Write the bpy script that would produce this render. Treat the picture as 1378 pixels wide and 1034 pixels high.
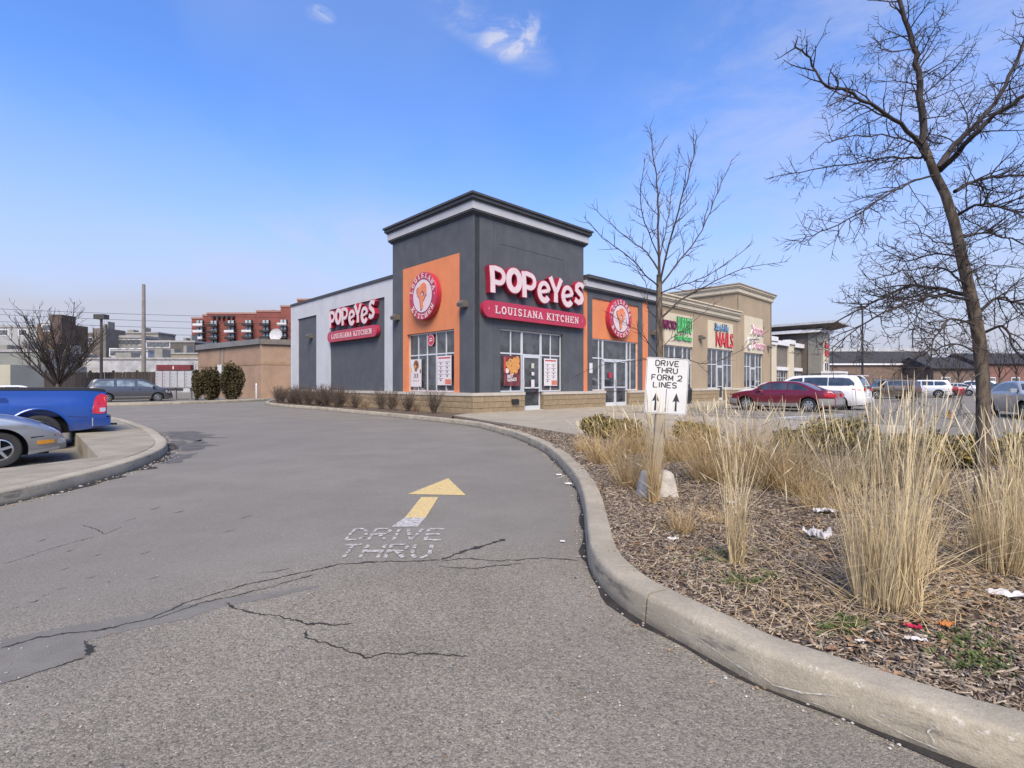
import bpy, math, random
import numpy as np
from mathutils import Vector, Matrix
from mathutils import noise as mnoise

for _o in list(bpy.data.objects):
    bpy.data.objects.remove(_o)
S = bpy.context.scene
COL = S.collection
PI = math.pi
R = math.radians
rnd = random.Random(7)

# ------------------------------------------------------------------ camera
cd = bpy.data.cameras.new('camera')
cam = bpy.data.objects.new('camera', cd)
COL.objects.link(cam)
cam.location = (0, 0, 1.3)
cam.rotation_euler = (R(90), 0, 0)
cd.sensor_width = 36
cd.lens = 17.9
cd.clip_start = 0.05
cd.clip_end = 4000
S.camera = cam

# ------------------------------------------------------------------ world
SUN_EL, SUN_AZ = 48.0, 176.0      # azimuth measured clockwise from +Y
w = bpy.data.worlds.new('World')
S.world = w
w.use_nodes = True
wn, wl = w.node_tree.nodes, w.node_tree.links
wn.clear()


def N(nodes, t, **kw):
    n = nodes.new(t)
    for k, v in kw.items():
        if k in n.bl_rna.properties and not k.startswith('i_'):
            setattr(n, k, v)
    return n


wo = wn.new('ShaderNodeOutputWorld')
bg = wn.new('ShaderNodeBackground')
bg.inputs['Strength'].default_value = 0.076
sky = wn.new('ShaderNodeTexSky')
sky.sky_type = 'NISHITA'
sky.sun_disc = False
sky.sun_elevation = R(SUN_EL)
sky.sun_rotation = R(SUN_AZ)
sky.altitude = 100
sky.air_density = 1.0
sky.dust_density = 0.3
sky.ozone_density = 2.5
tc = wn.new('ShaderNodeTexCoord')
sep = wn.new('ShaderNodeSeparateXYZ')
wl.new(tc.outputs['Generated'], sep.inputs[0])


def wmath(op, a, b=None, c=None, clamp=False):
    n = wn.new('ShaderNodeMath')
    n.operation = op
    n.use_clamp = clamp
    for i, x in enumerate((a, b, c)):
        if x is None:
            continue
        if isinstance(x, (int, float)):
            n.inputs[i].default_value = x
        else:
            wl.new(x, n.inputs[i])
    return n.outputs[0]


def wnoise(scale, detail=6, rough=.55, sx=1, sy=1, sz=1, off=(0, 0, 0), dist=0.0):
    mp = wn.new('ShaderNodeMapping')
    mp.inputs['Scale'].default_value = (sx, sy, sz)
    mp.inputs['Location'].default_value = off
    wl.new(tc.outputs['Generated'], mp.inputs[0])
    n = wn.new('ShaderNodeTexNoise')
    n.inputs['Scale'].default_value = scale
    n.inputs['Detail'].default_value = detail
    n.inputs['Roughness'].default_value = rough
    n.inputs['Distortion'].default_value = dist
    wl.new(mp.outputs[0], n.inputs['Vector'])
    return n.outputs[0]


def wrange(x, a, b, c=0.0, d=1.0):
    n = wn.new('ShaderNodeMapRange')
    n.interpolation_type = 'SMOOTHSTEP'
    n.inputs['From Min'].default_value = a
    n.inputs['From Max'].default_value = b
    n.inputs['To Min'].default_value = c
    n.inputs['To Max'].default_value = d
    wl.new(x, n.inputs[0])
    return n.outputs[0]


def wmix(fac, a, b):
    n = wn.new('ShaderNodeMix')
    n.data_type = 'RGBA'
    wl.new(fac, n.inputs['Factor'])
    for i, x in ((6, a), (7, b)):
        if isinstance(x, tuple):
            n.inputs[i].default_value = (*x, 1)
        else:
            wl.new(x, n.inputs[i])
    return n.outputs[2]


z = sep.outputs[2]
tint = wn.new('ShaderNodeMix')
tint.data_type = 'RGBA'
tint.blend_type = 'MULTIPLY'
tint.inputs['Factor'].default_value = 1
tint.inputs[7].default_value = (.95, 1.30, 1.90, 1)
wl.new(sky.outputs[0], tint.inputs[6])
base = tint.outputs[2]
# thin high veil everywhere, thick towards the horizon
veil = wnoise(1.3, 4, .5, 1, 1, 2.2, (3.1, .4, 1.7), .6)
hz = wrange(z, -0.02, 0.43, 1.25, 0.0)
vfac = wmath('MULTIPLY', hz, wrange(veil, .25, .75, .86, 1.12), clamp=True)
c1 = wmix(vfac, base, (3.75, 3.95, 4.75))
soft = wnoise(2.1, 3, .5, 1, 1, 1.6, (7.7, 2.2, 5.1), .4)
sfac = wmath('MULTIPLY', wrange(soft, .42, .78, 0, .22), 1.0, clamp=True)
c1b = wmix(sfac, c1, (3.2, 3.8, 5.6))
# a few torn wisps
wisp = wnoise(5.5, 9, .62, 1, 1, 2.4, (1.35, .2, .25), .35)
mask = wnoise(1.9, 2, .5, 1, 1, 1.3, (.2, 4.4, 9.3), .0)


def cloud_at(px, py, rx, ry, rot_):
    """soft elliptical region of the sky dome about a direction"""
    d = Vector(((px - 689) / 685, 1, (517 - py) / 685)).normalized()
    right = Vector((d.y, -d.x, 0)).normalized()
    up = right.cross(d)
    if up.z < 0:
        up = -up
    r2 = right * math.cos(rot_) + up * math.sin(rot_)
    u2 = -right * math.sin(rot_) + up * math.cos(rot_)

    def dot(v, k):
        n = wn.new('ShaderNodeVectorMath')
        n.operation = 'DOT_PRODUCT'
        wl.new(tc.outputs['Generated'], n.inputs[0])
        n.inputs[1].default_value = v
        return wmath('MULTIPLY', n.outputs['Value'], k)
    a_, b_ = dot(r2, 1 / rx), dot(u2, 1 / ry)
    q_ = wmath('ADD', wmath('MULTIPLY', a_, a_), wmath('MULTIPLY', b_, b_))
    front = wmath('GREATER_THAN', dot(d, 1.0), .5)
    return wmath('MULTIPLY', wrange(q_, 0, 1, 1, 0), front)


wf = wmath('MULTIPLY', wrange(wisp, .50, .74, 0, 1), wrange(mask, .60, .74, 0, .25), clamp=True)
wisp2 = wnoise(15, 8, .65, 1, 1, 1.6, (3.3, .7, 2.2), .8)
w1 = wmath('MULTIPLY', wrange(wisp, .42, .66, 0, .6), cloud_at(640, 25, .17, .045, -.45))
w1b = wmath('MULTIPLY', wrange(wisp2, .44, .64, 0, .9), cloud_at(690, 52, .075, .035, .3))
w2 = wmath('MULTIPLY', wrange(wisp2, .38, .6, .1, .8), cloud_at(431, 20, .026, .014, 0))
w4 = wmath('MULTIPLY', wrange(wisp, .35, .65, 0, .4), cloud_at(430, 350, .42, .12, .15))
w3 = wmath('MULTIPLY', wrange(wisp, .3, .7, .05, .5), cloud_at(1160, 110, .5, .28, .3))
wf = wmath('ADD', wmath('ADD', wmath('ADD', wf, w1), wmath('ADD', w2, w1b)), wmath('ADD', w3, w4), clamp=True)
c2 = wmix(wf, c1b, (3.9, 4.2, 5.6))
# below the horizon: plain dull ground tone
gfac = wrange(z, -0.06, -0.005, 1, 0)
c3 = wmix(gfac, c2, (1.6, 1.6, 1.6))
wl.new(c3, bg.inputs['Color'])
wl.new(bg.outputs[0], wo.inputs[0])

# ------------------------------------------------------------------ sun (veiled)
sl = bpy.data.lights.new('sun', 'SUN')
sl.energy = 2.9
sl.angle = R(36)
sl.color = (1, .86, .66)
so = bpy.data.objects.new('sun', sl)
COL.objects.link(so)
_d = Vector((math.sin(R(SUN_AZ)) * math.cos(R(SUN_EL)), math.cos(R(SUN_AZ)) * math.cos(R(SUN_EL)), math.sin(R(SUN_EL))))
so.rotation_euler = _d.to_track_quat('Z', 'Y').to_euler()
so.location = _d * 60

vs = S.view_settings
S.display_settings.display_device = 'sRGB'
vs.view_transform = 'Standard'
vs.look = 'None'
vs.gamma = 1
vs.use_curve_mapping = False
vs.exposure = 1.04
S.render.engine = 'CYCLES'
S.cycles.max_bounces = 6
S.cycles.use_denoising = True


# ------------------------------------------------------------------ materials
def ramp_mix(nt, fac, a, b):
    n = nt.nodes.new('ShaderNodeMix')
    n.data_type = 'RGBA'
    if isinstance(fac, (int, float)):
        n.inputs['Factor'].default_value = fac
    else:
        nt.links.new(fac, n.inputs['Factor'])
    for i, x in ((6, a), (7, b)):
        if isinstance(x, (tuple, list)):
            n.inputs[i].default_value = (*x[:3], 1)
        else:
            nt.links.new(x, n.inputs[i])
    return n.outputs[2]


def nz(nt, scale, detail=4, rough=.5, stretch=None, dist=0, coord='Object', off=None):
    t = nt.nodes.new('ShaderNodeTexCoord')
    n = nt.nodes.new('ShaderNodeTexNoise')
    n.inputs['Scale'].default_value = scale
    n.inputs['Detail'].default_value = detail
    n.inputs['Roughness'].default_value = rough
    n.inputs['Distortion'].default_value = dist
    src = t.outputs[coord]
    if stretch or off:
        m = nt.nodes.new('ShaderNodeMapping')
        m.inputs['Scale'].default_value = stretch or (1, 1, 1)
        m.inputs['Location'].default_value = off or (0, 0, 0)
        nt.links.new(src, m.inputs[0])
        src = m.outputs[0]
    nt.links.new(src, n.inputs['Vector'])
    return n.outputs[0]


def rng(nt, x, a, b, c=0., d=1., smooth=True):
    n = nt.nodes.new('ShaderNodeMapRange')
    if smooth:
        n.interpolation_type = 'SMOOTHSTEP'
    for k, v in (('From Min', a), ('From Max', b), ('To Min', c), ('To Max', d)):
        n.inputs[k].default_value = v
    nt.links.new(x, n.inputs[0])
    return n.outputs[0]


def mth(nt, op, a, b=None, clamp=False):
    n = nt.nodes.new('ShaderNodeMath')
    n.operation = op
    n.use_clamp = clamp
    for i, x in enumerate((a, b)):
        if x is None:
            continue
        if isinstance(x, (int, float)):
            n.inputs[i].default_value = x
        else:
            nt.links.new(x, n.inputs[i])
    return n.outputs[0]


def bump(nt, bsdf, h, strength=.3, dist=.01):
    b = nt.nodes.new('ShaderNodeBump')
    b.inputs['Strength'].default_value = strength
    b.inputs['Distance'].default_value = dist
    nt.links.new(h, b.inputs['Height'])
    nt.links.new(b.outputs[0], bsdf.inputs['Normal'])


MATS = {}


def mat(name, col, rough=.7, var=.15, scale=3, metal=0, spec=.5, bmp=0, bscale=60, coat=0, fine=.0, grime=0, coord='Object', perobj=0):
    if name in MATS:
        return MATS[name]
    m = bpy.data.materials.new(name)
    m.use_nodes = True
    nt = m.node_tree
    b = nt.nodes['Principled BSDF']
    b.inputs['Roughness'].default_value = rough
    b.inputs['Metallic'].default_value = metal
    b.inputs['Specular IOR Level'].default_value = spec
    b.inputs['Coat Weight'].default_value = coat
    b.inputs['Coat Roughness'].default_value = .05
    c = tuple(col)
    lo = tuple(x * (1 - var) for x in c)
    hi = tuple(min(1, x * (1 + var)) for x in c)
    out = ramp_mix(nt, rng(nt, nz(nt, scale, 5, .6, coord=coord), .3, .7), lo, hi)
    if fine:
        f = rng(nt, nz(nt, scale * 23, 3, .6, coord=coord), .35, .65)
        out = ramp_mix(nt, mth(nt, 'MULTIPLY', f, fine), out, tuple(x * .55 for x in c))
    if grime:
        g = rng(nt, nz(nt, 1.1, 7, .65, (1.6, 1.6, .35), coord=coord), .48, .75)
        out = ramp_mix(nt, mth(nt, 'MULTIPLY', g, grime), out, tuple(x * .6 for x in c))
    if perobj:
        oi = nt.nodes.new('ShaderNodeObjectInfo')
        out = ramp_mix(nt, mth(nt, 'MULTIPLY', oi.outputs['Random'], perobj), out, tuple(x * .62 for x in c))
    nt.links.new(out, b.inputs['Base Color'])
    if bmp:
        bump(nt, b, nz(nt, bscale, 4, .6, coord=coord), bmp, .01)
    MATS[name] = m
    return m


def emis(name, col, st):
    m = bpy.data.materials.new(name)
    m.use_nodes = True
    b = m.node_tree.nodes['Principled BSDF']
    b.inputs['Base Color'].default_value = (*col, 1)
    b.inputs['Emission Color'].default_value = (*col, 1)
    b.inputs['Emission Strength'].default_value = st
    MATS[name] = m
    return m


def glass(name, col=(.018, .02, .023), rough=.02, spec=1.0):
    if name in MATS:
        return MATS[name]
    m = bpy.data.materials.new(name)
    m.use_nodes = True
    nt = m.node_tree
    b = nt.nodes['Principled BSDF']
    b.inputs['Roughness'].default_value = rough
    b.inputs['IOR'].default_value = 1.5
    b.inputs['Specular IOR Level'].default_value = spec
    o = ramp_mix(nt, rng(nt, nz(nt, 1.7, 4, .55), .35, .65), col, tuple(x * 2.6 + .004 for x in col))
    nt.links.new(o, b.inputs['Base Color'])
    bump(nt, b, nz(nt, 1.3, 2, .5), .06, .02)
    MATS[name] = m
    return m


# ------------------------------------------------------------------ mesh builder
class MB:
    def __init__(s):
        s.v = []
        s.f = []
        s.m = []
        s.cur = 0

    def face(s, pts):
        i = len(s.v)
        s.v += [tuple(p) for p in pts]
        s.f.append(tuple(range(i, i + len(pts))))
        s.m.append(s.cur)

    def box(s, x0, x1, y0, y1, z0, z1, mp=None, skip=''):
        c = [(x0, y0, z0), (x1, y0, z0), (x1, y1, z0), (x0, y1, z0), (x0, y0, z1), (x1, y0, z1), (x1, y1, z1), (x0, y1, z1)]
        if mp:
            c = [mp(*p) for p in c]
        i = len(s.v)
        s.v += [tuple(p) for p in c]
        for f in ((3, 2, 1, 0), (4, 5, 6, 7), (0, 1, 5, 4), (1, 2, 6, 5), (2, 3, 7, 6), (3, 0, 4, 7)):
            s.f.append(tuple(i + k for k in f))
            s.m.append(s.cur)

    def prism(s, poly, d0, d1, mp=None):
        """poly: 2D outline (a,b); extruded along third coordinate from d0 to d1."""
        mp = mp or (lambda a, b, d: (a, b, d))
        n = len(poly)
        i = len(s.v)
        s.v += [tuple(mp(a, b, d0)) for a, b in poly] + [tuple(mp(a, b, d1)) for a, b in poly]
        s.f.append(tuple(i + k for k in reversed(range(n))))
        s.f.append(tuple(i + n + k for k in range(n)))
        s.m += [s.cur] * 2
        for k in range(n):
            q = (k + 1) % n
            s.f.append((i + k, i + q, i + n + q, i + n + k))
            s.m.append(s.cur)

    def ribbon(s, pts, wd, d0, d1, mp=None, closed=False):
        """thick polyline in 2D extruded; wd scalar or list."""
        mp = mp or (lambda a, b, d: (a, b, d))
        n = len(pts)
        L, Rr = [], []
        for k in range(n):
            if closed:
                a, b = pts[k - 1], pts[(k + 1) % n]
            else:
                a, b = pts[max(0, k - 1)], pts[min(n - 1, k + 1)]
            dx, dy = b[0] - a[0], b[1] - a[1]
            l = math.hypot(dx, dy) or 1
            ww = (wd[k] if isinstance(wd, (list, tuple)) else wd) / 2
            if 0 < k < n - 1 or closed:
                p0, p1, p2 = pts[k - 1], pts[k], pts[(k + 1) % n]
                u = Vector((p1[0] - p0[0], p1[1] - p0[1]))
                v = Vector((p2[0] - p1[0], p2[1] - p1[1]))
                if u.length > 1e-9 and v.length > 1e-9:
                    c = max(.35, math.cos(u.angle(v) / 2))
                    ww = ww / c
            nx, ny = -dy / l * ww, dx / l * ww
            L.append((pts[k][0] + nx, pts[k][1] + ny))
            Rr.append((pts[k][0] - nx, pts[k][1] - ny))
        i = len(s.v)
        for k in range(n):
            s.v += [tuple(mp(*L[k], d0)), tuple(mp(*Rr[k], d0)), tuple(mp(*L[k], d1)), tuple(mp(*Rr[k], d1))]
        rngk = range(n) if closed else range(n - 1)
        for k in rngk:
            a = i + 4 * k
            b = i + 4 * ((k + 1) % n)
            for f in ((a + 2, a + 3, b + 3, b + 2), (a, b, b + 1, a + 1), (a, a + 2, b + 2, b), (a + 1, b + 1, b + 3, a + 3)):
                s.f.append(f)
                s.m.append(s.cur)
        if not closed:
            a = i
            b = i + 4 * (n - 1)
            s.f += [(a, a + 1, a + 3, a + 2), (b, b + 2, b + 3, b + 1)]
            s.m += [s.cur] * 2

    def tube(s, pts, rad, n=6, cap=True):
        pts = [Vector(p) for p in pts]
        m = len(pts)
        if not isinstance(rad, (list, tuple)):
            rad = [rad] * m
        i = len(s.v)
        t0 = (pts[1] - pts[0]).normalized()
        ax = Vector((0, 0, 1)) if abs(t0.z) < .9 else Vector((1, 0, 0))
        nn = t0.cross(ax).normalized()
        for k in range(m):
            t = (pts[min(m - 1, k + 1)] - pts[max(0, k - 1)])
            if t.length < 1e-9:
                t = t0
            t.normalize()
            nn = (nn - t * nn.dot(t))
            if nn.length < 1e-6:
                nn = t.orthogonal()
            nn.normalize()
            bb = t.cross(nn)
            for q in range(n):
                a = 2 * PI * q / n
                s.v.append(tuple(pts[k] + nn * (math.cos(a) * rad[k]) + bb * (math.sin(a) * rad[k])))
        for k in range(m - 1):
            for q in range(n):
                a, b = i + k * n + q, i + k * n + (q + 1) % n
                s.f.append((a, b, b + n, a + n))
                s.m.append(s.cur)
        if cap:
            s.f.append(tuple(i + q for q in reversed(range(n))))
            s.f.append(tuple(i + (m - 1) * n + q for q in range(n)))
            s.m += [s.cur] * 2

    def lathe(s, prof, n=24, mp=None):
        """prof: (r, h) revolved about the third axis; mp(x,y,h)."""
        mp = mp or (lambda a, b, c: (a, b, c))
        i = len(s.v)
        for r, h in prof:
            for q in range(n):
                a = 2 * PI * q / n
                s.v.append(tuple(mp(r * math.cos(a), r * math.sin(a), h)))
        for k in range(len(prof) - 1):
            for q in range(n):
                a, b = i + k * n + q, i + k * n + (q + 1) % n
                s.f.append((a, b, b + n, a + n))
                s.m.append(s.cur)

    def grid(s, P):
        """P: 2D list of points"""
        i = len(s.v)
        n = len(P[0])
        for row in P:
            s.v += [tuple(p) for p in row]
        for a in range(len(P) - 1):
            for b in range(n - 1):
                k = i + a * n + b
                s.f.append((k, k + 1, k + n + 1, k + n))
                s.m.append(s.cur)

    def build(s, name, m, parent=None, smooth=False, loc=None, rz=0):
        me = bpy.data.meshes.new(name)
        me.from_pydata(s.v, [], s.f)
        ms = m if isinstance(m, (list, tuple)) else [m]
        for x in ms:
            me.materials.append(x)
        if len(ms) > 1:
            me.polygons.foreach_set('material_index', s.m)
        if smooth:
            me.polygons.foreach_set('use_smooth', [True] * len(s.f))
            try:
                me.set_sharp_from_angle(angle=R(smooth if smooth > 1 else 40))
            except Exception:
                pass
        me.update()
        o = bpy.data.objects.new(name, me)
        COL.objects.link(o)
        if parent:
            o.parent = parent
        if loc:
            o.location = loc
        if rz:
            o.rotation_euler = (0, 0, rz)
        return o


def tag(o, label=None, cat=None, group=None, kind=None):
    if label:
        o['label'] = label
    if cat:
        o['category'] = cat
    if group:
        o['group'] = group
    if kind:
        o['kind'] = kind
    return o


def empty(name, loc=(0, 0, 0), rz=0, label=None, cat=None, group=None):
    o = bpy.data.objects.new(name, None)
    o.empty_display_size = .2
    COL.objects.link(o)
    o.location = loc
    o.rotation_euler = (0, 0, rz)
    return tag(o, label, cat, group)


def box(name, m, x0, x1, y0, y1, z0, z1, parent=None):
    b = MB()
    b.box(x0, x1, y0, y1, z0, z1)
    return b.build(name, m, parent)


def children(o):
    return [c for c in bpy.data.objects if c.parent == o]


def copy_tree(o, parent=None, kids=None):
    c = o.copy()
    COL.objects.link(c)
    c.parent = parent
    for ch in children(o):
        copy_tree(ch, c)
    return c


def textmesh(body, name, m, parent, mp, height, width=None, bold=0.0, depth=.02, d0=0.0, font_shear=0, align='LEFT', x=0, y=0):
    """built-in font text as mesh; mapped by mp(u, v, d). x,y lower left; scaled to height (cap) and width"""
    cu = bpy.data.curves.new(name, 'FONT')
    cu.body = body
    cu.size = 1
    cu.offset = bold
    cu.shear = font_shear
    cu.resolution_u = 3
    cu.space_line = .86
    t = bpy.data.objects.new(name, cu)
    COL.objects.link(t)
    bpy.context.view_layer.update()
    me = bpy.data.meshes.new_from_object(t)
    bpy.data.objects.remove(t)
    n = len(me.vertices)
    co = np.empty(n * 3)
    me.vertices.foreach_get('co', co)
    co = co.reshape(-1, 3)
    mn, mx = co.min(0), co.max(0)
    sy = height / (mx[1] - mn[1])
    sx = (width / (mx[0] - mn[0])) if width else sy
    wtot = (mx[0] - mn[0]) * sx
    x0 = x - (wtot / 2 if align == 'CENTER' else 0)
    P = [((c[0] - mn[0]) * sx + x0, (c[1] - mn[1]) * sy + y) for c in co]
    b = MB()
    b.v = [tuple(mp(p[0], p[1], d0 + depth)) for p in P]
    fs = [tuple(p.vertices) for p in me.polygons]
    b.f = list(fs)
    b.m = [0] * len(fs)
    if depth > .004:
        # side walls along boundary edges
        from collections import Counter
        cnt = Counter()
        dirn = {}
        for f in fs:
            for k in range(len(f)):
                e = (f[k], f[(k + 1) % len(f)])
                key = (min(e), max(e))
                cnt[key] += 1
                dirn[key] = e
        b.v += [tuple(mp(p[0], p[1], d0)) for p in P]
        for key, c in cnt.items():
            if c == 1:
                a, d = dirn[key]
                b.f.append((a, a + n, d + n, d))
                b.m.append(0)
    bpy.data.meshes.remove(me)
    return b.build(name, m, parent)


ALPHA = math.atan2(685, 711)
DR = Vector((math.cos(ALPHA), math.sin(ALPHA), 0))
DL = Vector((-math.sin(ALPHA), math.cos(ALPHA), 0))
C0 = Vector((-1.52, 20.2, 0))


def bl(t, s, z=0):
    """building coordinates to world"""
    return C0 + DR * t + DL * s + Vector((0, 0, z))


def gp(px, py, z=0.0):
    """point of the plane at height z that the photograph shows at a pixel (used to survey positions)"""
    Y = 685 * (1.3 - z) / (py - 517)
    return ((px - 689) / 685 * Y, Y)


def hp(px, py, Y):
    return Vector(((px - 689) / 685 * Y, Y, 1.3 + (517 - py) / 685 * Y))


def catmull(pts, step=.2):
    out = []
    n = len(pts)
    for i in range(n - 1):
        p0 = pts[max(0, i - 1)]
        p1, p2 = pts[i], pts[i + 1]
        p3 = pts[min(n - 1, i + 2)]
        L = math.hypot(p2[0] - p1[0], p2[1] - p1[1])
        k = max(1, int(L / step))
        for j in range(k):
            t = j / k
            out.append(tuple(.5 * ((2 * p1[c]) + (-p0[c] + p2[c]) * t + (2 * p0[c] - 5 * p1[c] + 4 * p2[c] - p3[c]) * t * t + (-p0[c] + 3 * p1[c] - 3 * p2[c] + p3[c]) * t ** 3) for c in range(2)))
    out.append(tuple(pts[-1][:2]))
    return out


def inside(p, poly):
    x, y = p[0], p[1]
    c = False
    n = len(poly)
    j = n - 1
    for i in range(n):
        xi, yi = poly[i][:2]
        xj, yj = poly[j][:2]
        if (yi > y) != (yj > y) and x < (xj - xi) * (y - yi) / (yj - yi) + xi:
            c = not c
        j = i
    return c


def polydist(p, poly):
    best = 1e9
    n = len(poly)
    for i in range(n):
        a, b = poly[i], poly[(i + 1) % n]
        dx, dy = b[0] - a[0], b[1] - a[1]
        t = max(0, min(1, ((p[0] - a[0]) * dx + (p[1] - a[1]) * dy) / (dx * dx + dy * dy + 1e-12)))
        best = min(best, math.hypot(p[0] - a[0] - t * dx, p[1] - a[1] - t * dy))
    return best


def clip_rect(poly, x0, x1, y0, y1):
    def cl(ps, f, inter):
        out = []
        for i in range(len(ps)):
            a, b = ps[i - 1], ps[i]
            ia, ib = f(a), f(b)
            if ib:
                if not ia:
                    out.append(inter(a, b))
                out.append(b)
            elif ia:
                out.append(inter(a, b))
        return out

    def ix(v):
        return lambda a, b: (v, a[1] + (b[1] - a[1]) * (v - a[0]) / (b[0] - a[0]))

    def iy(v):
        return lambda a, b: (a[0] + (b[0] - a[0]) * (v - a[1]) / (b[1] - a[1]), v)
    for f, g in ((lambda p: p[0] >= x0, ix(x0)), (lambda p: p[0] <= x1, ix(x1)), (lambda p: p[1] >= y0, iy(y0)), (lambda p: p[1] <= y1, iy(y1))):
        poly = cl(poly, f, g)
        if len(poly) < 3:
            return []
    return poly

# ================================================================== GROUND
def asphalt_material():
    m = bpy.data.materials.new('asphalt')
    m.use_nodes = True
    nt = m.node_tree
    L = nt.links
    b = nt.nodes['Principled BSDF']
    t = nt.nodes.new('ShaderNodeTexCoord')
    sp = nt.nodes.new('ShaderNodeSeparateXYZ')
    L.new(t.outputs['Object'], sp.inputs[0])
    # resurfaced lane begins beyond the long crack
    xm = mth(nt, 'MINIMUM', mth(nt, 'ADD', sp.outputs[0], .6), 0.0)
    d = mth(nt, 'SUBTRACT', mth(nt, 'SUBTRACT', sp.outputs[1], 3.7), mth(nt, 'MULTIPLY', xm, .6))
    d = mth(nt, 'ADD', d, mth(nt, 'MULTIPLY', mth(nt, 'SUBTRACT', nz(nt, 1.5, 5, .6), .5), 1.2))
    old = rng(nt, d, -.5, 1.1, 1, 0)
    # small stones
    def vor(scale):
        v = nt.nodes.new('ShaderNodeTexVoronoi')
        v.inputs['Scale'].default_value = scale
        L.new(t.outputs['Object'], v.inputs['Vector'])
        return v
    v1 = vor(100)
    v2 = vor(210)
    sp1 = nt.nodes.new('ShaderNodeSeparateColor')
    L.new(v1.outputs['Color'], sp1.inputs[0])
    sp2 = nt.nodes.new('ShaderNodeSeparateColor')
    L.new(v2.outputs['Color'], sp2.inputs[0])
    st1 = rng(nt, sp1.outputs[0], .0, 1, .72, 1.28, False)
    st2 = rng(nt, sp2.outputs[1], .0, 1, .72, 1.28, False)
    pale = rng(nt, sp2.outputs[0], .93, .97, 0, 1)
    dark = rng(nt, sp1.outputs[2], .9, .95, 0, 1)
    macro = nz(nt, .9, 7, .62)
    macro2 = nz(nt, .22, 4, .6)
    c_old = ramp_mix(nt, rng(nt, macro, .3, .72), (.176, .156, .122), (.232, .208, .164))
    c_new = ramp_mix(nt, rng(nt, macro, .3, .72), (.162, .149, .124), (.200, .184, .153))
    c_new = ramp_mix(nt, rng(nt, macro2, .4, .66, 0, .5), c_new, (.150, .140, .121))
    c_old = ramp_mix(nt, mth(nt, 'MULTIPLY', pale, .55), c_old, (.34, .32, .28))
    c_old = ramp_mix(nt, mth(nt, 'MULTIPLY', dark, .5), c_old, (.07, .066, .062))
    base = ramp_mix(nt, old, c_new, c_old)
    amp = rng(nt, old, 0, 1, .38, 1, False)
    def modul(col, f):
        g = mth(nt, 'ADD', mth(nt, 'MULTIPLY', mth(nt, 'SUBTRACT', f, 1.0), amp), 1.0)
        n = nt.nodes.new('ShaderNodeVectorMath')
        n.operation = 'SCALE'
        L.new(col, n.inputs[0])
        L.new(g, n.inputs['Scale'])
        return n.outputs[0]
    base = modul(modul(base, st1), st2)
    # worn blotches, oil spots, wheel tracks
    spots = rng(nt, nz(nt, 2.3, 8, .7, off=(4, 1, 0)), .62, .78, 0, .38)
    base = ramp_mix(nt, spots, base, (.095, .09, .086))
    dust = rng(nt, nz(nt, .7, 6, .6, (1, .35, 1), off=(9, 3, 0)), .5, .75, 0, .3)
    base = ramp_mix(nt, dust, base, (.22, .205, .18))
    L.new(base, b.inputs['Base Color'])
    b.inputs['Roughness'].default_value = .86
    b.inputs['Specular IOR Level'].default_value = .35
    h = mth(nt, 'ADD', mth(nt, 'MULTIPLY', v1.outputs['Distance'], -1.2), mth(nt, 'MULTIPLY', v2.outputs['Distance'], -1.0))
    h = mth(nt, 'ADD', h, mth(nt, 'MULTIPLY', nz(nt, 30, 4, .6), 1.2))
    h = mth(nt, 'MULTIPLY', h, rng(nt, old, 0, 1, .3, 1, False))
    bump(nt, b, h, .5, .007)
    return m


M_ASPH = asphalt_material()
M_CONC = mat('kerb_concrete', (.335, .296, .220), .85, .18, 2.2, bmp=.4, bscale=110, fine=.28, grime=.35)
def kerb_material():
    m = M_CONC
    nt = m.node_tree
    L = nt.links
    bs = nt.nodes['Principled BSDF']
    src = bs.inputs['Base Color'].links[0].from_socket
    t = nt.nodes.new('ShaderNodeTexCoord')
    sp = nt.nodes.new('ShaderNodeSeparateXYZ')
    L.new(t.outputs['Object'], sp.inputs[0])
    z_ = sp.outputs[2]
    # black rubber rubbed on the face
    face = mth(nt, 'MULTIPLY', rng(nt, z_, .03, .07, 0, 1), rng(nt, z_, .115, .14, 1, 0))
    rub = rng(nt, nz(nt, 2.6, 6, .7, (1, 1, 5)), .52, .66, 0, .72)
    o = ramp_mix(nt, mth(nt, 'MULTIPLY', face, rub), src, (.085, .078, .066))
    # lower face stays dirty
    low = mth(nt, 'MULTIPLY', rng(nt, z_, .0, .05, 1, 0), rng(nt, nz(nt, 8, 5, .7), .35, .6, .2, .8))
    o = ramp_mix(nt, low, o, (.12, .105, .082))
    # pale chips along the arris and scrapes
    ar_ = mth(nt, 'MULTIPLY', rng(nt, z_, .112, .128, 0, 1), rng(nt, z_, .147, .151, 1, 0))
    chip = rng(nt, nz(nt, 34, 5, .7), .56, .64, 0, .85)
    chip = mth(nt, 'MULTIPLY', chip, rng(nt, nz(nt, 1.7, 3, .6, off=(5, 5, 0)), .42, .6))
    o = ramp_mix(nt, mth(nt, 'MULTIPLY', ar_, chip), o, (.50, .47, .40))
    scr = rng(nt, nz(nt, 5, 4, .6, (1, 1, 9), dist=1.5), .62, .66, 0, .45)
    o = ramp_mix(nt, mth(nt, 'MULTIPLY', face, mth(nt, 'MULTIPLY', scr, rng(nt, nz(nt, 70, 3, .6), .45, .6))), o, (.48, .45, .38))
    spk = rng(nt, nz(nt, 230, 2, .6), .60, .70, 0, .5)
    o = ramp_mix(nt, spk, o, (.13, .115, .09))
    L.new(o, bs.inputs['Base Color'])


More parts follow.
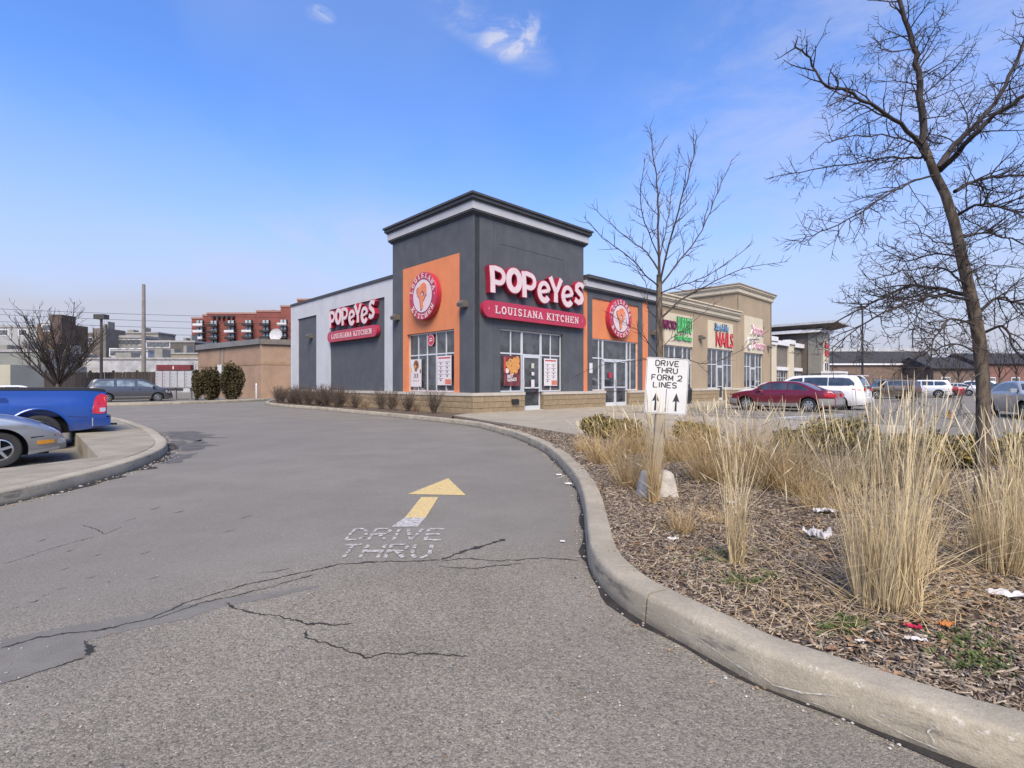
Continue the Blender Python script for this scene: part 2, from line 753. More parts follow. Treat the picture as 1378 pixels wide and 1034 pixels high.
kerb_material()
M_WALK = mat('walk_concrete', (.325, .285, .215), .85, .12, 1.2, bmp=.3, bscale=80, fine=.15, grime=.3, perobj=.25)
M_SOIL = mat('soil', (.105, .075, .052), .95, .35, 6, bmp=.9, bscale=35, fine=.6)
M_FAR = mat('far_ground', (.14, .135, .12), .95, .2, .05)
M_TAR = mat('crack_dark', (.022, .021, .020), .9, .3, 20, bmp=.5)
M_SEAL = mat('sealed_asphalt', (.164, .152, .130), .8, .14, 5, bmp=.4, bscale=120, fine=.3)

g = MB()
g.grid([[(x, y, -.42) for x in (-1800, -400, -60, 60, 400, 1800)] for y in (-400, -30, 200, 900, 2400)])
tag(g.build('ground', M_FAR), kind='structure')

LOT = [(-8.8, 3.3), (-7.5, 5.5), (-6.95, 6.9), (-6.5, 8.0), (-10.2, 11.9), (-14.3, 16.2), (-40, 22), (-40, 3.3)]


def road_z(x, y):
    zz = 0.0
    if inside((x, y), LOT):
        zz = -.2
    elif x < 0:
        d = polydist((x, y), LOT)
        wdt = .45 if y < 14 else .45 + (y - 14) * 1.2
        wdt = min(wdt, 6)
        k = min(1, d / wdt)
        zz = -.2 * (1 - k * k * (3 - 2 * k))
    return zz


xs = [-60, -45, -40, -34, -28, -24, -21, -18.5, -17] + [-16 + .25 * i for i in range(44)] + [-5 + i * 1.0 for i in range(14)] + [9, 12, 16, 22, 30, 45, 70, 110, 150]
xs = sorted(set(xs))
ys = [-6 + i * 1.0 for i in range(9)] + [3 + .25 * i for i in range(60)] + [18 + i for i in range(14)] + [34, 38, 44, 52, 65, 85, 120]
ys = sorted(set(ys))
g = MB()
g.grid([[(x, y, road_z(x, y)) for x in xs] for y in ys])
tag(g.build('road', M_ASPH, smooth=True), kind='structure')


# ---------------------------------------------------------------- kerbs
def path_frame(path):
    out = []
    n = len(path)
    for i in range(n):
        a, b = path[max(0, i - 1)], path[min(n - 1, i + 1)]
        dx, dy = b[0] - a[0], b[1] - a[1]
        l = math.hypot(dx, dy) or 1
        out.append((path[i][0], path[i][1], -dy / l, dx / l))
    return out


def kerb(name, pts, side=1, width=.21, h=.15, joints=3.0, first=None, step=.12, zf=None, parent=None, joint_gap=.009):
    """profile swept along pts; side=+1 puts the kerb to the left of the direction of travel"""
    path = catmull(pts, step)
    fr = path_frame(path)
    prof = [(0.0, -.25), (.008, .02), (.020, h - .024), (.027, h - .010), (.040, h - .001), (.062, h + .002), (width - .015, h + .002), (width, h - .006), (width, -.25)]
    root = empty(name)
    tag(root, kind='structure')
    # cut in sections
    acc = 0
    cuts = [0]
    nxt = first if first is not None else joints
    for i in range(1, len(path)):
        acc += math.hypot(path[i][0] - path[i - 1][0], path[i][1] - path[i - 1][1])
        if acc >= nxt:
            cuts.append(i)
            nxt = acc + joints * rnd.uniform(.85, 1.15)
    if cuts[-1] != len(path) - 1:
        cuts.append(len(path) - 1)
    for a, b in zip(cuts[:-1], cuts[1:]):
        m = MB()
        P = []
        for i in range(a, b + 1):
            x, y, nx, ny = fr[i]
            tx, ty = ny, -nx
            e = 0
            if i == a and a > 0:
                e = joint_gap
            if i == b and b < len(path) - 1:
                e = -joint_gap
            z0 = (zf(x, y) if zf else 0)
            wob = (mnoise.noise(Vector((x * .9, y * .9, 0)))) * .006
            P.append([(x + nx * side * (u + wob) + tx * e, y + ny * side * (u + wob) + ty * e, z0 + zz + wob * .5) for u, zz in prof])
        m.grid(P)
        for row in (P[0], P[-1]):
            m.face(row)
        m.build('kerb_section', M_CONC, root, smooth=50)
    return root, path, fr


KPX = [(9.0, .35), (5.0, .62), (3.2, .9), (2.2, 1.33), (1.56, 1.722), (1.39, 1.875), (1.18, 2.073), (1.06, 2.183), (.86, 2.518), (.654, 2.891), (.56, 3.25), (.538, 3.6),
       (.59, 4.128), (.712, 5.19), (.79, 6.4), (.766, 7.6), (.62, 9.58), (.16, 11.87), (-.55, 14.0), (-1.42, 15.9), (-3.49, 18.55),
       (-5.41, 20.7), (-7.3, 22.8), (-10.3, 26.2), (-12.95, 28.7), (-15.6, 32.3), (-17.0, 35.5), (-17.6, 38)]
kr, kpath, kfr = kerb('kerb', KPX, side=-1, joints=3.1, first=None, width=.2)

# seam of dirt along the foot of the kerb
M_DIRT = mat('gutter_dirt', (.028, .024, .021), .95, .4, 9, bmp=.8, bscale=60, fine=.5)


def edge_strip(name, fr, side, w0, w1, zz, m, amp=.5, seed=0, zf=None, i0=0, i1=None):
    b = MB()
    P = []
    for i, (x, y, nx, ny) in enumerate(fr[i0:i1]):
        q = mnoise.noise(Vector((x * 2.1 + seed, y * 2.1, 3))) + .6 * mnoise.noise(Vector((x * 9 + seed, y * 9, 1)))
        ww = w0 + (w1 - w0) * max(0, .5 + amp * q)
        z0 = zz + (zf(x, y) if zf else 0)
        P.append([(x + nx * side * .01, y + ny * side * .01, z0), (x - nx * side * ww, y - ny * side * ww, z0)])
    b.grid(P)
    return tag(b.build(name, m), kind='structure')


edge_strip('gutter', kfr, -1, .006, .035, .004, M_DIRT, 1.9, 2)

# ---------------------------------------------------------------- left island
ISL_OUT = [(-7.2, 2.0), (-6.2, 3.4), (-5.62, 4.6), (-5.46, 5.46), (-5.50, 6.45), (-5.70, 7.6), (-6.15, 8.9), (-6.75, 10.0), (-7.6, 11.15), (-9.5, 13.4), (-12.4, 16.4), (-14.4, 18.2), (-15.6, 18.9)]
ISL_IN = [(-15.6, 17.8), (-14.4, 16.3), (-10.2, 11.9), (-6.5, 8.0), (-6.95, 6.9), (-7.5, 5.5), (-8.8, 3.3)]
op = catmull(ISL_OUT, .15)
ofr = path_frame(op)
isl = empty('raised_walkway')
tag(isl, kind='structure')
root, _, _ = kerb('kerb', ISL_OUT, side=1, joints=2.6, first=3.4, width=.22, step=.15)
inner_edge = [(x + nx * .225, y + ny * .225) for x, y, nx, ny in ofr]
slab_poly = inner_edge + ISL_IN
bar = (rnd.random())


def rot(p, a):
    return (p[0] * math.cos(a) - p[1] * math.sin(a), p[0] * math.sin(a) + p[1] * math.cos(a))


# slabs of the raised walk, cut on a grid aligned with the lot
def slabs(parent, poly, ang, cx, cy, zt, thick, m, gap=.006, zf=None, off=(0, 0)):
    lp = [rot(p, -ang) for p in poly]
    x0, x1 = min(p[0] for p in lp), max(p[0] for p in lp)
    y0, y1 = min(p[1] for p in lp), max(p[1] for p in lp)
    i = math.floor((x0 - off[0]) / cx)
    while off[0] + i * cx < x1:
        j = math.floor((y0 - off[1]) / cy)
        while off[1] + j * cy < y1:
            c = clip_rect(lp, off[0] + i * cx + gap, off[0] + (i + 1) * cx - gap, off[1] + j * cy + gap, off[1] + (j + 1) * cy - gap)
            if len(c) >= 3:
                area = abs(sum(c[k - 1][0] * c[k][1] - c[k][0] * c[k - 1][1] for k in range(len(c)))) / 2
                if area > .02:
                    b = MB()
                    dz = rnd.uniform(-.003, .003)
                    wp = [rot(p, ang) for p in c]
                    b.prism(wp, zt - thick, zt + dz)
                    b.build('paving_slab', m, parent)
            j += 1
        i += 1


slabs(isl, slab_poly, ALPHA, 2.6, 6.0, .15, .35, mat('island_concrete', (.275, .242, .178), .85, .2, 1.4, bmp=.5, bscale=100, fine=.3, grime=.5), gap=.007, off=(-.4, 9.85))
edge_strip('gutter', ofr, 1, .03, .22, .004, M_DIRT, 1.4, 5)
# worn dark stain where cars cut the island's nose
M_STAIN = mat('asphalt_stain', (.098, .092, .084), .9, .3, 4, bmp=.6, bscale=90, fine=.4)


def blob(name, pts, zz, m, jag=.12, seed=1, parent=None, kind='structure'):
    p = catmull(pts + [pts[0]], .12)[:-1]
    cx = sum(q[0] for q in p) / len(p)
    cy = sum(q[1] for q in p) / len(p)
    out = []
    for q in p:
        k = 1 + jag * mnoise.noise(Vector((q[0] * 4 + seed, q[1] * 4, seed))) + jag * .7 * mnoise.noise(Vector((q[0] * 15, q[1] * 15, seed)))
        out.append((cx + (q[0] - cx) * k, cy + (q[1] - cy) * k))
    b = MB()
    i = len(out)
    b.v = [(cx, cy, zz)] + [(x, y, zz) for x, y in out]
    b.f = [(0, 1 + k, 1 + (k + 1) % i) for k in range(i)]
    b.m = [0] * i
    return tag(b.build(name, m, parent), kind=kind)


# ---------------------------------------------------------------- far kerb
FK = [(-40, 24.5), (-32, 27.5), (-26.5, 29.2), (-23.6, 30.2), (-21.9, 31.6), (-20.6, 33.5), (-19.4, 37), (-19, 40)]
kerb('kerb', FK, side=1, joints=3.5, width=.2, step=.3)
verge = MB()
fkp = catmull(FK, .5)
vf = path_frame(fkp)
P = [[(x + nx * .19, y + ny * .19, .14), (x + nx * 1.2, y + ny * 1.2, .155)] for x, y, nx, ny in vf]
verge.grid(P)
tag(verge.build('verge', M_WALK), kind='structure')
M_YARD = mat('yard_soil', (.17, .135, .1), .95, .3, 2, fine=.5)
g = MB()
g.grid([[(x, y, -.03) for x in (-70, -45, -30, -21.3)] for y in (32.5, 36, 40, 60, 95)])
tag(g.build('yard', M_YARD), kind='structure')
g = MB()
g.face([(-21.6, 33.5, -.026), (-18.0, 38, -.026), (-18, 50, -.026), (-24, 50, -.026)])
tag(g.build('yard', M_YARD), kind='structure')

# ---------------------------------------------------------------- corner walkway, slab by slab
kin = [(x - nx * .2, y - ny * .2) for x, y, nx, ny in kfr]
walk = empty('pavement')
tag(walk, kind='structure')
WP = [(-2.15, 18.75), (1.45, 11.6), (6.4, 6.5)]
p1 = bl(4.6, -13.2)
p2 = bl(4.6, -2.6)
p3 = bl(33.5, -2.6)
p4 = bl(33.5, .05)
p5 = bl(.05, .05)
p6 = bl(-.35, -.1)
WP = [(-2.15, 18.75), (1.45, 11.6), (6.2, 6.75), (p1.x, p1.y), (p2.x, p2.y), (p3.x, p3.y), (p4.x, p4.y), (p5.x, p5.y)]
slabs(walk, WP, ALPHA, 1.85, 1.85, .15, .3, M_WALK, gap=.006, off=(.6, .1))
# thin kerb edges of the walk towards the lot
ke = [bl(4.6, -13.2), bl(4.6, -2.6), bl(33.5, -2.6)]
kerb('kerb', [(p.x, p.y) for p in (bl(4.62, -13.2), bl(4.62, -9), bl(4.62, -5), bl(4.62, -2.65))], side=1, joints=3, width=.12, step=.5, h=.152)
kerb('kerb', [(p.x, p.y) for p in (bl(4.6, -2.62), bl(12, -2.62), bl(22, -2.62), bl(33.5, -2.62))], side=1, joints=3, width=.12, step=.8, h=.152)

# ---------------------------------------------------------------- planting bed
bed_back = [(-2.3, 18.6), (1.35, 11.55), (9.5, 2.98), (12, 1.2)]
k_in2 = [(x - nx * -.1 * -1, y - ny * .1) for x, y, nx, ny in kfr]
k_in2 = [(x - nx * .12 * 1, y - ny * .12 * 1) for x, y, nx, ny in kfr if y < 18.4 and x > -3.2 and not (x < -2.0)]
BED = [tuple(p) for p in k_in2] + [(-2.1, 18.6), (1.4, 11.6), (9.5, 3.2), (11.5, 1.0)]


def bed_z(x, y):
    return .118 + .03 * mnoise.noise(Vector((x * .8, y * .8, 0))) + .014 * mnoise.noise(Vector((x * 4, y * 4, 7))) + (.05 if (x > 1.5 and y < 9) else .0) * min(1, max(0, x - 1.5))


def grid_in(poly, step, zf, name, m, kind='structure'):
    x0, x1 = min(p[0] for p in poly), max(p[0] for p in poly)
    y0, y1 = min(p[1] for p in poly), max(p[1] for p in poly)
    b = MB()
    idx = {}

    def vid(i, j):
        if (i, j) not in idx:
            idx[(i, j)] = len(b.v)
            x, y = x0 + i * step, y0 + j * step
            b.v.append((x, y, zf(x, y)))
        return idx[(i, j)]
    for i in range(int((x1 - x0) / step) + 1):
        for j in range(int((y1 - y0) / step) + 1):
            if inside((x0 + (i + .5) * step, y0 + (j + .5) * step), poly):
                b.f.append((vid(i, j), vid(i + 1, j), vid(i + 1, j + 1), vid(i, j + 1)))
                b.m.append(0)
    return tag(b.build(name, m, smooth=180), kind=kind)


M_MULCHBASE = mat('mulch_base', (.085, .056, .038), .95, .45, 14, bmp=1, bscale=70, fine=.6)
grid_in(BED, .08, bed_z, 'planting_bed', M_MULCHBASE)
kerb('kerb', [(9.6, 3.0), (6.2, 6.55), (3.8, 9.05), (1.5, 11.45)], side=1, joints=3, width=.12, step=.4)

# bed along the side wall
sb = [(x - nx * .12, y - ny * .12) for x, y, nx, ny in kfr if x <= -2.2 and y < 37]
q1, q2, q3 = bl(-.12, 19.5), bl(-.12, 0), bl(.6, -.6)
SB = sb + [(q1.x, q1.y + 2), (q1.x, q1.y), (q2.x, q2.y), (-2.1, 18.8)]
grid_in(SB, .18, lambda x, y: .11 + .03 * mnoise.noise(Vector((x, y, 0))), 'side_bed', M_SOIL)


# ---------------------------------------------------------------- markings
def paint(name, col, wear=.5):
    m = bpy.data.materials.new(name)
    m.use_nodes = True
    nt = m.node_tree
    b = nt.nodes['Principled BSDF']
    b.inputs['Roughness'].default_value = .75
    f = rng(nt, nz(nt, 26, 6, .7), wear - .07, wear + .1)
    o = ramp_mix(nt, f, (.15, .14, .125), col)
    f2 = rng(nt, nz(nt, 160, 2, .6), .38, .52)
    o = ramp_mix(nt, f2, (.24, .235, .22), o)
    nt.links.new(o, b.inputs['Base Color'])
    bump(nt, b, nz(nt, 90, 3, .6), .5, .004)
    return m


M_YEL = paint('yellow_paint', (.66, .47, .15), .37)
M_WHT = paint('white_road_paint', (.52, .50, .46), .44)
M_WHT2 = paint('worn_white_paint', (.50, .48, .43), .47)
M_WHT3 = paint('lot_white_paint', (.72, .73, .73), .3)
MZ = .004
ar = empty('road_marking')
tag(ar, kind='structure')
b = MB()
b.face([(*gp(603, 644), MZ), (*gp(549, 665.5), MZ), (*gp(627, 667), MZ)][::-1])
b.build('arrow_head', M_YEL, ar)
b = MB()
b.face([(*gp(567, 669.5), MZ), (*gp(590, 669.5), MZ), (*gp(573, 697), MZ), (*gp(545, 697), MZ)])
b.build('arrow_shaft', M_YEL, ar)
b = MB()
b.face([(*gp(545, 697), MZ), (*gp(573, 697), MZ), (*gp(562, 709.5), MZ), (*gp(527, 709.5), MZ)])
b.build('arrow_tail', M_WHT, ar)

SEG = {  # stencil letters, polylines in a unit cell
    'D': [[(0, 0), (.0, 1)], [(0, 1), (.6, 1), (1, .7), (1, .3), (.6, 0), (0, 0)]],
    'R': [[(0, 0), (0, 1)], [(0, 1), (.8, 1), (1, .8), (.8, .52), (0, .5)], [(.45, .5), (1, 0)]],
    'I': [[(.5, 0), (.5, 1)]],
    'V': [[(0, 1), (.5, 0)], [(.5, 0), (1, 1)]],
    'E': [[(0, 0), (0, 1)], [(0, 1), (1, 1)], [(0, .5), (.8, .5)], [(0, 0), (1, 0)]],
    'T': [[(0, 1), (1, 1)], [(.5, 0), (.5, 1)]],
    'H': [[(0, 0), (0, 1)], [(1, 0), (1, 1)], [(0, .5), (1, .5)]],
    'U': [[(0, 1), (0, .25), (.3, 0), (.7, 0), (1, .25), (1, 1)]],
    'L': [[(0, 1), (0, 0)], [(0, 0), (1, 0)]],
    'O': [[(.3, 0), (0, .25), (0, .75), (.3, 1), (.7, 1), (1, .75), (1, .25), (.7, 0), (.3, 0)]],
    'S': [[(1, .82), (.7, 1), (.3, 1), (0, .8), (.1, .58), (.9, .42), (1, .2), (.7, 0), (.3, 0), (0, .18)]],
    'A': [[(0, 0), (.5, 1)], [(.5, 1), (1, 0)], [(.2, .35), (.8, .35)]],
    'N': [[(0, 0), (0, 1)], [(0, 1), (1, 0)], [(1, 0), (1, 1)]],
    'K': [[(0, 0), (0, 1)], [(1, 1), (.08, .45)], [(.3, .6), (1, 0)]],
    'C': [[(1, .8), (.7, 1), (.3, 1), (0, .75), (0, .25), (.3, 0), (.7, 0), (1, .2)]],
}


def resample(poly, step):
    out = [poly[0]]
    for a, b2 in zip(poly[:-1], poly[1:]):
        L = math.hypot(b2[0] - a[0], b2[1] - a[1])
        k = max(1, round(L / step))
        for j in range(1, k + 1):
            out.append((a[0] + (b2[0] - a[0]) * j / k, a[1] + (b2[1] - a[1]) * j / k))
    return out


def stencil(word, x0, y0, wtot, h, skew):
    n = len(word)
    nI = word.count('I')
    cw = wtot / (n - .7 * nI + .40 * (n - 1))
    bx = x0 - cw * .4
    for k, ch in enumerate(word):
        b = MB()
        bx += cw * .40
        if ch == 'I':
            bx -= cw * .35
        for pl in SEG[ch]:
            pts = [(bx + p[0] * cw + p[1] * skew, y0 + p[1] * h) for p in pl]
            # stencil bridges: solid dashes parted by short gaps
            tl_ = sum(math.hypot(q[0] - p[0], q[1] - p[1]) for p, q in zip(pts[:-1], pts[1:]))
            nd = max(1, round(tl_ / .11))
            rs = resample(pts, .006)
            m_ = len(rs)
            for k2 in range(nd):
                seg = rs[int(m_ * k2 / nd) + (1 if k2 else 0):int(m_ * (k2 + 1) / nd) - (2 if k2 < nd - 1 else 0)]
                if len(seg) < 2:
                    continue
                seg = seg[::3] + ([seg[-1]] if (len(seg) - 1) % 3 else [])
                fr_ = path_frame(seg)
                w_ = .030 * rnd.uniform(.85, 1.1)
                for a, c in zip(fr_[:-1], fr_[1:]):
                    b.face([(a[0] + a[2] * w_ / 2, a[1] + a[3] * w_ / 2 * 1.5, MZ), (a[0] - a[2] * w_ / 2, a[1] - a[3] * w_ / 2 * 1.5, MZ), (c[0] - c[2] * w_ / 2, c[1] - c[3] * w_ / 2 * 1.5, MZ), (c[0] + c[2] * w_ / 2, c[1] + c[3] * w_ / 2 * 1.5, MZ)])
        # small height steps so that crossing strokes never share a plane
        b.v = [(p[0], p[1], MZ + .0002 * ((i // 4) % 11)) for i, p in enumerate(b.v)]
        b.build('letter', M_WHT2, ar)
        bx += cw if ch != 'I' else cw * .65


stencil('DRIVE', -1.385, 4.235, .80, .32, -.02)
stencil('THRU', -1.325, 3.80, .70, .31, -.02)

# parking stripes and the hatched bay in front of the shops
pm = empty('parking_marking')
tag(pm, kind='structure')


def stripe(a, c, wd, m=M_WHT3, zz=MZ):
    b = MB()
    dx, dy = c[0] - a[0], c[1] - a[1]
    l = math.hypot(dx, dy)
    ox, oy = -dy / l * wd / 2, dx / l * wd / 2
    b.face([(a[0] + ox, a[1] + oy, zz), (a[0] - ox, a[1] - oy, zz), (c[0] - ox, c[1] - oy, zz), (c[0] + ox, c[1] + oy, zz)])
    b.build('stripe', m, pm)


for t in (5.6, 8.3, 11.0, 14.6, 17.6, 20.6, 23.6, 26.6, 29.6):
    stripe(bl(t, -4.4), bl(t, -9.6), .11)
for k in range(4):
    stripe(gp(1012 + k * 12, 566 - k * 1.2), gp(1085 + k * 16, 571.5 - k * 3.4), .16, zz=.008)
stripe(gp(1050, 562), gp(1136, 558.5), .22, zz=.006)
for t in (-8, -5.2, -2.4, .4):
    a = Vector((-12.2, 11.0, 0)) + DL * t
# yellow bay line in the lot beside the island
b = MB()
q = [Vector((-9.6, 10.2, 0)), Vector((-14.2, 5.6, 0))]
nn = DL * .05
b.face([(q[0] - nn).to_tuple()[:2] + (-.196,), (q[0] + nn).to_tuple()[:2] + (-.196,), (q[1] + nn).to_tuple()[:2] + (-.196,), (q[1] - nn).to_tuple()[:2] + (-.196,)])
b.build('stripe', M_WHT3, pm)


# ---------------------------------------------------------------- cracks
def crack(px, wmin, wmax, seed, m=M_TAR, zz=.003, ragged=1.0, name='pavement_crack', sub=.009):
    pts = [gp(*p) for p in px]
    pts = resample(pts, sub)
    b = MB()
    P = []
    n = len(pts)
    fr = path_frame(pts)
    for i, (x, y, nx, ny) in enumerate(fr):
        e = min(1, i / 4, (n - 1 - i) / 4)
        j = (mnoise.noise(Vector((x * 14 + seed, y * 14, seed))) * .016 + mnoise.noise(Vector((x * 45, y * 45 + seed, 0))) * .012 + mnoise.noise(Vector((x * 110, y * 110 + seed, 0))) * .006) * ragged
        a = abs(mnoise.noise(Vector((x * 9, y * 9 + seed, 5)))) * 1.6
        a *= .4 + 1.3 * abs(mnoise.noise(Vector((x * 60, y * 60, 8))))
        wd = 1.9 * (wmin + (wmax - wmin) * min(1, a)) * e
        wl_ = wd * rnd.uniform(.35, .75)
        P.append([(x + nx * (j + wl_), y + ny * (j + wl_), zz), (x + nx * (j - wd + wl_), y + ny * (j - wd + wl_), zz)])
    b.grid(P)
    return tag(b.build(name, m), kind='structure')


crack([(0, 873), (50, 859), (100, 852), (133, 849), (202, 833), (244, 814), (282, 802), (328, 788), (366, 780), (420, 768), (455, 760), (494, 757), (593, 754.5)], .003, .016, 1)
crack([(202, 836), (244, 822), (270, 812), (300, 806), (340, 797), (380, 786), (425, 773)], .002, .010, 4)
crack([(593, 754.5), (634, 752), (665, 755), (698, 754), (728, 751), (780, 755)], .003, .012, 2)
crack([(593, 754), (610, 747), (634, 739), (655, 734), (681, 726)], .006, .05, 3)
crack([(587, 762), (634, 766), (676, 761), (703, 758)], .002, .014, 5)
crack([(301, 812), (331, 824), (377, 830), (400, 836), (416, 840), (450, 842), (477, 839)], .003, .018, 6)
crack([(408, 849), (416, 860), (441, 867), (474, 879), (495, 885), (520, 881), (560, 880), (600, 882), (635, 884)], .003, .012, 7)
crack([(345, 771), (370, 770), (395, 764)], .002, .008, 8)
crack([(114, 862), (120, 872), (121, 884)], .004, .018, 9)
crack([(118, 884), (90, 893), (60, 903), (0, 922)], .002, .006, 10)
crack([(110, 707), (128, 712), (140, 719), (165, 709)], .002, .006, 11)
crack([(0, 760), (30, 752), (60, 742), (100, 730), (130, 722)], .001, .005, 12)
for k, (cx, cy) in enumerate([(22, 818), (45, 810), (60, 802), (82, 793), (130, 748), (87, 767), (206, 779), (196, 745), (332, 696), (120, 778), (175, 700), (208, 685), (240, 690), (55, 728), (310, 715), (95, 742)]):
    crack([(cx - 9, cy + 2), (cx, cy), (cx + 9, cy - 3)], .002, .009, 20 + k)
# smooth sealed band that follows the long crack, and a rectangular patch at the left
b = MB()
top = [gp(*p) for p in [(0, 862), (60, 850), (120, 838), (190, 827), (250, 815), (300, 806), (350, 800), (400, 791), (430, 788)]]
bot = [gp(*p) for p in [(0, 922), (60, 903), (114, 884), (118, 862), (190, 845), (250, 834), (300, 816), (360, 806), (430, 790)]]
b.grid([[(*resample([a, c], 9)[0], .0016), (*resample([a, c], 9)[-1], .0016)] for a, c in zip(top, bot)])
tag(b.build('asphalt_patch', M_SEAL), kind='structure')

SEG['F'] = [[(0, 0), (0, 1)], [(0, .98), (.9, .98)], [(0, .52), (.72, .52)]]
SEG['M'] = [[(0, 0), (0, 1)], [(0, .98), (.5, .2)], [(.5, .2), (1, .98)], [(1, 0), (1, 1)]]
SEG['2'] = [[(0, .75), (.08, .92), (.3, 1), (.65, 1), (.92, .88), (.95, .68), (.8, .48), (0, .02), (1, .02)]]


def strokes(b, word, cx, y, wd, h, sw, d, mp):
    n = len(word)
    adv = {'I': .3, ' ': .5}
    tot = sum(adv.get(c, 1) for c in word) + .38 * (n - 1)
    k = wd / tot
    x = cx - wd / 2
    for c in word:
        w_ = adv.get(c, 1) * k
        if c != ' ':
            for j, pl in enumerate(SEG[c]):
                b.ribbon([(x + (p[0] if c != 'I' else .5) * w_, y + p[1] * h) for p in pl], sw, d, d + .0006 + .00012 * j, mp)
        x += w_ + .38 * k

# tar-dark fan of dirt washed round the island's nose, and tyre-polished patches
blob('asphalt_stain', [(-6.75, 9.9), (-6.35, 10.0), (-6.1, 10.5), (-6.5, 11.0), (-7.3, 11.6), (-7.7, 11.5), (-7.2, 10.7)], .0024, M_STAIN, .75, 3)
blob('asphalt_stain', [(-7.9, 11.8), (-7.3, 11.9), (-7.3, 12.6), (-8.6, 13.8), (-9.2, 13.6)], .0024, M_STAIN, .7, 8)
blob('asphalt_stain', [(-5.7, 8.2), (-5.5, 8.4), (-5.9, 9.4), (-6.2, 9.2)], .0024, M_STAIN, .7, 12)

# ================================================================== RESTAURANT
M_CHAR = mat('charcoal_stucco', (.078, .085, .097), .9, .12, 1.4, bmp=.5, bscale=160, fine=.2, grime=.42)
M_DARKTRIM = mat('dark_trim', (.050, .051, .053), .65, .12, 2, grime=.3)
M_BRONZE = mat('bronze_coping', (.075, .070, .064), .45, .12, 2, metal=.3)
M_LGREY = mat('pale_grey_stucco', (.46, .47, .49), .9, .05, .8, bmp=.4, bscale=160, grime=.22)
M_BAND = mat('pale_cornice', (.42, .42, .43), .8, .06, 1, grime=.2)
M_ORANGE = mat('orange_stucco', (.60, .205, .088), .9, .06, .9, bmp=.5, bscale=160, grime=.24)
M_STONE = mat('buff_stone', (.30, .225, .135), .9, .2, 3.5, bmp=.8, bscale=40, fine=.3, perobj=.3)
M_MORTAR = mat('mortar', (.20, .155, .10), .95, .15, 8)
M_CAP = mat('stone_cap', (.47, .43, .36), .85, .08, 2, grime=.2)
M_ALU = mat('white_aluminium', (.62, .64, .66), .4, .05, 2, metal=.25, grime=.1)
M_GLASS = glass('window_glass', (.030, .032, .034))
M_GLASSB = glass('window_glass_far', (.05, .055, .06), .05)
M_INT = mat('dark_interior', (.03, .03, .032), .9)
M_ROOF = mat('roof_gravel', (.2, .195, .185), .95)
M_RED = mat('sign_red', (.30, .012, .035), .35, .08, 2, coat=.3)
M_SIGNW = mat('sign_white', (.62, .50, .50), .45, .05, 3)
M_SIGNRED = mat('sign_crimson', (.40, .02, .055), .35, .08, 2, coat=.3)
M_NAVY = mat('sign_navy', (.06, .03, .09), .5)
M_BLACK = mat('black_plastic', (.02, .02, .021), .45)
M_LAMPBOX = mat('lamp_housing', (.16, .145, .125), .5, .1, 3, metal=.4)
M_LAMPGL = mat('lamp_lens', (.55, .52, .44), .2)
M_STEEL = mat('steel', (.45, .45, .44), .45, .15, 3, metal=.8)

rest = empty('restaurant_building', C0, ALPHA, 'charcoal and orange restaurant with a corner tower and buff stone base', 'restaurant')


class Face:
    """u along the wall, z up, d outwards"""

    def __init__(s, o, ud, nd):
        s.o, s.u, s.n = Vector(o), Vector(ud), Vector(nd)

    def __call__(s, u, z, d=0.0):
        return s.o + s.u * u + Vector((0, 0, z)) + s.n * d


FR = Face((0, 0, 0), (1, 0, 0), (0, -1, 0))     # street front
FL = Face((0, 0, 0), (0, 1, 0), (-1, 0, 0))     # side wall


def slab(name, m, F, u0, u1, z0, z1, ops, d, back=-.25, parent=None):
    """wall slab with openings; front at d, edges returned to back"""
    b = MB()
    us = sorted({u0, u1, *[c for o in ops for c in (o[0], o[1])]})
    zs = sorted({z0, z1, *[c for o in ops for c in (o[2], o[3])]})
    us = [u for u in us if u0 <= u <= u1]
    zs = [q for q in zs if z0 <= q <= z1]

    def isop(u, q):
        return any(o[0] < u < o[1] and o[2] < q < o[3] for o in ops)
    for a, c in zip(us[:-1], us[1:]):
        for e, f in zip(zs[:-1], zs[1:]):
            if not isop((a + c) / 2, (e + f) / 2):
                b.face([F(a, e, d), F(c, e, d), F(c, f, d), F(a, f, d)])
    for (a, c, e, f) in [(u0, u1, z0, z1)] + [o[:4] for o in ops]:
        e2 = max(e, z0)
        f2 = min(f, z1)
        b.face([F(a, e2, d), F(a, f2, d), F(a, f2, back), F(a, e2, back)])
        b.face([F(c, e2, d), F(c, f2, d), F(c, f2, back), F(c, e2, back)])
        b.face([F(a, f2, d), F(c, f2, d), F(c, f2, back), F(a, f2, back)])
        if e2 > z0 or (a, c) == (u0, u1):
            b.face([F(a, e2, d), F(c, e2, d), F(c, e2, back), F(a, e2, back)])
    return b.build(name, m, parent)


def fbox(b, F, u0, u1, z0, z1, d0, d1):
    b.box(u0, u1, z0, z1, d0, d1, mp=lambda u, q, d: F(u, q, d))


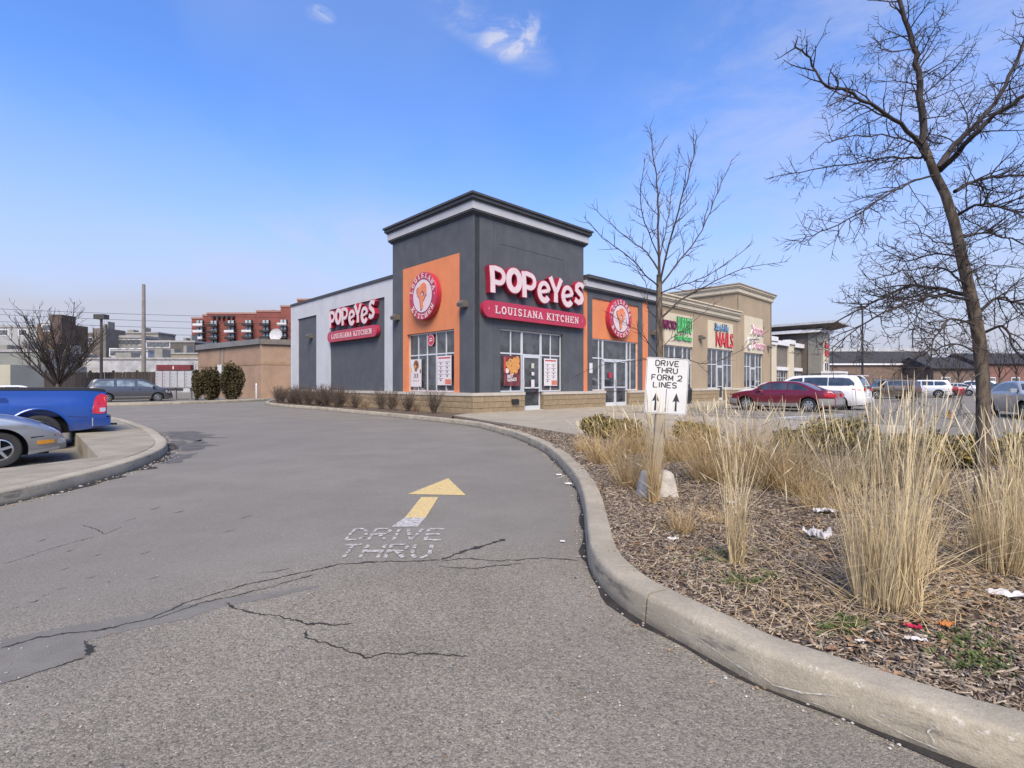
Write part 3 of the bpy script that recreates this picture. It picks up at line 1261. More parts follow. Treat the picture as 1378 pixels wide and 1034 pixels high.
def window(F, us, zs, parent, skip=(), name='window', fw=.055, d=-.06, m=None, mg=None, depth=.09, gname='pane'):
    """us, zs: mullion and rail lines. One frame with a pane per cell"""
    m = m or M_ALU
    mg = mg or M_GLASS
    b = MB()
    h = fw / 2
    for i, u in enumerate(us):
        a = u if i == 0 else u - h
        c = u if i == len(us) - 1 else u + h
        if i == 0:
            c = u + fw
        if i == len(us) - 1:
            a = u - fw
        fbox(b, F, a, c, zs[0], zs[-1], d - depth, d)
    for j, q in enumerate(zs):
        a = q if j == 0 else q - h
        c = q if j == len(zs) - 1 else q + h
        if j == 0:
            c = q + fw
        if j == len(zs) - 1:
            a = q - fw
        for i in range(len(us) - 1):
            if (i, j) in skip:
                continue
            ua = us[i] + (fw if i == 0 else h)
            uc = us[i + 1] - (fw if i == len(us) - 2 else h)
            fbox(b, F, ua, uc, a, c, d - depth, d - .004)
    w_ = b.build(name, m, parent)
    for i in range(len(us) - 1):
        for j in range(len(zs) - 1):
            if ('cell', i, j) in skip:
                continue
            p = MB()
            fbox(p, F, us[i] + .012, us[i + 1] - .012, zs[j] + .012, zs[j + 1] - .012, d - .05, d - .03)
            p.build(gname, mg, w_)
    return w_


def door(F, u0, u1, z0, z1, parent, leaves=1, d=-.05, m=None, fw=.09, bar=True):
    m = m or M_ALU
    wd = (u1 - u0) / leaves
    for k in range(leaves):
        a, c = u0 + k * wd + .006, u0 + (k + 1) * wd - .006
        b = MB()
        fbox(b, F, a, a + fw, z0, z1, d - .05, d)
        fbox(b, F, c - fw, c, z0, z1, d - .05, d)
        fbox(b, F, a + fw, c - fw, z1 - fw, z1, d - .05, d - .002)
        fbox(b, F, a + fw, c - fw, z0, z0 + fw * 1.9, d - .05, d - .002)
        if bar:
            fbox(b, F, a + fw, c - fw, z0 + .93, z0 + .99, d - .045, d + .03)
        o = b.build('door', m, parent)
        p = MB()
        fbox(p, F, a + fw * .6, c - fw * .6, z0 + fw, z1 - fw * .6, d - .034, d - .02)
        p.build('pane', M_GLASS, o)
        h = MB()
        hu = a + fw * .5 if (leaves == 1 or k == 1) else c - fw * .5
        h.tube([F(hu, z0 + .95, d), F(hu, z0 + .95, d + .06), F(hu, z0 + 1.35, d + .06), F(hu, z0 + 1.35, d)], .013, 6)
        h.build('handle', M_STEEL, o)


TH, TW, TD = 8.1, 6.92, 6.02       # tower wall height, width, depth
# inner bodies
box('body', M_INT, .25, TW - .25, .25, TD - .25, .1, TH, rest)
box('body', M_INT, .28, 13.5, TD - .24, 18.6, .1, 6.2, rest)
box('body', M_INT, TW - .24, 13.6, .25, TD - .26, .1, 6.2, rest)
box('roof', M_ROOF, .02, 13.78, TD + .01, 18.8, 6.25, 6.32, rest)
box('roof', M_ROOF, TW + .01, 13.78, .02, TD + .005, 6.25, 6.32, rest)
box('roof', M_ROOF, .02, TW - .02, .02, TD - .02, TH + .1, TH + .5, rest)
box('wall', M_LGREY, -.05, 13.79, 18.76, 18.9, .12, 6.5, rest)

PZ = .95
WZ = (PZ + .01, 2.6, 3.6)
# front tower wall
slab('wall_panel', M_CHAR, FR, 0, 1.0, PZ, TH, [], .06, parent=rest)
slab('wall_panel', M_CHAR, FR, 1.012, 5.74, PZ, TH, [(1.38, 5.35, PZ, 3.62)], .06, parent=rest)
slab('wall_panel', M_CHAR, FR, 5.752, TW, PZ, TH, [], .06, parent=rest)
slab('wall', M_CHAR, FL, -.06, .83, PZ, TH, [], .058, parent=rest)
slab('wall_panel', M_CHAR, FL, .842, 5.08, 6.66, TH, [], .06, parent=rest)
slab('orange_panel', M_ORANGE, FL, .842, 5.08, PZ, 6.65, [(1.17, 4.73, PZ, 3.58)], .075, parent=rest)
slab('wall_panel', M_CHAR, FL, 5.092, TD, PZ, TH, [], .06, parent=rest)
# tower sides above the lower roofs
slab('wall', M_CHAR, Face((TW, 0, 0), (0, 1, 0), (1, 0, 0)), -.055, TD, 5.9, TH, [], .0, parent=rest)
slab('wall', M_CHAR, Face((0, TD, 0), (1, 0, 0), (0, 1, 0)), -.055, TW, 6.0, TH, [], .0, parent=rest)

# thin reveal lines on the front above the sign
b = MB()
for (a, c, e, f) in ((1.35, 5.4, 7.1, 7.115), (5.385, 5.4, 6.3, 7.1)):
    fbox(b, FR, a, c, e, f, .058, .0635)
b.build('reveal_line', M_BLACK, rest)


def ring(b, x0, x1, y0, y1, z0, z1, p, inner=.0):
    """solid slab of the rectangle grown by p"""
    b.box(x0 - p, x1 + p, y0 - p, y1 + p, z0, z1)


def cornice(x0, x1, y0, y1, parts, parent):
    for (z0, z1, p, m, nm) in parts:
        b = MB()
        ring(b, x0, x1, y0, y1, z0, z1, p)
        b.build(nm, m, parent)


cornice(0, TW, 0, TD, [(8.02, 8.07, .10, M_DARKTRIM, 'cornice'), (8.072, 8.12, .15, M_DARKTRIM, 'cornice'), (8.122, 8.19, .20, M_DARKTRIM, 'cornice'),
                       (8.192, 8.50, .22, M_BAND, 'cornice_band'),
                       (8.502, 8.56, .27, M_DARKTRIM, 'cornice'), (8.562, 8.70, .33, M_DARKTRIM, 'cornice'), (8.702, 8.79, .39, M_BRONZE, 'coping')], rest)
# windows and doors of the front tower wall
window(FR, [1.38, 2.09, 2.76], [WZ[0], 2.6, 3.62], rest, fw=.06)
window(FR, [3.97, 4.63, 5.35], [WZ[0], 2.6, 3.62], rest, fw=.06)
window(FR, [2.762, 3.968], [2.55, 3.62], rest, fw=.06)
door(FR, 2.80, 3.93, .17, 2.545, rest)
window(FL, [1.17, 1.90, 2.61, 3.30, 3.99, 4.73], [WZ[0], 2.6, 3.58], rest, fw=.06)

# side wall: pale stucco with two recessed charcoal fields
slab('wall', M_LGREY, FL, TD + .002, 18.8, PZ, 6.42, [(6.84, 13.04, PZ, 5.6), (14.9, 17.8, PZ, 5.5)], .03, back=-.1, parent=rest)
slab('recessed_panel', M_CHAR, FL, 6.84, 13.04, PZ, 5.6, [], -.045, back=-.09, parent=rest)
slab('recessed_panel', M_CHAR, FL, 14.9, 17.8, PZ, 5.5, [], -.045, back=-.09, parent=rest)
b = MB()
fbox(b, FL, TD + .01, 18.92, 6.422, 6.56, -.3, .09)
b.build('coping', M_DARKTRIM, rest)

# front bay right of the tower
slab('orange_strip', M_ORANGE, FR, TW + .003, 7.28, PZ, 5.93, [], .02, parent=rest)
slab('wall_panel', M_CHAR, FR, 7.283, 7.64, PZ, 5.93, [], .05, parent=rest)
slab('wall_panel', M_CHAR, FR, 7.643, 11.87, 5.62, 5.93, [], .05, parent=rest)
slab('orange_panel', M_ORANGE, FR, 7.643, 11.87, PZ, 5.617, [(7.66, 11.85, PZ, 3.6)], .0, parent=rest)
slab('wall_panel', M_CHAR, FR, 11.873, 12.27, PZ, 5.93, [], .05, parent=rest)
slab('orange_strip', M_ORANGE, FR, 12.273, 12.9, PZ, 5.93, [], .02, parent=rest)
slab('wall_panel', M_CHAR, FR, 12.903, 13.8, PZ, 5.93, [], .05, parent=rest)
for (z0, z1, p, m, nm) in [(5.932, 6.0, .12, M_DARKTRIM, 'cornice'), (6.002, 6.1, .18, M_DARKTRIM, 'cornice'), (6.102, 6.40, .20, M_BAND, 'cornice_band'), (6.402, 6.50, .26, M_DARKTRIM, 'cornice'), (6.502, 6.66, .34, M_BRONZE, 'coping')]:
    b = MB()
    fbox(b, FR, TW + .07, 13.83, z0, z1, -.3, p)
    b.build(nm, m, rest)
window(FR, [7.66, 8.32, 8.66], [WZ[0], 2.62, 3.6], rest, fw=.06)
window(FR, [10.86, 11.2, 11.85], [WZ[0], 2.62, 3.6], rest, fw=.06)
window(FR, [8.662, 10.858], [2.55, 3.6], rest, fw=.06)
door(FR, 8.70, 10.82, .17, 2.545, rest, leaves=2)

# stone base
random.seed(3)


def stone_base(F, u0, u1, z0, z1, parent, gaps=(), rows=3, lens=(.58, .78, .46), thick=.13, m=None, capm=None, cap=.13):
    m = m or M_STONE
    segs = []
    cur = u0
    for g0, g1 in list(gaps) + [(u1, u1)]:
        if g0 > cur:
            segs.append((cur, g0))
        cur = g1
    meshes = {}
    zc = z1 - cap
    hrow = (zc - z0) / rows
    for a, c in segs:
        mb = MB()
        fbox(mb, F, a + .01, c - .01, z0, zc, -.2, thick - .025)
        mb.build('mortar', M_MORTAR, parent)
        for r_ in range(rows):
            u = a
            first = True
            while u < c - .01:
                L = rnd.choice(lens)
                if first and r_ % 2:
                    L *= .5
                first = False
                if u + L > c - .12:
                    L = c - u
                key = (round(L, 3),)
                if key not in meshes:
                    q = MB()
                    g_ = .007
                    e = .006
                    # chamfered block, local u from 0..L, z 0..hrow
                    f0 = [(g_, g_), (L - g_, g_), (L - g_, hrow - g_), (g_, hrow - g_)]
                    f1 = [(g_ + e, g_ + e), (L - g_ - e, g_ + e), (L - g_ - e, hrow - g_ - e), (g_ + e, hrow - g_ - e)]
                    A = [F.u * x + Vector((0, 0, y)) for x, y in f0]
                    B = [F.u * x + Vector((0, 0, y)) + F.n * .03 for x, y in f0]
                    Cc = [F.u * x + Vector((0, 0, y)) + F.n * (.036 + rnd.uniform(0, .004)) for x, y in f1]
                    for P_, Q_ in ((A, B), (B, Cc)):
                        for k in range(4):
                            k2 = (k + 1) % 4
                            q.face([P_[k], P_[k2], Q_[k2], Q_[k]])
                    q.face(Cc)
                    me_o = q.build('stone_block', m, parent)
                    meshes[key] = me_o.data
                    o = me_o
                else:
                    o = bpy.data.objects.new('stone_block', meshes[key])
                    COL.objects.link(o)
                    o.parent = parent
                o.location = F(u, z0 + r_ * hrow, thick - .03 + rnd.uniform(-.003, .004))
                u += L
        cb = MB()
        fbox(cb, F, a, c, zc + .002, z1 - .002, -.2, thick + .035)
        cb.build('cap_stone', capm or M_CAP, parent)


stone_base(FR, -.13, 13.8, .08, PZ, rest, gaps=[(2.76, 3.97), (8.66, 10.86)])
stone_base(FL, -.128, 6.1, .08, PZ, rest)
stone_base(FL, 6.1, 18.8, .08, PZ, rest, lens=(1.2, 1.5, .9))
for a, c in ((2.76, 3.97), (8.66, 10.86)):
    b = MB()
    fbox(b, FR, a, c, .10, .168, -.2, .1)
    b.build('threshold', M_CAP, rest)
b = MB()
fbox(b, FR, 1.95, 2.32, .46, .66, .13, .22)
b.build('vent_cover', M_BLACK, rest)


# ------------------------------------------------------------------ lettering for the signs
def arc(cx, cy, rx, ry, a0, a1, n=14):
    return [(cx + rx * math.cos(R(a0 + (a1 - a0) * k / n)), cy + ry * math.sin(R(a0 + (a1 - a0) * k / n))) for k in range(n + 1)]


POP = {
    'P': [([(.17, 0), (.15, .5), (.10, 1.0)], [.26, .24, .25]), ([(.02, .90), (.3, .94)] + arc(.50, .655, .30, .255, 90, -90, 10) + [(.2, .42)], [.20] * 14)],
    'O': [(arc(.5, .5, .33, .385, 0, 360, 26), None)],
    'e': [([(.10, .42), (.5, .47), (.86, .55)], [.15, .15, .17]), (arc(.5, .46, .345, .33, 12, 325, 22), [.20] * 12 + [.25] * 11)],
    'Y': [([(.5, 0), (.5, .5)], [.27, .23]), ([(.5, .40), (.35, .62), (.12, .98)], [.22, .22, .26]), ([(.5, .40), (.66, .62), (.86, .98)], [.22, .20, .24])],
    'S': [([(.90, .80), (.70, .90), (.46, .90), (.27, .78), (.27, .64), (.48, .53), (.70, .44), (.78, .28), (.66, .14), (.42, .09), (.12, .20)],
           [.24, .22, .22, .23, .24, .25, .25, .25, .24, .22, .26])],
}


def pop_sign(F, u0, zb, k, label, mirror=False, board_z=None, board_u=(0, 6.57), bh=.68):
    """script name over a pill shaped board; F gives world position"""
    sg = empty('restaurant_sign', (0, 0, 0), 0, label, 'sign', 'restaurant name signs')
    W_ = lambda u, q, d: C0 + Matrix.Rotation(ALPHA, 3, 'Z') @ F(u, q, d)
    o0 = W_(u0, zb, 0)
    sg.location = o0
    MP = lambda u, q, d: W_(u0 + u * k, zb + q * k, d) - o0
    lay = [('P', .33, .96, 0.0, 1.07), ('O', 1.20, .98, .12, 1.06), ('P', 2.14, .98, .02, 1.10), ('e', 3.08, .93, -.12, 1.16), ('Y', 3.82, 1.02, .03, 1.12), ('e', 4.68, .96, -.14, 1.20), ('S', 5.60, .82, .10, 1.08)]
    for n_, (ch, x, wd, y, hh) in enumerate(lay):
        f = MB()
        rb = MB()
        for j, (pts, ws) in enumerate(POP[ch]):
            P = [(x + p[0] * wd, y + p[1] * hh) for p in pts]
            if ws is None:
                ws = [.24 + .05 * abs(math.cos(2 * PI * i / (len(P) - 1))) for i in range(len(P))]
                closed = True
                P = P[:-1]
                ws = ws[:-1]
            else:
                closed = False
            e = .0015 * j
            f.ribbon(P, [q * .98 for q in ws], .262 + e, .275 + e, MP, closed)
            rb.ribbon(P, [q + .075 for q in ws], .03, .26 + e, MP, closed)
        o = rb.build('letter', M_RED, sg)
        f.build('letter_face', M_SIGNW, o)
    # board
    L0, L1 = board_u
    r_ = bh / 2
    zc = board_z
    out = [(L0 + r_ + r_ * math.cos(a), zc + r_ * math.sin(a)) for a in [PI / 2 + PI * i / 12 for i in range(13)]]
    out += [(L1 - r_ + r_ * math.cos(a), zc + r_ * math.sin(a)) for a in [-PI / 2 + PI * i / 12 for i in range(13)]]
    b = MB()
    b.prism(out, .05, .24, MP)
    o = b.build('name_board', M_SIGNRED, sg)
    slabtext('LOUISIANA KITCHEN', MP, L0 + .62, zc - .155, L1 - L0 - 1.2, .31, .245, o, M_SIGNW)
    for sx in (L0 + .30, L1 - .30):
        q = MB()
        st = []
        for i in range(16):
            a = 2 * PI * i / 16
            rr = (.13 if i % 4 == 0 else .035)
            st.append((sx + rr * math.cos(a) * .7, zc + rr * math.sin(a)))
        q.prism(st, .242, .25, MP)
        q.build('star_mark', mat('sign_pink', (.62, .16, .2), .5), o)
    return sg



def slab_glyph(b, ch, x, y, wd, h, d, mp, rotf=None):
    """slab serif capital built from strokes; mp maps u, z, d"""
    T, t = .20, .11      # thick and thin strokes
    sf = []              # serifs: (x centre, y, half width)
    st = []
    if ch == 'L':
        st = [([(.25, .05), (.25, .95)], T), ([(.1, .06), (.92, .06)], t), ([(.9, .0), (.9, .32)], t)]
        sf = [(.25, .95, .22)]
    elif ch == 'O':
        st = [(arc(.5, .5, .36, .44, 0, 360, 18), .18)]
    elif ch == 'U':
        st = [([(.22, .95), (.22, .35)] + arc(.5, .33, .28, .27, 180, 360, 8) + [(.78, .95)], .16)]
        sf = [(.22, .95, .2), (.78, .95, .18)]
    elif ch == 'I':
        st = [([(.5, .05), (.5, .95)], T * 1.5)]
        sf = [(.5, .95, .42), (.5, .05, .42)]
    elif ch == 'S':
        st = [([(.82, .76), (.66, .92), (.38, .93), (.2, .78), (.28, .58), (.72, .42), (.82, .24), (.64, .08), (.34, .07), (.16, .26)], .17)]
    elif ch == 'A':
        st = [([(.5, .97), (.82, .05)], T), ([(.5, .97), (.16, .05)], .12), ([(.3, .34), (.7, .34)], t)]
        sf = [(.16, .05, .17), (.82, .05, .19)]
    elif ch == 'N':
        st = [([(.2, .05), (.2, .95)], .13), ([(.16, .97), (.8, .05)], T), ([(.8, .05), (.8, .95)], .13)]
        sf = [(.2, .05, .17), (.14, .95, .14), (.8, .95, .17)]
    elif ch == 'K':
        st = [([(.22, .05), (.22, .95)], T), ([(.82, .95), (.25, .42)], .13), ([(.42, .55), (.85, .05)], T)]
        sf = [(.22, .05, .2), (.22, .95, .2), (.82, .95, .16), (.85, .05, .15)]
    elif ch == 'T':
        st = [([(.5, .05), (.5, .95)], T), ([(.08, .93), (.92, .93)], .13), ([(.1, .7), (.1, .95)], .1), ([(.9, .7), (.9, .95)], .1)]
        sf = [(.5, .05, .22)]
    elif ch == 'C':
        st = [(arc(.52, .5, .36, .44, 42, 318, 14), .18), ([(.84, .68), (.84, .95)], .1)]
    elif ch == 'H':
        st = [([(.2, .05), (.2, .95)], T), ([(.8, .05), (.8, .95)], T), ([(.2, .5), (.8, .5)], t)]
        sf = [(.2, .05, .18), (.2, .95, .18), (.8, .05, .18), (.8, .95, .18)]
    elif ch == 'E':
        st = [([(.24, .05), (.24, .95)], T), ([(.1, .06), (.88, .06)], t), ([(.1, .94), (.86, .94)], t), ([(.24, .5), (.64, .5)], t), ([(.86, .0), (.86, .28)], t), ([(.84, .72), (.84, 1)], t), ([(.64, .38), (.64, .62)], .09)]
    for k, (pts, ww) in enumerate(st):
        P = [(x + p[0] * wd, y + p[1] * h) for p in pts]
        if rotf:
            P = [rotf(p) for p in P]
        b.ribbon(P, ww * wd * 1.05, d, d + .012 + .0008 * k, mp)
    for k, (sx, sy, hw) in enumerate(sf):
        P = [(x + (sx - hw) * wd, y + sy * h), (x + (sx + hw) * wd, y + sy * h)]
        if rotf:
            P = [rotf(p) for p in P]
        b.ribbon(P, .11 * h, d, d + .018 + .0007 * k, mp)


WID = {'I': .62, ' ': .55}


def slabtext(s_, mp, x, y, width, h, d, parent, m):
    tot = sum(WID.get(c, 1.0) for c in s_) + .14 * (len(s_) - 1)
    k = width / tot
    b = MB()
    for c in s_:
        wv = WID.get(c, 1.0)
        if c != ' ':
            slab_glyph(b, c, x, y, wv * k, h, d, mp)
        x += (wv + .14) * k
    return b.build('lettering', m, parent)


# readable direction on each wall
SFR = Face((0, 0, 0), (1, 0, 0), (0, -1, 0))
SFL = Face((0, 0, 0), (0, -1, 0), (-1, 0, 0))
pop_sign(Face((0, -.06, 0), (1, 0, 0), (0, -1, 0)), .24, 4.98, 1.0, 'large red and white name sign on the front of the corner tower', board_z=-.66)
pop_sign(Face((.045, 0, 0), (0, -1, 0), (-1, 0, 0)), -12.98, 4.50, .865, 'name sign on the dark recessed field of the pale side wall', board_z=-.60)


def roundel(F, u, zc, r_, label):
    sg = empty('round_sign', (0, 0, 0), 0, label, 'sign', 'round restaurant signs')
    W_ = lambda a, q, d: C0 + Matrix.Rotation(ALPHA, 3, 'Z') @ F(a, q, d)
    o0 = W_(u, zc, 0)
    sg.location = o0
    MP = lambda a, q, d: W_(u + a, zc + q, d) - o0
    b = MB()
    b.lathe([(0, .05), (r_, .05), (r_, .27), (r_ - .015, .285), (0, .285)], 56, MP)
    disc = b.build('disc', M_SIGNRED, sg, smooth=40)
    b = MB()
    b.lathe([(.0, .286), (.715 * r_, .286), (.715 * r_, .29), (0, .29)], 48, MP)
    b.build('dark_ring', M_NAVY, sg)
    b = MB()
    b.lathe([(.0, .290), (.685 * r_, .290), (.685 * r_, .295), (0, .295)], 48, MP)
    b.build('inner_disc', M_SIGNW, sg)
    # orange profile under a cap, facing left
    prof = [(-.42, .18), (-.40, .32), (-.22, .40), (-.05, .50), (.12, .53), (.26, .46), (.33, .30), (.32, .10), (.20, -.08), (.10, -.22), (.06, -.34), (.10, -.46), (-.04, -.60), (-.10, -.62),
            (-.13, -.45), (-.19, -.20), (-.25, -.04), (-.33, -.02), (-.36, .08)]
    b = MB()
    b.prism([(p[0] * r_, p[1] * r_ + .02) for p in prof], .2955, .303, MP)
    b.build('orange_emblem', mat('emblem_orange', (.66, .21, .10), .6), sg)
    b = MB()
    for pts in ([(-.42, .18), (-.36, .08), (-.33, -.02), (-.25, -.04), (-.19, -.20), (-.13, -.45), (-.10, -.62), (.02, -.56)], [(.32, .02), (.20, -.10), (.10, -.24)], [(-.42, .18), (-.40, .30), (-.28, .37)]):
        b.ribbon([(p[0] * r_, p[1] * r_ + .02) for p in pts], .028, .2956, .3045, MP)
    b.ribbon([(-.06, .10), (.02, .20), (.10, .12), (.06, -.02)], .05, .3035, .3065, MP)
    b.build('emblem_line', M_NAVY, sg)
    b = MB()
    b.prism([(p[0] * .06 + .0, p[1] * .08 + .06) for p in ((-1, 0), (0, -1), (1, 0), (0, 1))], .3035, .309, MP)
    b.build('emblem_eye', M_SIGNW, sg)
    b = MB()
    rm = .855 * r_
    for word, a0, a1, up in (('LOUISIANA', 162, 18, 1), ('KITCHEN', 216, 324, 0)):
        n = len(word)
        for i, ch in enumerate(word):
            a = R(a0 + (a1 - a0) * i / (n - 1))
            h_, wd = .205 * r_, .20 * r_ * (.7 if ch == 'I' else 1)
            if up:
                th = a - PI / 2
            else:
                th = a + PI / 2
            cx, cy = rm * math.cos(a), rm * math.sin(a)
            rf = (lambda p, cx=cx, cy=cy, th=th: (cx + p[0] * math.cos(th) - p[1] * math.sin(th), cy + p[0] * math.sin(th) + p[1] * math.cos(th)))
            slab_glyph(b, ch, -wd / 2, -h_ / 2, wd, h_, .2855, MP, rf)
    b.build('lettering', M_SIGNW, sg)
    b = MB()
    for a in (0, 180):
        cx = rm * math.cos(R(a))
        b.prism([(cx + .05 * r_ * p[0], .07 * r_ * p[1]) for p in ((-1, 0), (0, -1), (1, 0), (0, 1))], .2855, .292, MP)
    b.build('star_mark', mat('sign_pink', (.62, .16, .2), .5), sg)


roundel(Face((-.075, 0, 0), (0, -1, 0), (-1, 0, 0)), -3.05, 5.13, 1.04, 'round red sign on the orange side panel of the corner tower')
roundel(Face((0, 0, 0), (1, 0, 0), (0, -1, 0)), 9.80, 4.74, 1.02, 'round red sign above the double doors of the orange bay')


def wall_light(F, u, zc, label, group='box lights on the restaurant walls'):
    sg = empty('wall_light', (0, 0, 0), 0, label, 'light', group)
    W_ = lambda a, q, d: C0 + Matrix.Rotation(ALPHA, 3, 'Z') @ F(a, q, d)
    o0 = W_(u, zc, 0)
    sg.location = o0
    MP = lambda a, q, d: W_(u + a, zc + q, d) - o0
    b = MB()
    b.box(-.19, .19, -.12, .12, 0, .04, MP)
    b.prism([(.04, .15), (.04, -.10), (.30, -.10), (.34, .02), (.20, .15)], -.17, .17, lambda d, q, a: MP(a, q, d))
    b.build('housing', M_LAMPBOX, sg)
    b = MB()
    b.box(-.14, .14, -.115, -.098, .07, .28, MP)
    b.build('lens', M_LAMPGL, sg)


XL = Face((-.05, 0, 0), (0, 1, 0), (-1, 0, 0))
wall_light(XL, 5.55, 4.44, 'box light on the tower side at its junction with the pale wall')
wall_light(XL, .45, 4.50, 'box light between the orange side panel and the tower corner')
wall_light(Face((.045, 0, 0), (0, 1, 0), (-1, 0, 0)), 15.75, 4.25, 'box light on the narrow charcoal field of the side wall')
wall_light(Face((0, -.05, 0), (1, 0, 0), (0, -1, 0)), 13.3, 4.25, 'box light on the charcoal pier beside the burrito shop')


# ------------------------------------------------------------------ posters in the windows
def poster_frame(F, name, label, u0, u1, z0, z1, base, parts, d=.01, tilt=0):
    sg = empty(name, (0, 0, 0), 0, label, 'poster')
    W_ = lambda a, q, dd: C0 + Matrix.Rotation(ALPHA, 3, 'Z') @ F(a, q, dd)
    o0 = W_(u0, z0, 0)
    sg.location = o0
    MP = lambda a, q, dd: W_(u0 + a * (u1 - u0), z0 + q * (z1 - z0), dd) - o0
    b = MB()
    b.box(0, 1, 0, 1, d, d + .008, MP)
    b.build('sheet', base, sg)
    for nm, m, polys in parts:
        q = MB()
        for i, p in enumerate(polys):
            q.prism(p, d + .0085, d + .010 + .0003 * (i % 9), MP)
        q.build(nm, m, sg)
    return sg, MP


PW = mat('poster_white', (.62, .58, .58), .6, .05)
PR = mat('poster_red', (.42, .06, .05), .6)
PM = mat('poster_maroon', (.15, .035, .04), .6, .5, 3)
PGD = mat('poster_gold', (.55, .26, .07), .6, .5, 30)
PG2 = mat('poster_pale_gold', (.66, .40, .14), .6, .4, 30)
PBR = mat('poster_brown', (.24, .10, .04), .6, .5, 18)
PGR = mat('poster_print', (.16, .12, .13), .7)
PSL = mat('poster_salmon', (.55, .17, .11), .7)


def rect(a, b_, c, d_):
    return [(a, c), (b_, c), (b_, d_), (a, d_)]


def ell(cx, cy, rx, ry, n=12, j=0):
    return [(cx + rx * math.cos(2 * PI * k / n) * (1 + j * rnd.uniform(-1, 1)), cy + ry * math.sin(2 * PI * k / n) * (1 + j * rnd.uniform(-1, 1))) for k in range(n)]


def menu_parts():
    pr = [('header', PR, [rect(.08, .92, .90, .95)])]
    g_ = []
    for row in range(5):
        for col in range(2):
            y = .72 - row * .14
            x = .10 + col * .45
            if row == 4 and col == 1:
                continue
            g_.append(rect(x, x + .34, y + .06, y + .075))
            g_.append(ell(x + .16, y + .01, .06, .03, 8, .2))
    pr.append(('print', PGR, g_))
    pr.append(('picture', PSL, [rect(.56, .98, .03, .20)]))
    return pr


PF = Face((0, .055, 0), (1, 0, 0), (0, -1, 0))
PLF = Face((.055, 0, 0), (0, -1, 0), (-1, 0, 0))
poster_frame(PF, 'menu_poster', 'white menu poster in the window right of the tower door', 4.12, 5.02, 1.22, 2.46, PW, menu_parts(), d=.055)
poster_frame(PLF, 'menu_poster', 'white menu poster in the nearer half of the side tower window', -2.45, -1.45, 1.25, 2.50, PW, menu_parts(), d=.055)
nug = []
for (cx, cy, rx, ry) in [(.25, .72, .14, .10), (.42, .80, .15, .11), (.60, .72, .14, .09), (.80, .86, .16, .13), (.35, .60, .15, .10), (.56, .56, .16, .10), (.78, .66, .17, .13), (.48, .46, .12, .09), (.70, .50, .12, .08), (.62, .86, .10, .09)]:
    nug.append(ell(cx, cy, rx, ry, 11, .12))
nug2 = [ell(cx + .03, cy + .03, rx * .5, ry * .5, 9, .15) for (cx, cy, rx, ry) in [(.25, .72, .14, .10), (.42, .80, .15, .11), (.80, .86, .16, .13), (.56, .56, .16, .10), (.78, .66, .17, .13), (.70, .5, .1, .08)]]
sg, MPp = poster_frame(PF, 'food_poster', 'dark red fried chicken poster in the window left of the tower door', 1.62, 2.62, 1.22, 2.50, PM, [('chicken_picture', PGD, nug), ('highlight', PG2, nug2), ('dip_picture', PW, [ell(.2, .50, .11, .085, 12)]), ('red_edge', PR, [rect(.0, .12, .45, .95)])], d=.055)
textmesh('BEST\nWINGS', 'lettering', mat('poster_letter', (.7, .66, .66), .6), sg, lambda u, v, d: MPp(u, v + .10 * u, d), .24, .55, bold=.03, depth=.003, d0=.066, x=.2, y=.1)
dr = [ell(.52, .80, .26, .17, 14, .08), ell(.5, .62, .14, .08, 10, .1)]
sg, MPp = poster_frame(PLF, 'food_poster', 'tall white fried chicken poster in the farther half of the side tower window', -4.52, -3.66, 1.18, 2.42, PW, [('chicken_picture', PBR, dr), ('highlight', PGD, [ell(.6, .84, .12, .07, 10, .1), ell(.42, .74, .1, .06, 9, .1)]), ('side_picture', PG2, [ell(.06, .60, .08, .10, 8)]), ('dark_picture', PGR, [ell(.92, .56, .07, .09, 9)]),
                                                                                                    ('print', PSL, [rect(.25, .33, .18, .25), rect(.46, .54, .18, .25), rect(.67, .75, .18, .25)])], d=.055)
textmesh('33', 'lettering', PBR, sg, MPp, .16, .42, bold=.02, depth=.003, d0=.066, x=.3, y=.32)
# small round decal high in the side window and small notices on the door
W0 = lambda F: (lambda a, q, d: C0 + Matrix.Rotation(ALPHA, 3, 'Z') @ F(a, q, d))
b = MB()
mp_ = W0(PLF)
b.lathe([(0, .055), (.27, .055), (.27, .062), (0, .062)], 28, lambda x, y, d: mp_(-2.93 + x, 3.22 + y, d) - mp_(-2.93, 3.22, 0))
o = b.build('window_decal', M_SIGNRED)
o.location = mp_(-2.93, 3.22, 0)
tag(o, 'small round red decal high in the middle of the side tower window', 'decal')
b = MB()
b.ribbon(arc(0, 0, .235, .235, 0, 360, 28), .02, .063, .066, lambda x, y, d: mp_(-2.93 + x, 3.22 + y, d) - mp_(-2.93, 3.22, 0))
for yy, ww in ((.05, .2), (-.04, .24)):
    b.ribbon([(-ww / 2, yy), (ww / 2, yy + .03)], .05, .063, .067, lambda x, y, d: mp_(-2.93 + x, 3.22 + y, d) - mp_(-2.93, 3.22, 0))
q_ = b.build('decal_print', M_SIGNW, o)
mp2 = W0(PF)
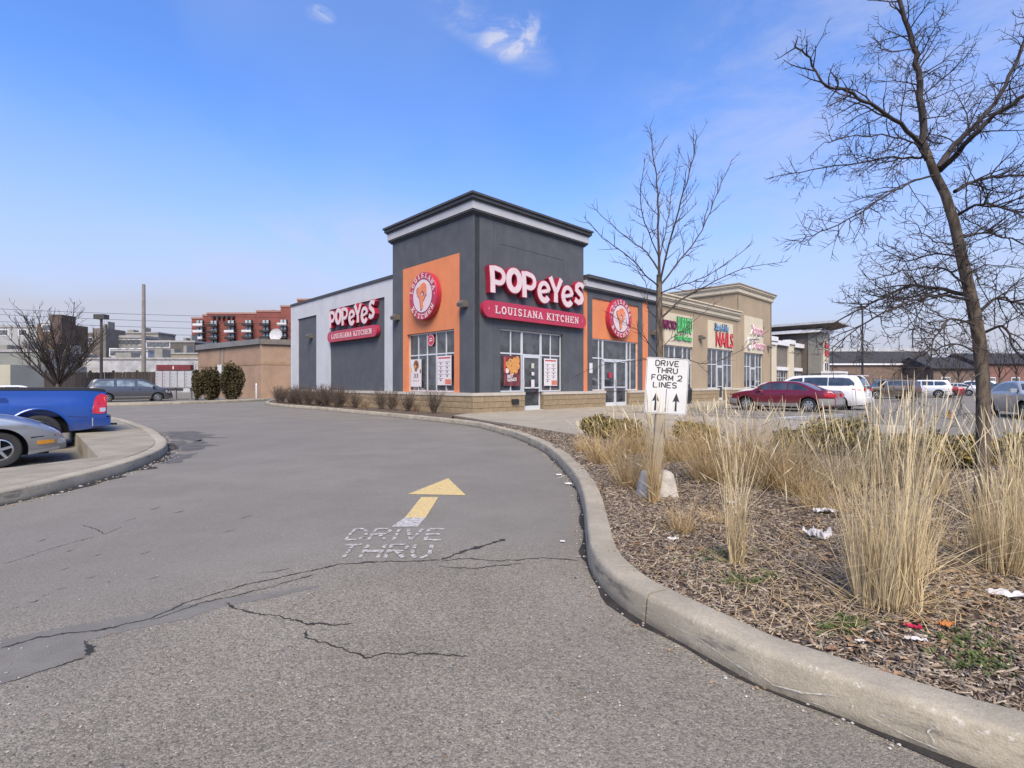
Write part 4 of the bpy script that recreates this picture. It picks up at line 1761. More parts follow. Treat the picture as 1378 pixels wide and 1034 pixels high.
for nm, lab, u, q, ww, hh, m in (('door_notice', 'small pale green notice on the tower door glass', 3.30, 2.0, .17, .21, mat('notice_green', (.5, .52, .38), .7)), ('door_notice', 'small square notice below the green one on the tower door', 3.31, 1.68, .17, .15, PW), ('door_notice', 'tall white notice lowest on the tower door glass', 3.29, 1.13, .2, .36, PW),
                                ('wall_notice', 'white paper notice on the dark pier left of the double doors', 7.40, 1.85, .25, .5, PW), ('window_decal', 'small red decal on the left leaf of the double doors', 9.1, 1.62, .3, .28, M_SIGNRED)):
    b = MB()
    zoff = .055
    if nm == 'wall_notice':
        zoff = .106
    b.box(0, ww, 0, hh, zoff, zoff + .006, lambda a, v, d, u=u, q=q: mp2(u + a, q + v, d) - mp2(u, q, 0))
    b.m = [0] * len(b.f)
    o = b.build(nm, m)
    o.location = mp2(u, q, 0)
    tag(o, lab, 'notice' if 'notice' in nm else 'decal')

# ================================================================== SHOPS
M_TAN = mat('tan_stucco', (.34, .265, .175), .9, .08, .6, bmp=.4, bscale=150, grime=.2)
M_CREAM = mat('cream_stucco', (.56, .49, .36), .9, .06, .8, bmp=.3, bscale=150, grime=.18)
M_TAUPE = mat('taupe_stucco', (.17, .15, .125), .9, .10, .8, grime=.2)
M_BROWNW = mat('brown_siding', (.115, .095, .08), .9, .12, 1, grime=.2)
M_GREYW = mat('grey_siding', (.21, .205, .18), .9, .1, 1, grime=.2)
M_WTRIM = mat('white_trim', (.66, .66, .66), .7, .06, 1, grime=.2)
M_BRICKR = mat('red_brick_far', (.25, .085, .05), .9, .22, 2.5, fine=.3, grime=.15)
M_BRICKB = mat('brown_brick', (.17, .12, .095), .9, .2, 2, fine=.4)
M_SHING = mat('dark_shingle', (.035, .036, .04), .9, .3, 3, fine=.4)

shop = empty('shop_building', C0, ALPHA, 'long tan and cream shop building joined to the restaurant', 'shop building')
x0, x1, x2 = 13.8, 25.2, 32.15
ops = [(14.72, 18.25, PZ, 3.65), (20.45, 24.45, PZ, 3.72)]
slab('wall', M_TAN, FR, x0 + .01, x1, PZ, 5.97, ops, .0, parent=shop)
slab('wall', M_TAN, FR, x1 + .003, x2, PZ, 8.05, [(26.5, 30.2, PZ, 3.70)], .03, parent=shop)
for a, c, e, f in ((14.72, 18.25, 3.66, 5.62), (20.45, 24.45, 3.73, 5.64), (26.5, 30.2, 3.71, 6.5)):
    slab('sign_panel', M_CREAM, FR, a, c, e, f, [], .05 if a < 25 else .08, back=.0, parent=shop)
box('body', M_INT, x0 + .2, x1 + .05, .27, 11.7, .1, 5.9, shop)
box('body', M_INT, x1 + .3, x2 - .3, .3, 11.7, .1, 7.9, shop)
box('roof', M_ROOF, x0 + .05, x1, .26, 18.7, 6.2, 6.3, shop)
slab('wall', M_TAN, Face((x1, 0, 0), (0, 1, 0), (-1, 0, 0)), -.03, 12, 6.0, 8.05, [], .0, parent=shop)
slab('wall', M_TAN, Face((x2, 0, 0), (0, 1, 0), (1, 0, 0)), -.03, 12, .1, 8.05, [], .0, parent=shop)
slab('wall', M_TAN, Face((0, 12, 0), (1, 0, 0), (0, 1, 0)), x0, x2, .1, 6.1, [], .0, parent=shop)
for z0_, z1_, p in [(5.975, 6.06, .10), (6.062, 6.3, .16), (6.302, 6.38, .24), (6.382, 6.56, .30), (6.562, 6.64, .38)]:
    b = MB()
    fbox(b, FR, x0 + .05, x1 + .25, z0_, z1_, -.2, p)
    b.build('cornice', M_CREAM, shop)
cornice(x1, x2, 0, 12, [(8.055, 8.12, .12, M_CREAM, 'cornice'), (8.122, 8.42, .17, M_CREAM, 'cornice'), (8.422, 8.5, .26, M_CREAM, 'cornice'), (8.502, 8.64, .32, M_CREAM, 'cornice'), (8.642, 8.71, .38, M_TAN, 'coping')], shop)
stone_base(FR, x0, x2, .08, 1.0, shop, gaps=[(16.1, 17.1), (21.98, 22.98), (27.9, 28.9)], rows=3, lens=(1.2, .9), thick=.12)
window(FR, [14.72, 15.4, 16.08], [1.0, 2.65, 3.65], shop, fw=.06)
window(FR, [17.12, 17.7, 18.25], [1.0, 2.65, 3.65], shop, fw=.06)
window(FR, [16.09, 17.11], [2.55, 3.65], shop, fw=.06)
door(FR, 16.11, 17.09, .17, 2.54, shop)
window(FR, [20.45, 21.2, 21.97], [1.0, 2.65, 3.72], shop, fw=.06)
window(FR, [22.99, 23.7, 24.45], [1.0, 2.65, 3.72], shop, fw=.06)
window(FR, [21.98, 22.98], [2.55, 3.72], shop, fw=.06)
door(FR, 22.0, 22.96, .17, 2.54, shop)
window(FR, [26.5, 27.2, 27.88], [1.0, 2.65, 3.70], shop, fw=.06)
window(FR, [28.92, 29.55, 30.2], [1.0, 2.65, 3.70], shop, fw=.06)
window(FR, [27.89, 28.91], [2.55, 3.70], shop, fw=.06)
door(FR, 27.91, 28.89, .17, 2.54, shop)
slab('wall', M_CREAM, FR, x2 + .01, 33.2, .1, 4.6, [], .0, back=-2.2, parent=shop)
b = MB()
fbox(b, FR, x2 + .012, 33.35, 4.602, 4.8, -2.2, .12)
b.build('cap_stone', M_WTRIM, shop)


def shop_sign(label, u, parts, group='lit letter signs of the shops'):
    sg = empty('shop_sign', (0, 0, 0), 0, label, 'sign', group)
    W_ = lambda a, q, d: C0 + Matrix.Rotation(ALPHA, 3, 'Z') @ FR(a, q, d)
    o0 = W_(u, 4, 0)
    sg.location = o0
    MP = lambda a, q, d: W_(u + a, 4 + q, d) - o0
    for (txt, x, z, wd, h, m, back, bold, d, shear) in parts:
        o = textmesh(txt, 'lettering', back, sg, MP, h * 1.08, wd * 1.02, bold=bold + .006, depth=.07, d0=d, x=x - .02, y=z - .02, font_shear=shear)
        textmesh(txt, 'letter_face', m, o, MP, h, wd, bold=bold, depth=.01, d0=d + .073, x=x, y=z, font_shear=shear)
    return sg, MP


MG1 = mat('sign_green', (.14, .62, .20), .5, .05)
MG2 = mat('sign_dark_green', (.03, .16, .07), .5)
MPU = mat('sign_plum', (.22, .03, .10), .5)
MPUD = mat('sign_dark_plum', (.07, .012, .04), .5)
MBL = mat('sign_blue', (.22, .40, .62), .5)
MNV = mat('sign_dark_blue', (.03, .05, .10), .5)
MRD = mat('sign_bright_red', (.75, .09, .11), .5)
MRDD = mat('sign_dark_red', (.20, .01, .02), .5)
MPK = mat('sign_pink_letter', (.60, .22, .30), .5)
shop_sign('green BURRITO letter sign with plum first word on cream panel', 14.3, [
    ('MUCHO', .15, .62, 1.55, .50, MPU, MPUD, .0, .06, 0), ('BURRITO', 1.85, .50, 1.85, .92, MG1, MG2, .0, .06, 0), ('Fresh Mexican', 1.55, .02, 2.1, .36, MG1, MG2, .0, .06, .25)])
shop_sign('red NAILS letter sign under blue script on cream panel', 20.6, [
    ('Start A Nu', .75, 1.02, 2.15, .48, MBL, MNV, .008, .06, .2), ('NAILS', .95, -.08, 2.75, .95, MRD, MRDD, .0, .06, 0)])
sg, MPs = shop_sign('pale pink script letter sign on the tall cream panel', 26.6, [
    ('Xtreme', .95, 1.15, 2.6, .72, MPK, M_WTRIM, .005, .09, .2), ('Dreams', 1.25, .05, 2.55, .62, MPK, M_WTRIM, .005, .09, .1)])
b = MB()
b.ribbon(arc(.6, .42, .26, .4, 60, 330, 12), .14, .09, .2, MPs)
b.build('swirl_mark', M_WTRIM, sg)
b = MB()
b.ribbon([(.7, .78), (2.7, .95)], .08, .09, .16, MPs)
b.build('underline', M_WTRIM, sg)
wall_light(FR, 19.3, 4.35, 'box light between the burrito sign and the nails sign', 'box lights on the tan shops')
wall_light(FR, 31.3, 4.3, 'box light at the far end of the tan shops', 'box lights on the tan shops')

# grey shop beyond, set back, and its taller wing
sh2 = empty('shop_building', C0, ALPHA, 'taupe and brown shop building with a flat overhanging roof', 'shop building')
FC = Face((0, 1.8, 0), (1, 0, 0), (0, -1, 0))
for a, c, m, zt in ((33.25, 37.8, M_CREAM, 5.3), (37.8, 38.4, M_CREAM, 5.3), (38.4, 41.7, M_TAUPE, 5.0), (41.7, 43.3, M_CREAM, 5.25), (43.3, 46.0, M_TAUPE, 5.0)):
    o_ = [(38.7, 41.5, .1, 2.6)] if a == 38.4 else ([(43.5, 45.8, .1, 2.6)] if a == 43.3 else [])
    slab('wall', m, FC, a, c, .1, zt, o_, .0 if m is M_TAUPE else .12, parent=sh2)
for a, c, zt in ((33.2, 38.5, 5.31), (38.5, 41.6, 5.02), (41.6, 43.4, 5.26), (43.4, 46.3, 5.02)):
    b = MB()
    fbox(b, FC, a, c, zt, zt + .42, -.4, .25)
    b.build('cornice', M_WTRIM, sh2)
for a, c in ((38.7, 41.5), (43.5, 45.8)):
    b = MB()
    fbox(b, FC, a - .15, c + .15, 2.62, 2.95, .01, .14)
    b.build('lintel', M_WTRIM, sh2)
    n_ = 4
    window(FC, [a + (c - a) * k / n_ for k in range(n_ + 1)], [.1, 1.9, 2.6], sh2, fw=.06)
box('body', M_INT, 33.4, 46.2, 2.2, 12, .1, 4.9, sh2)
# taller wing
box('wing_wall', M_BROWNW, 46.2, 49.1, 1.2, 9.5, .1, 6.62, sh2)
box('wing_wall', M_GREYW, 46.1, 49.15, .0, 1.198, .1, 6.62, sh2)
slab('sign_panel', M_CREAM, FR, 46.75, 48.4, 2.6, 6.5, [], .06, back=0, parent=sh2)
window(Face((0, 0, 0), (1, 0, 0), (0, -1, 0)), [46.9, 47.6, 48.3], [2.62, 3.55], sh2, fw=.06, d=.14)
b = MB()
b.box(46.0, 49.5, -1.6, 0, 2.2, 2.6)
b.build('canopy', M_WTRIM, sh2)
b = MB()
b.box(45.6, 49.7, -.2, 9.7, 6.63, 6.95)
b.build('fascia', M_WTRIM, sh2)
b = MB()
pts = [(44.2, -2.2, 7.25), (50.8, -2.2, 7.25), (50.8, 10.8, 7.25), (44.2, 10.8, 7.25)]
b.box(47, 48.9, 0, 8.5, 6.952, 7.25)
b.build('roof_base', M_BROWNW, sh2)
b = MB()
lo = [(44.6, -1.8), (50.4, -1.8), (50.4, 10.4), (44.6, 10.4)]
b.box(45.3, 50.4, -1.6, 10.0, 7.42, 7.66)
b.build('flat_roof', mat('roof_edge', (.42, .44, .46), .6), sh2)
b = MB()
P0 = [(46, -.2, 7.0), (49.6, -.2, 7.0), (49.6, 9, 7.0), (46, 9, 7.0)]
P1 = [(45.35, -1.55, 7.418), (50.35, -1.55, 7.418), (50.35, 9.9, 7.418), (45.35, 9.9, 7.418)]
for k in range(4):
    b.face([P0[k], P0[(k + 1) % 4], P1[(k + 1) % 4], P1[k]])
b.build('soffit', M_BROWNW, sh2)
sg, _m = shop_sign('small red letter sign on the tall wing of the taupe shop', 46.9, [('Asian', .05, 1.05, 1.35, .55, MRD, MRDD, .03, .08, 0), ('FOOD', .25, .2, 1.0, .6, MRD, MRDD, .03, .08, 0)], group=None)


# ------------------------------------------------------------------ far buildings
def block(root, m, x0, x1, y0, y1, z0, z1, name='wall', cap=None, capm=None):
    o = box(name, m, x0, x1, y0, y1, z0, z1, root)
    if cap:
        b = MB()
        b.box(x0 - .15, x1 + .15, y0 - .15, y1 + .15, z1 + .002, z1 + cap)
        b.build('parapet', capm or M_WTRIM, root)
    return o


def far_windows(root, F, us, zs, ww, hh, m=None, frame=None, d=.06):
    shared = None
    for u in us:
        for q in zs:
            if shared is None:
                b = MB()
                fbox(b, F, -ww / 2, ww / 2, 0, hh, -.1, d)
                # convert to local offset mesh
                o_ = b.build('window', frame or M_WTRIM, root)
                p = MB()
                fbox(p, F, -ww / 2 + .08 * ww, ww / 2 - .08 * ww, .1 * hh, .9 * hh, d, d + .02)
                p_ = p.build('pane', m or M_GLASSB, o_)
                shared = (o_, p_)
                o_.location = F.u * u + Vector((0, 0, q))
            else:
                o2 = bpy.data.objects.new('window', shared[0].data)
                COL.objects.link(o2)
                o2.parent = root
                o2.location = F.u * u + Vector((0, 0, q))
                p2 = bpy.data.objects.new('pane', shared[1].data)
                COL.objects.link(p2)
                p2.parent = o2


def W(px, Y):
    return (px - 689) / 685 * Y


def Z(py, Y):
    return 1.3 + (517 - py) / 685 * Y


# tan single storey building behind the far kerb, two walls meeting at an obtuse corner
tb = empty('storage_building', (0, 0, 0), 0, 'low peach brick building with a grey metal roof edge behind the junipers', 'building')
M_PEACH = mat('peach_brick', (.32, .215, .145), .9, .10, .8, fine=.25, grime=.35)
M_PEACH2 = mat('peach_band', (.30, .20, .12), .9, .15, .8, fine=.3, grime=.4)
A_ = (-33.6, 54.5)
B_ = (-22.7, 46.0)
C_ = (-6.0, 54.5)


def wall_run(root, a, c, z0, za, zc, m, name='wall', off=0, th=.3):
    dx, dy = c[0] - a[0], c[1] - a[1]
    l = math.hypot(dx, dy)
    nx, ny = dy / l, -dx / l          # towards the viewer
    b = MB()
    f = [(a[0] + nx * off, a[1] + ny * off), (c[0] + nx * off, c[1] + ny * off)]
    k = [(a[0] - nx * th, a[1] - ny * th), (c[0] - nx * th, c[1] - ny * th)]
    v = [(*f[0], z0), (*f[1], z0), (*f[1], zc), (*f[0], za), (*k[0], z0), (*k[1], z0), (*k[1], zc), (*k[0], za)]
    b.v = v
    b.f = [(0, 1, 2, 3), (5, 4, 7, 6), (3, 2, 6, 7), (0, 3, 7, 4), (1, 5, 6, 2)]
    b.m = [0] * 5
    return b.build(name, m, root)


wall_run(tb, A_, B_, -.1, 4.9, 4.9, M_PEACH, th=.3)
wall_run(tb, (B_[0] + .002, B_[1]), C_, -.1, 4.9, 4.9, M_PEACH, th=.28)
wall_run(tb, A_, B_, 3.05, 3.3, 3.3, M_PEACH2, name='brick_band', off=.03, th=-.01)
wall_run(tb, (B_[0] + .002, B_[1]), C_, 3.05, 3.3, 3.3, M_PEACH2, name='brick_band', off=.03, th=-.01)
M_METALROOF = mat('grey_metal_edge', (.19, .185, .18), .5, .15, 1, metal=.2)
wall_run(tb, A_, B_, 4.903, 5.45, 5.38, M_METALROOF, name='roof_edge', off=.25, th=.3)
wall_run(tb, (B_[0] + .002, B_[1]), C_, 4.903, 5.38, 5.38, mat('brown_metal_edge', (.14, .12, .10), .6), name='roof_edge', off=.22, th=.3)
b = MB()
b.face([(A_[0], A_[1], 5.3), (B_[0], B_[1], 5.3), (C_[0], C_[1], 5.3), (-10, 75, 5.3), (-40, 75, 5.3)])
b.build('roof', M_ROOF, tb)
for (t_, zz, ww, hh) in ((.42, 3.2, .5, 1.9), (.5, 2.6, .3, .8)):
    px_ = A_[0] + (B_[0] - A_[0]) * t_, A_[1] + (B_[1] - A_[1]) * t_
    b = MB()
    b.box(px_[0] - ww / 2, px_[0] + ww / 2, px_[1] - .5, px_[1] - .1, 1.2, zz)
    b.build('utility_box', M_LGREY, tb)
for t_ in (.38, .44):
    q = (A_[0] + (B_[0] - A_[0]) * t_, A_[1] + (B_[1] - A_[1]) * t_)
    b = MB()
    b.tube([(q[0] + .12, q[1] - .15, 3), (q[0] + .12, q[1] - .15, 4.9)], .05, 6)
    b.build('conduit', M_METALROOF, tb)
dish = empty('satellite_dish', (W(374, 50.5), 50.5, 5.3), 0, 'white satellite dish on the roof of the low peach building', 'satellite dish')
b = MB()
b.lathe([(0, 0), (.28, .03), (.5, .1), (.62, .17)], 24, lambda x, y, h: (x, -.3 + h * -.9 + y * .25, .85 + y))
b.build('reflector', mat('dish_grey', (.40, .40, .40), .7), dish, smooth=60)
b = MB()
b.tube([(0, 0, 0), (0, -.1, .6)], .08, 8)
b.build('mast', M_STEEL, dish)

# red brick apartment block, stepped
ap = empty('apartment_building', (0, 0, 0), 0, 'stepped red brick apartment block with balconies far behind', 'apartment building')
Ya = 150
steps = [(258, 274, 428.5), (274, 281, 424.5), (281, 348, 422), (348, 381, 419), (381, 404, 412.5), (404, 470, 403.5)]
M_APB = mat('red_apartment_brick', (.20, .062, .048), .9, .14, .3, fine=.1)
for i, (a, c, ty) in enumerate(steps):
    dpt = i * .4
    block(ap, M_APB, W(a, Ya) + .01, W(c, Ya), Ya - dpt, Ya + 22, 0, Z(ty + 1, Ya - dpt), cap=.5, capm=mat('apartment_parapet', (.30, .16, .13), .8))
FAP = Face((0, Ya, 0), (1, 0, 0), (0, -1, 0))
M_BALC = mat('balcony_white', (.55, .55, .55), .7)
M_BALD = mat('balcony_dark', (.03, .03, .032), .7)
for (px_, ptop, n_, wht) in ((275, 436, 5, (0, 1, 2, 3)), (293.7, 436.5, 5, ()), (316.5, 436, 5, (1,)), (339.4, 435.5, 5, (1,)), (362.6, 435.5, 4, ()), (386, 435, 4, (0,)), (403, 435, 4, ())):
    for k in range(n_):
        zc_ = Z(ptop + k * 8.7, Ya)
        xw = W(px_, Ya)
        ff = Ya - 2.2
        b = MB()
        b.box(xw - .95, xw + .95, ff - .1, Ya - 1.5, zc_ - .7, zc_ + .75)
        w_ = b.build('window', M_BALD, ap)
        b = MB()
        for sgn in (-.5, .5):
            b.box(xw + sgn - .34, xw + sgn + .34, ff - .16, ff - .12, zc_ - .7, zc_ + .7)
        b.build('pane', mat('curtained_pane', (.35, .38, .40), .3), w_)
        b = MB()
        b.box(xw - 1.35, xw + 1.35, ff - 1.2, ff - .05, zc_ - 1.0, zc_ - .85)
        b.box(xw - 1.35, xw + 1.35, ff - 1.25, ff - 1.18, zc_ - .85, zc_ - .3)
        b.build('balcony', M_BALC if k in wht or px_ == 275 else M_BALD, ap)
b = MB()
for k in range(5):
    b.box(W(289 + k * 6.4, Ya), W(289 + k * 6.4 + 4.0, Ya), Ya - 1.9, Ya - .9, Z(429, Ya), Z(426, Ya))
b.build('louvre', M_BALD, ap)
b = MB()
b.box(W(361, Ya), W(366, Ya), Ya + 2, Ya + 5, Z(419, Ya), Z(416, Ya))
b.build('roof_unit', M_BALD, ap)

# jumble of buildings at the left
far = [
    # px0, px1, ptop, pbot, Y, mat, cap, label, windows
    (-90, 50, 441, 500, 120, mat('pale_block', (.30, .305, .30), .9, .08, .2), .5, 'long pale grey block at the left edge of the skyline', (5, 1, -20, 452)),
    (50, 88, 436, 492, 112, mat('dark_brown_block', (.115, .085, .055), .9, .25, .4), None, 'dark brown tower behind the bare roadside tree', (1, 1, 63, 446)),
    (88, 126, 449, 485, 125, mat('brown_block', (.135, .115, .10), .9, .2, .4), .3, 'mid brown flat block right of the dark tower', (4, 2, 107, 462)),
    (125, 142.5, 442, 480, 118, mat('taupe_block', (.15, .135, .12), .9, .2, .4), None, 'narrow taupe block behind the street lamp', None),
    (143, 213, 449, 470, 138, mat('beige_block', (.27, .25, .215), .9, .1, .4), .4, 'pale beige building rising behind the tall plain pole', None),
    (142, 193, 455, 478, 122, mat('grey_block', (.20, .19, .18), .9, .12, .4), .6, 'grey flat roofed building in front of the beige one', (7, 1, 167, 465)),
    (195, 230, 461, 488, 118, mat('brown_grey_block', (.18, .165, .145), .9, .15, .4), .5, 'brownish low building left of the red apartments', (3, 1, 213, 468)),
    (229, 262, 461, 480, 112, mat('dark_roof_block', (.10, .09, .08), .9, .2, .4), .4, 'dark roofed low building touching the red apartments', None),
    (196, 266, 477, 505, 98, mat('tan_shed', (.24, .20, .15), .9, .15, .4), .3, 'tan shed roofed building before the red apartments', None),
    (150, 199, 473, 500, 92, mat('white_shed', (.40, .40, .40), .8, .1, .4), .3, 'white corrugated shed behind the dark fence', (4, 1, 172, 480)),
    (88, 268, 484, 510, 80, mat('pale_roof_shed', (.33, .33, .335), .8, .25, .6), .3, 'long low shed with a pale metal roof just over the fence', None),
    (-60, 62, 474, 512, 74, mat('grey_green_shed', (.19, .20, .18), .8, .1, .4), .4, 'grey green shed with loading bays at the left edge', None),
    (62, 92, 478, 508, 84, mat('pale_shed', (.27, .25, .225), .8, .1, .4), .3, 'pale low shed behind the bare roadside tree', None),
    (-14, 14, 491, 532, 52, mat('cream_container', (.36, .34, .26), .7, .1, .4), None, 'cream shipping container at the left edge', None),
    (28, 60, 492, 530, 60, mat('grey_block2', (.24, .22, .19), .8, .1, .4), None, 'small grey outbuilding left of the dark fence', None),
]
for (a, c, pt, pb, Y, m, cap, lab, win) in far:
    r_ = empty('container' if 'container' in lab else 'far_building', (W(a, Y), Y, 0), 0, lab, 'container' if 'container' in lab else 'building')
    wd = W(c, Y) - W(a, Y)
    H = Z(pt, Y)
    block(r_, m, 0, wd, 0, max(6, wd * .5), -.3, H, cap=cap, capm=(mat('dull_coping', (.30, .29, .28), .8) if cap else None))
    if win:
        n_, rows, cx, cyp = win
        wx = W(cx, Y) - W(a, Y)
        F_ = Face((0, 0, 0), (1, 0, 0), (0, -1, 0))
        far_windows(r_, F_, [wx + (k - (n_ - 1) / 2) * (wd / (n_ + .5)) for k in range(n_)], [Z(cyp, Y) - j * 4 for j in range(rows)], 2.2, 1.5)
    elif 'container' not in lab and 'tower' not in lab:
        b = MB()
        for k in range(3):
            b.box(wd * (.12 + k * .3), wd * (.12 + k * .3) + wd * .16, -.08, .0, .3, H * .45)
        b.build('loading_door', M_BALD, r_)
        for u0_, u1_, h_ in ((.3, .42, 1.2), (.6, .66, 1.8)):
            b = MB()
            b.box(wd * u0_, wd * u1_, 2, 4, H, H + h_)
            b.build('roof_unit', M_GREYW, r_)
r_ = empty('far_building', (W(78.5, 111), 111, 0), 0, 'narrow brown stair head on the dark tower', 'building')
block(r_, mat('dark_brown_block2', (.085, .062, .05), .9, .2, .4), -1.25, 1.25, -.6, 3, 10, Z(424, 111))

# long building behind the lot on the right
lb = empty('mansard_building', (0, 0, 0), 0, 'long brown brick building with a dark mansard roof across the lot', 'building')
Yb = 86
xa, xb = W(1060, Yb), W(1256, Yb)
block(lb, M_BRICKB, xa, xb, Yb, Yb + 18, -.3, Z(491, Yb))
box('fascia', M_WTRIM, xa - .3, xb + .3, Yb - .35, Yb + .002 - .01, Z(491.5, Yb), Z(489.5, Yb), lb)
b = MB()
b.v = [(xa - .3, Yb - .3, Z(489.4, Yb)), (xb + .3, Yb - .3, Z(489.4, Yb)), (xb + .3, Yb + 1.8, Z(472, Yb)), (xa - .3, Yb + 1.8, Z(472, Yb))]
b.f = [(0, 1, 2, 3)]
b.m = [0]
b.build('mansard_roof', M_SHING, lb)
box('parapet', mat('pale_metal', (.40, .41, .42), .6), xa - .4, xb + .4, Yb + 1.75, Yb + 17, Z(472.2, Yb), Z(468, Yb), lb)
for k in range(9):
    b = MB()
    u = xa + 3 + k * (xb - xa - 5) / 8
    b.box(u - .9, u + .9, Yb - .08, Yb - .003, .4, 2.3)
    w_ = b.build('window', M_BROWNW, lb)
    b = MB()
    b.box(u - .75, u + .75, Yb - .12, Yb - .085, .55, 2.15)
    b.build('pane', M_GLASSB, w_)
th_ = [(1180, 1240, 468, 460, 'chimneyed'), ]
for i, (a, c, pt, Y, m, lab) in enumerate([(1256, 1312, 486, 80, M_BRICKB, 'brown brick row house beyond the lot, left one of the pair'), (1318, 1430, 480, 84, mat('dull_red_brick', (.19, .10, .08), .9, .2, 1, fine=.3), 'dull red brick row house behind the large tree'),
                                         (1440, 1560, 476, 84, M_BRICKB, 'brown brick row house farthest right beyond the lot')]):
    r_ = empty('row_house', (W(a, Y), Y, 0), 0, lab, 'house')
    wd = W(c, Y) - W(a, Y)
    H = Z(pt, Y)
    block(r_, m, 0, wd, 0, 9, -.3, H - 1.2)
    b = MB()
    b.v = [(-.4, -.5, H - 1.2), (wd + .4, -.5, H - 1.2), (wd + .4, 4.5, H + .8), (-.4, 4.5, H + .8), (-.4, 9.5, H - 1.2), (wd + .4, 9.5, H - 1.2)]
    b.f = [(0, 1, 2, 3), (3, 2, 5, 4), (0, 3, 4), (1, 5, 2)]
    b.m = [0] * 4
    b.build('roof', M_SHING, r_)
    for k in range(int(wd // 4)):
        b = MB()
        b.box(1.2 + k * 4, 2.6 + k * 4, -.07, 0, 1.0, 2.4)
        w_ = b.build('window', M_WTRIM, r_)
        b = MB()
        b.box(1.3 + k * 4, 2.5 + k * 4, -.1, -.072, 1.1, 2.3)
        b.build('pane', M_GLASSB, w_)

# dark board fence at the back left: every board on its own
fe = empty('board_fence', (0, 0, 0), 0, 'tall dark brown board fence behind the parked minivan', 'fence')
M_FENCE = mat('dark_fence_board', (.045, .036, .030), .85, .3, 3, perobj=.5)
fa, fb = (W(60, 46.5), 46.5), (W(216, 44.0), 44.0)
L_ = math.hypot(fb[0] - fa[0], fb[1] - fa[1])
n_ = int(L_ / .19)
bm_ = MB()
bm_.box(-.085, .085, -.012, .012, -.1, 2.35)
first = None
for k in range(n_):
    t_ = (k + .5) / n_
    o = bpy.data.objects.new('board', first.data) if first else bm_.build('board', M_FENCE, fe)
    if first:
        COL.objects.link(o)
        o.parent = fe
    else:
        first = o
    o.location = (fa[0] + (fb[0] - fa[0]) * t_, fa[1] + (fb[1] - fa[1]) * t_ + (k % 2) * .02, rnd.uniform(-.04, .03))
    o.rotation_euler = (0, rnd.uniform(-.008, .008), math.atan2(fb[1] - fa[1], fb[0] - fa[0]))
for k in range(6):
    t_ = k / 5
    b = MB()
    b.box(-.07, .07, -.07, .07, -.1, 2.5)
    o = b.build('post', M_FENCE, fe)
    o.location = (fa[0] + (fb[0] - fa[0]) * t_, fa[1] + (fb[1] - fa[1]) * t_ + .1, 0)

# community mailboxes
mbx = empty('mailbox_bank', (W(209, 42.0), 42.0, 0), 0, 'bank of grey community mailboxes with a dark red header', 'mailboxes')
M_MB = mat('mailbox_grey', (.42, .42, .42), .5, .06, 2, metal=.3)
M_MBD = mat('mailbox_dark', (.16, .155, .15), .6)
Wm = W(260, 42.0) - W(209, 42.0)
b = MB()
b.box(0, Wm, 0, .45, .95, 2.42)
b.build('cabinet', M_MBD, mbx)
b = MB()
b.box(.12, Wm - .2, -.05, .4, 2.43, 2.88)
b.build('header_sign', mat('header_red', (.13, .02, .022), .6), mbx)
textmesh('1', 'lettering', M_SIGNW, mbx, lambda u, v, d: Vector((u, -.05 - d, v)), .26, .1, bold=.02, depth=.01, d0=.0, x=Wm * .47, y=2.52)
for k in range(5):
    xk = .06 + k * (Wm - .08) / 5
    wd = (Wm - .1) / 5 - .07
    b = MB()
    b.box(xk, xk + wd, -.03, 0, 1.0, 2.36)
    un = b.build('mailbox_door_panel', M_MB, mbx)
    for j in range(5 if k != 3 else 1):
        b = MB()
        hh = 1.3 / 5 if k != 3 else 1.28
        b.box(xk + .03, xk + wd - .03, -.045, -.031, 1.04 + j * hh, 1.04 + (j + 1) * hh - .03)
        o = b.build('mailbox_door', M_MB, un)
        b = MB()
        b.box(xk + .08, xk + .16, -.052, -.046, 1.10 + j * hh, 1.16 + j * hh)
        b.build('number_label', mat('label_red', (.35, .03, .03), .6) if k < 2 else M_MBD, un)
for xk in (.3, Wm * .5, Wm - .3):
    b = MB()
    b.box(xk - .06, xk + .06, .15, .27, -.1, .95)
    b.build('leg', M_MBD, mbx)

# lamp post, tall pole, power lines, bollard, far lamp on the right
lp = empty('street_lamp', (W(136.5, 44), 44, 0), 0, 'brown street lamp with a single box head behind the fence', 'street lamp', None)
b = MB()
b.tube([(0, 0, -.1), (0, 0, 6.9)], [.13, .10], 10)
b.build('pole', M_BRONZE, lp)
b = MB()
b.box(-.45, .45, -.3, .3, 6.9, 7.3)
b.build('lamp_head', M_BRONZE, lp)
b = MB()
b.box(-.38, .38, -.25, .25, 6.885, 6.899)
b.build('lens', M_LAMPGL, lp)
tp = empty('utility_pole', (W(193.5, 46), 46, 0), 0, 'tall plain grey pole rising behind the mailboxes', 'pole')
b = MB()
b.tube([(0, 0, -.1), (0, 0, Z(383, 46))], [.19, .13], 12)
b.build('shaft', mat('weathered_pole', (.20, .18, .155), .8, .15, 2), tp)
rp = empty('street_lamp', (W(1160.5, 62), 62, 0), 0, 'thin black lamp post standing in the far lot', 'street lamp')
b = MB()
b.tube([(0, 0, -.1), (0, 0, Z(414, 62))], [.13, .09], 8)
b.build('pole', M_BLACK, rp)
b = MB()
b.box(-.5, .5, -.25, .25, Z(414, 62), Z(414, 62) + .15)
b.build('lamp_head', M_BLACK, rp)
rp = empty('street_lamp', (W(1228, 92), 92, 0), 0, 'thinner distant lamp post above the mansard roof', 'street lamp')
b = MB()
b.tube([(0, 0, -.1), (0, 0, Z(444, 92))], [.12, .09], 8)
b.build('pole', M_BLACK, rp)
b = MB()
b.box(-.5, .5, -.25, .25, Z(444, 92), Z(444, 92) + .18)
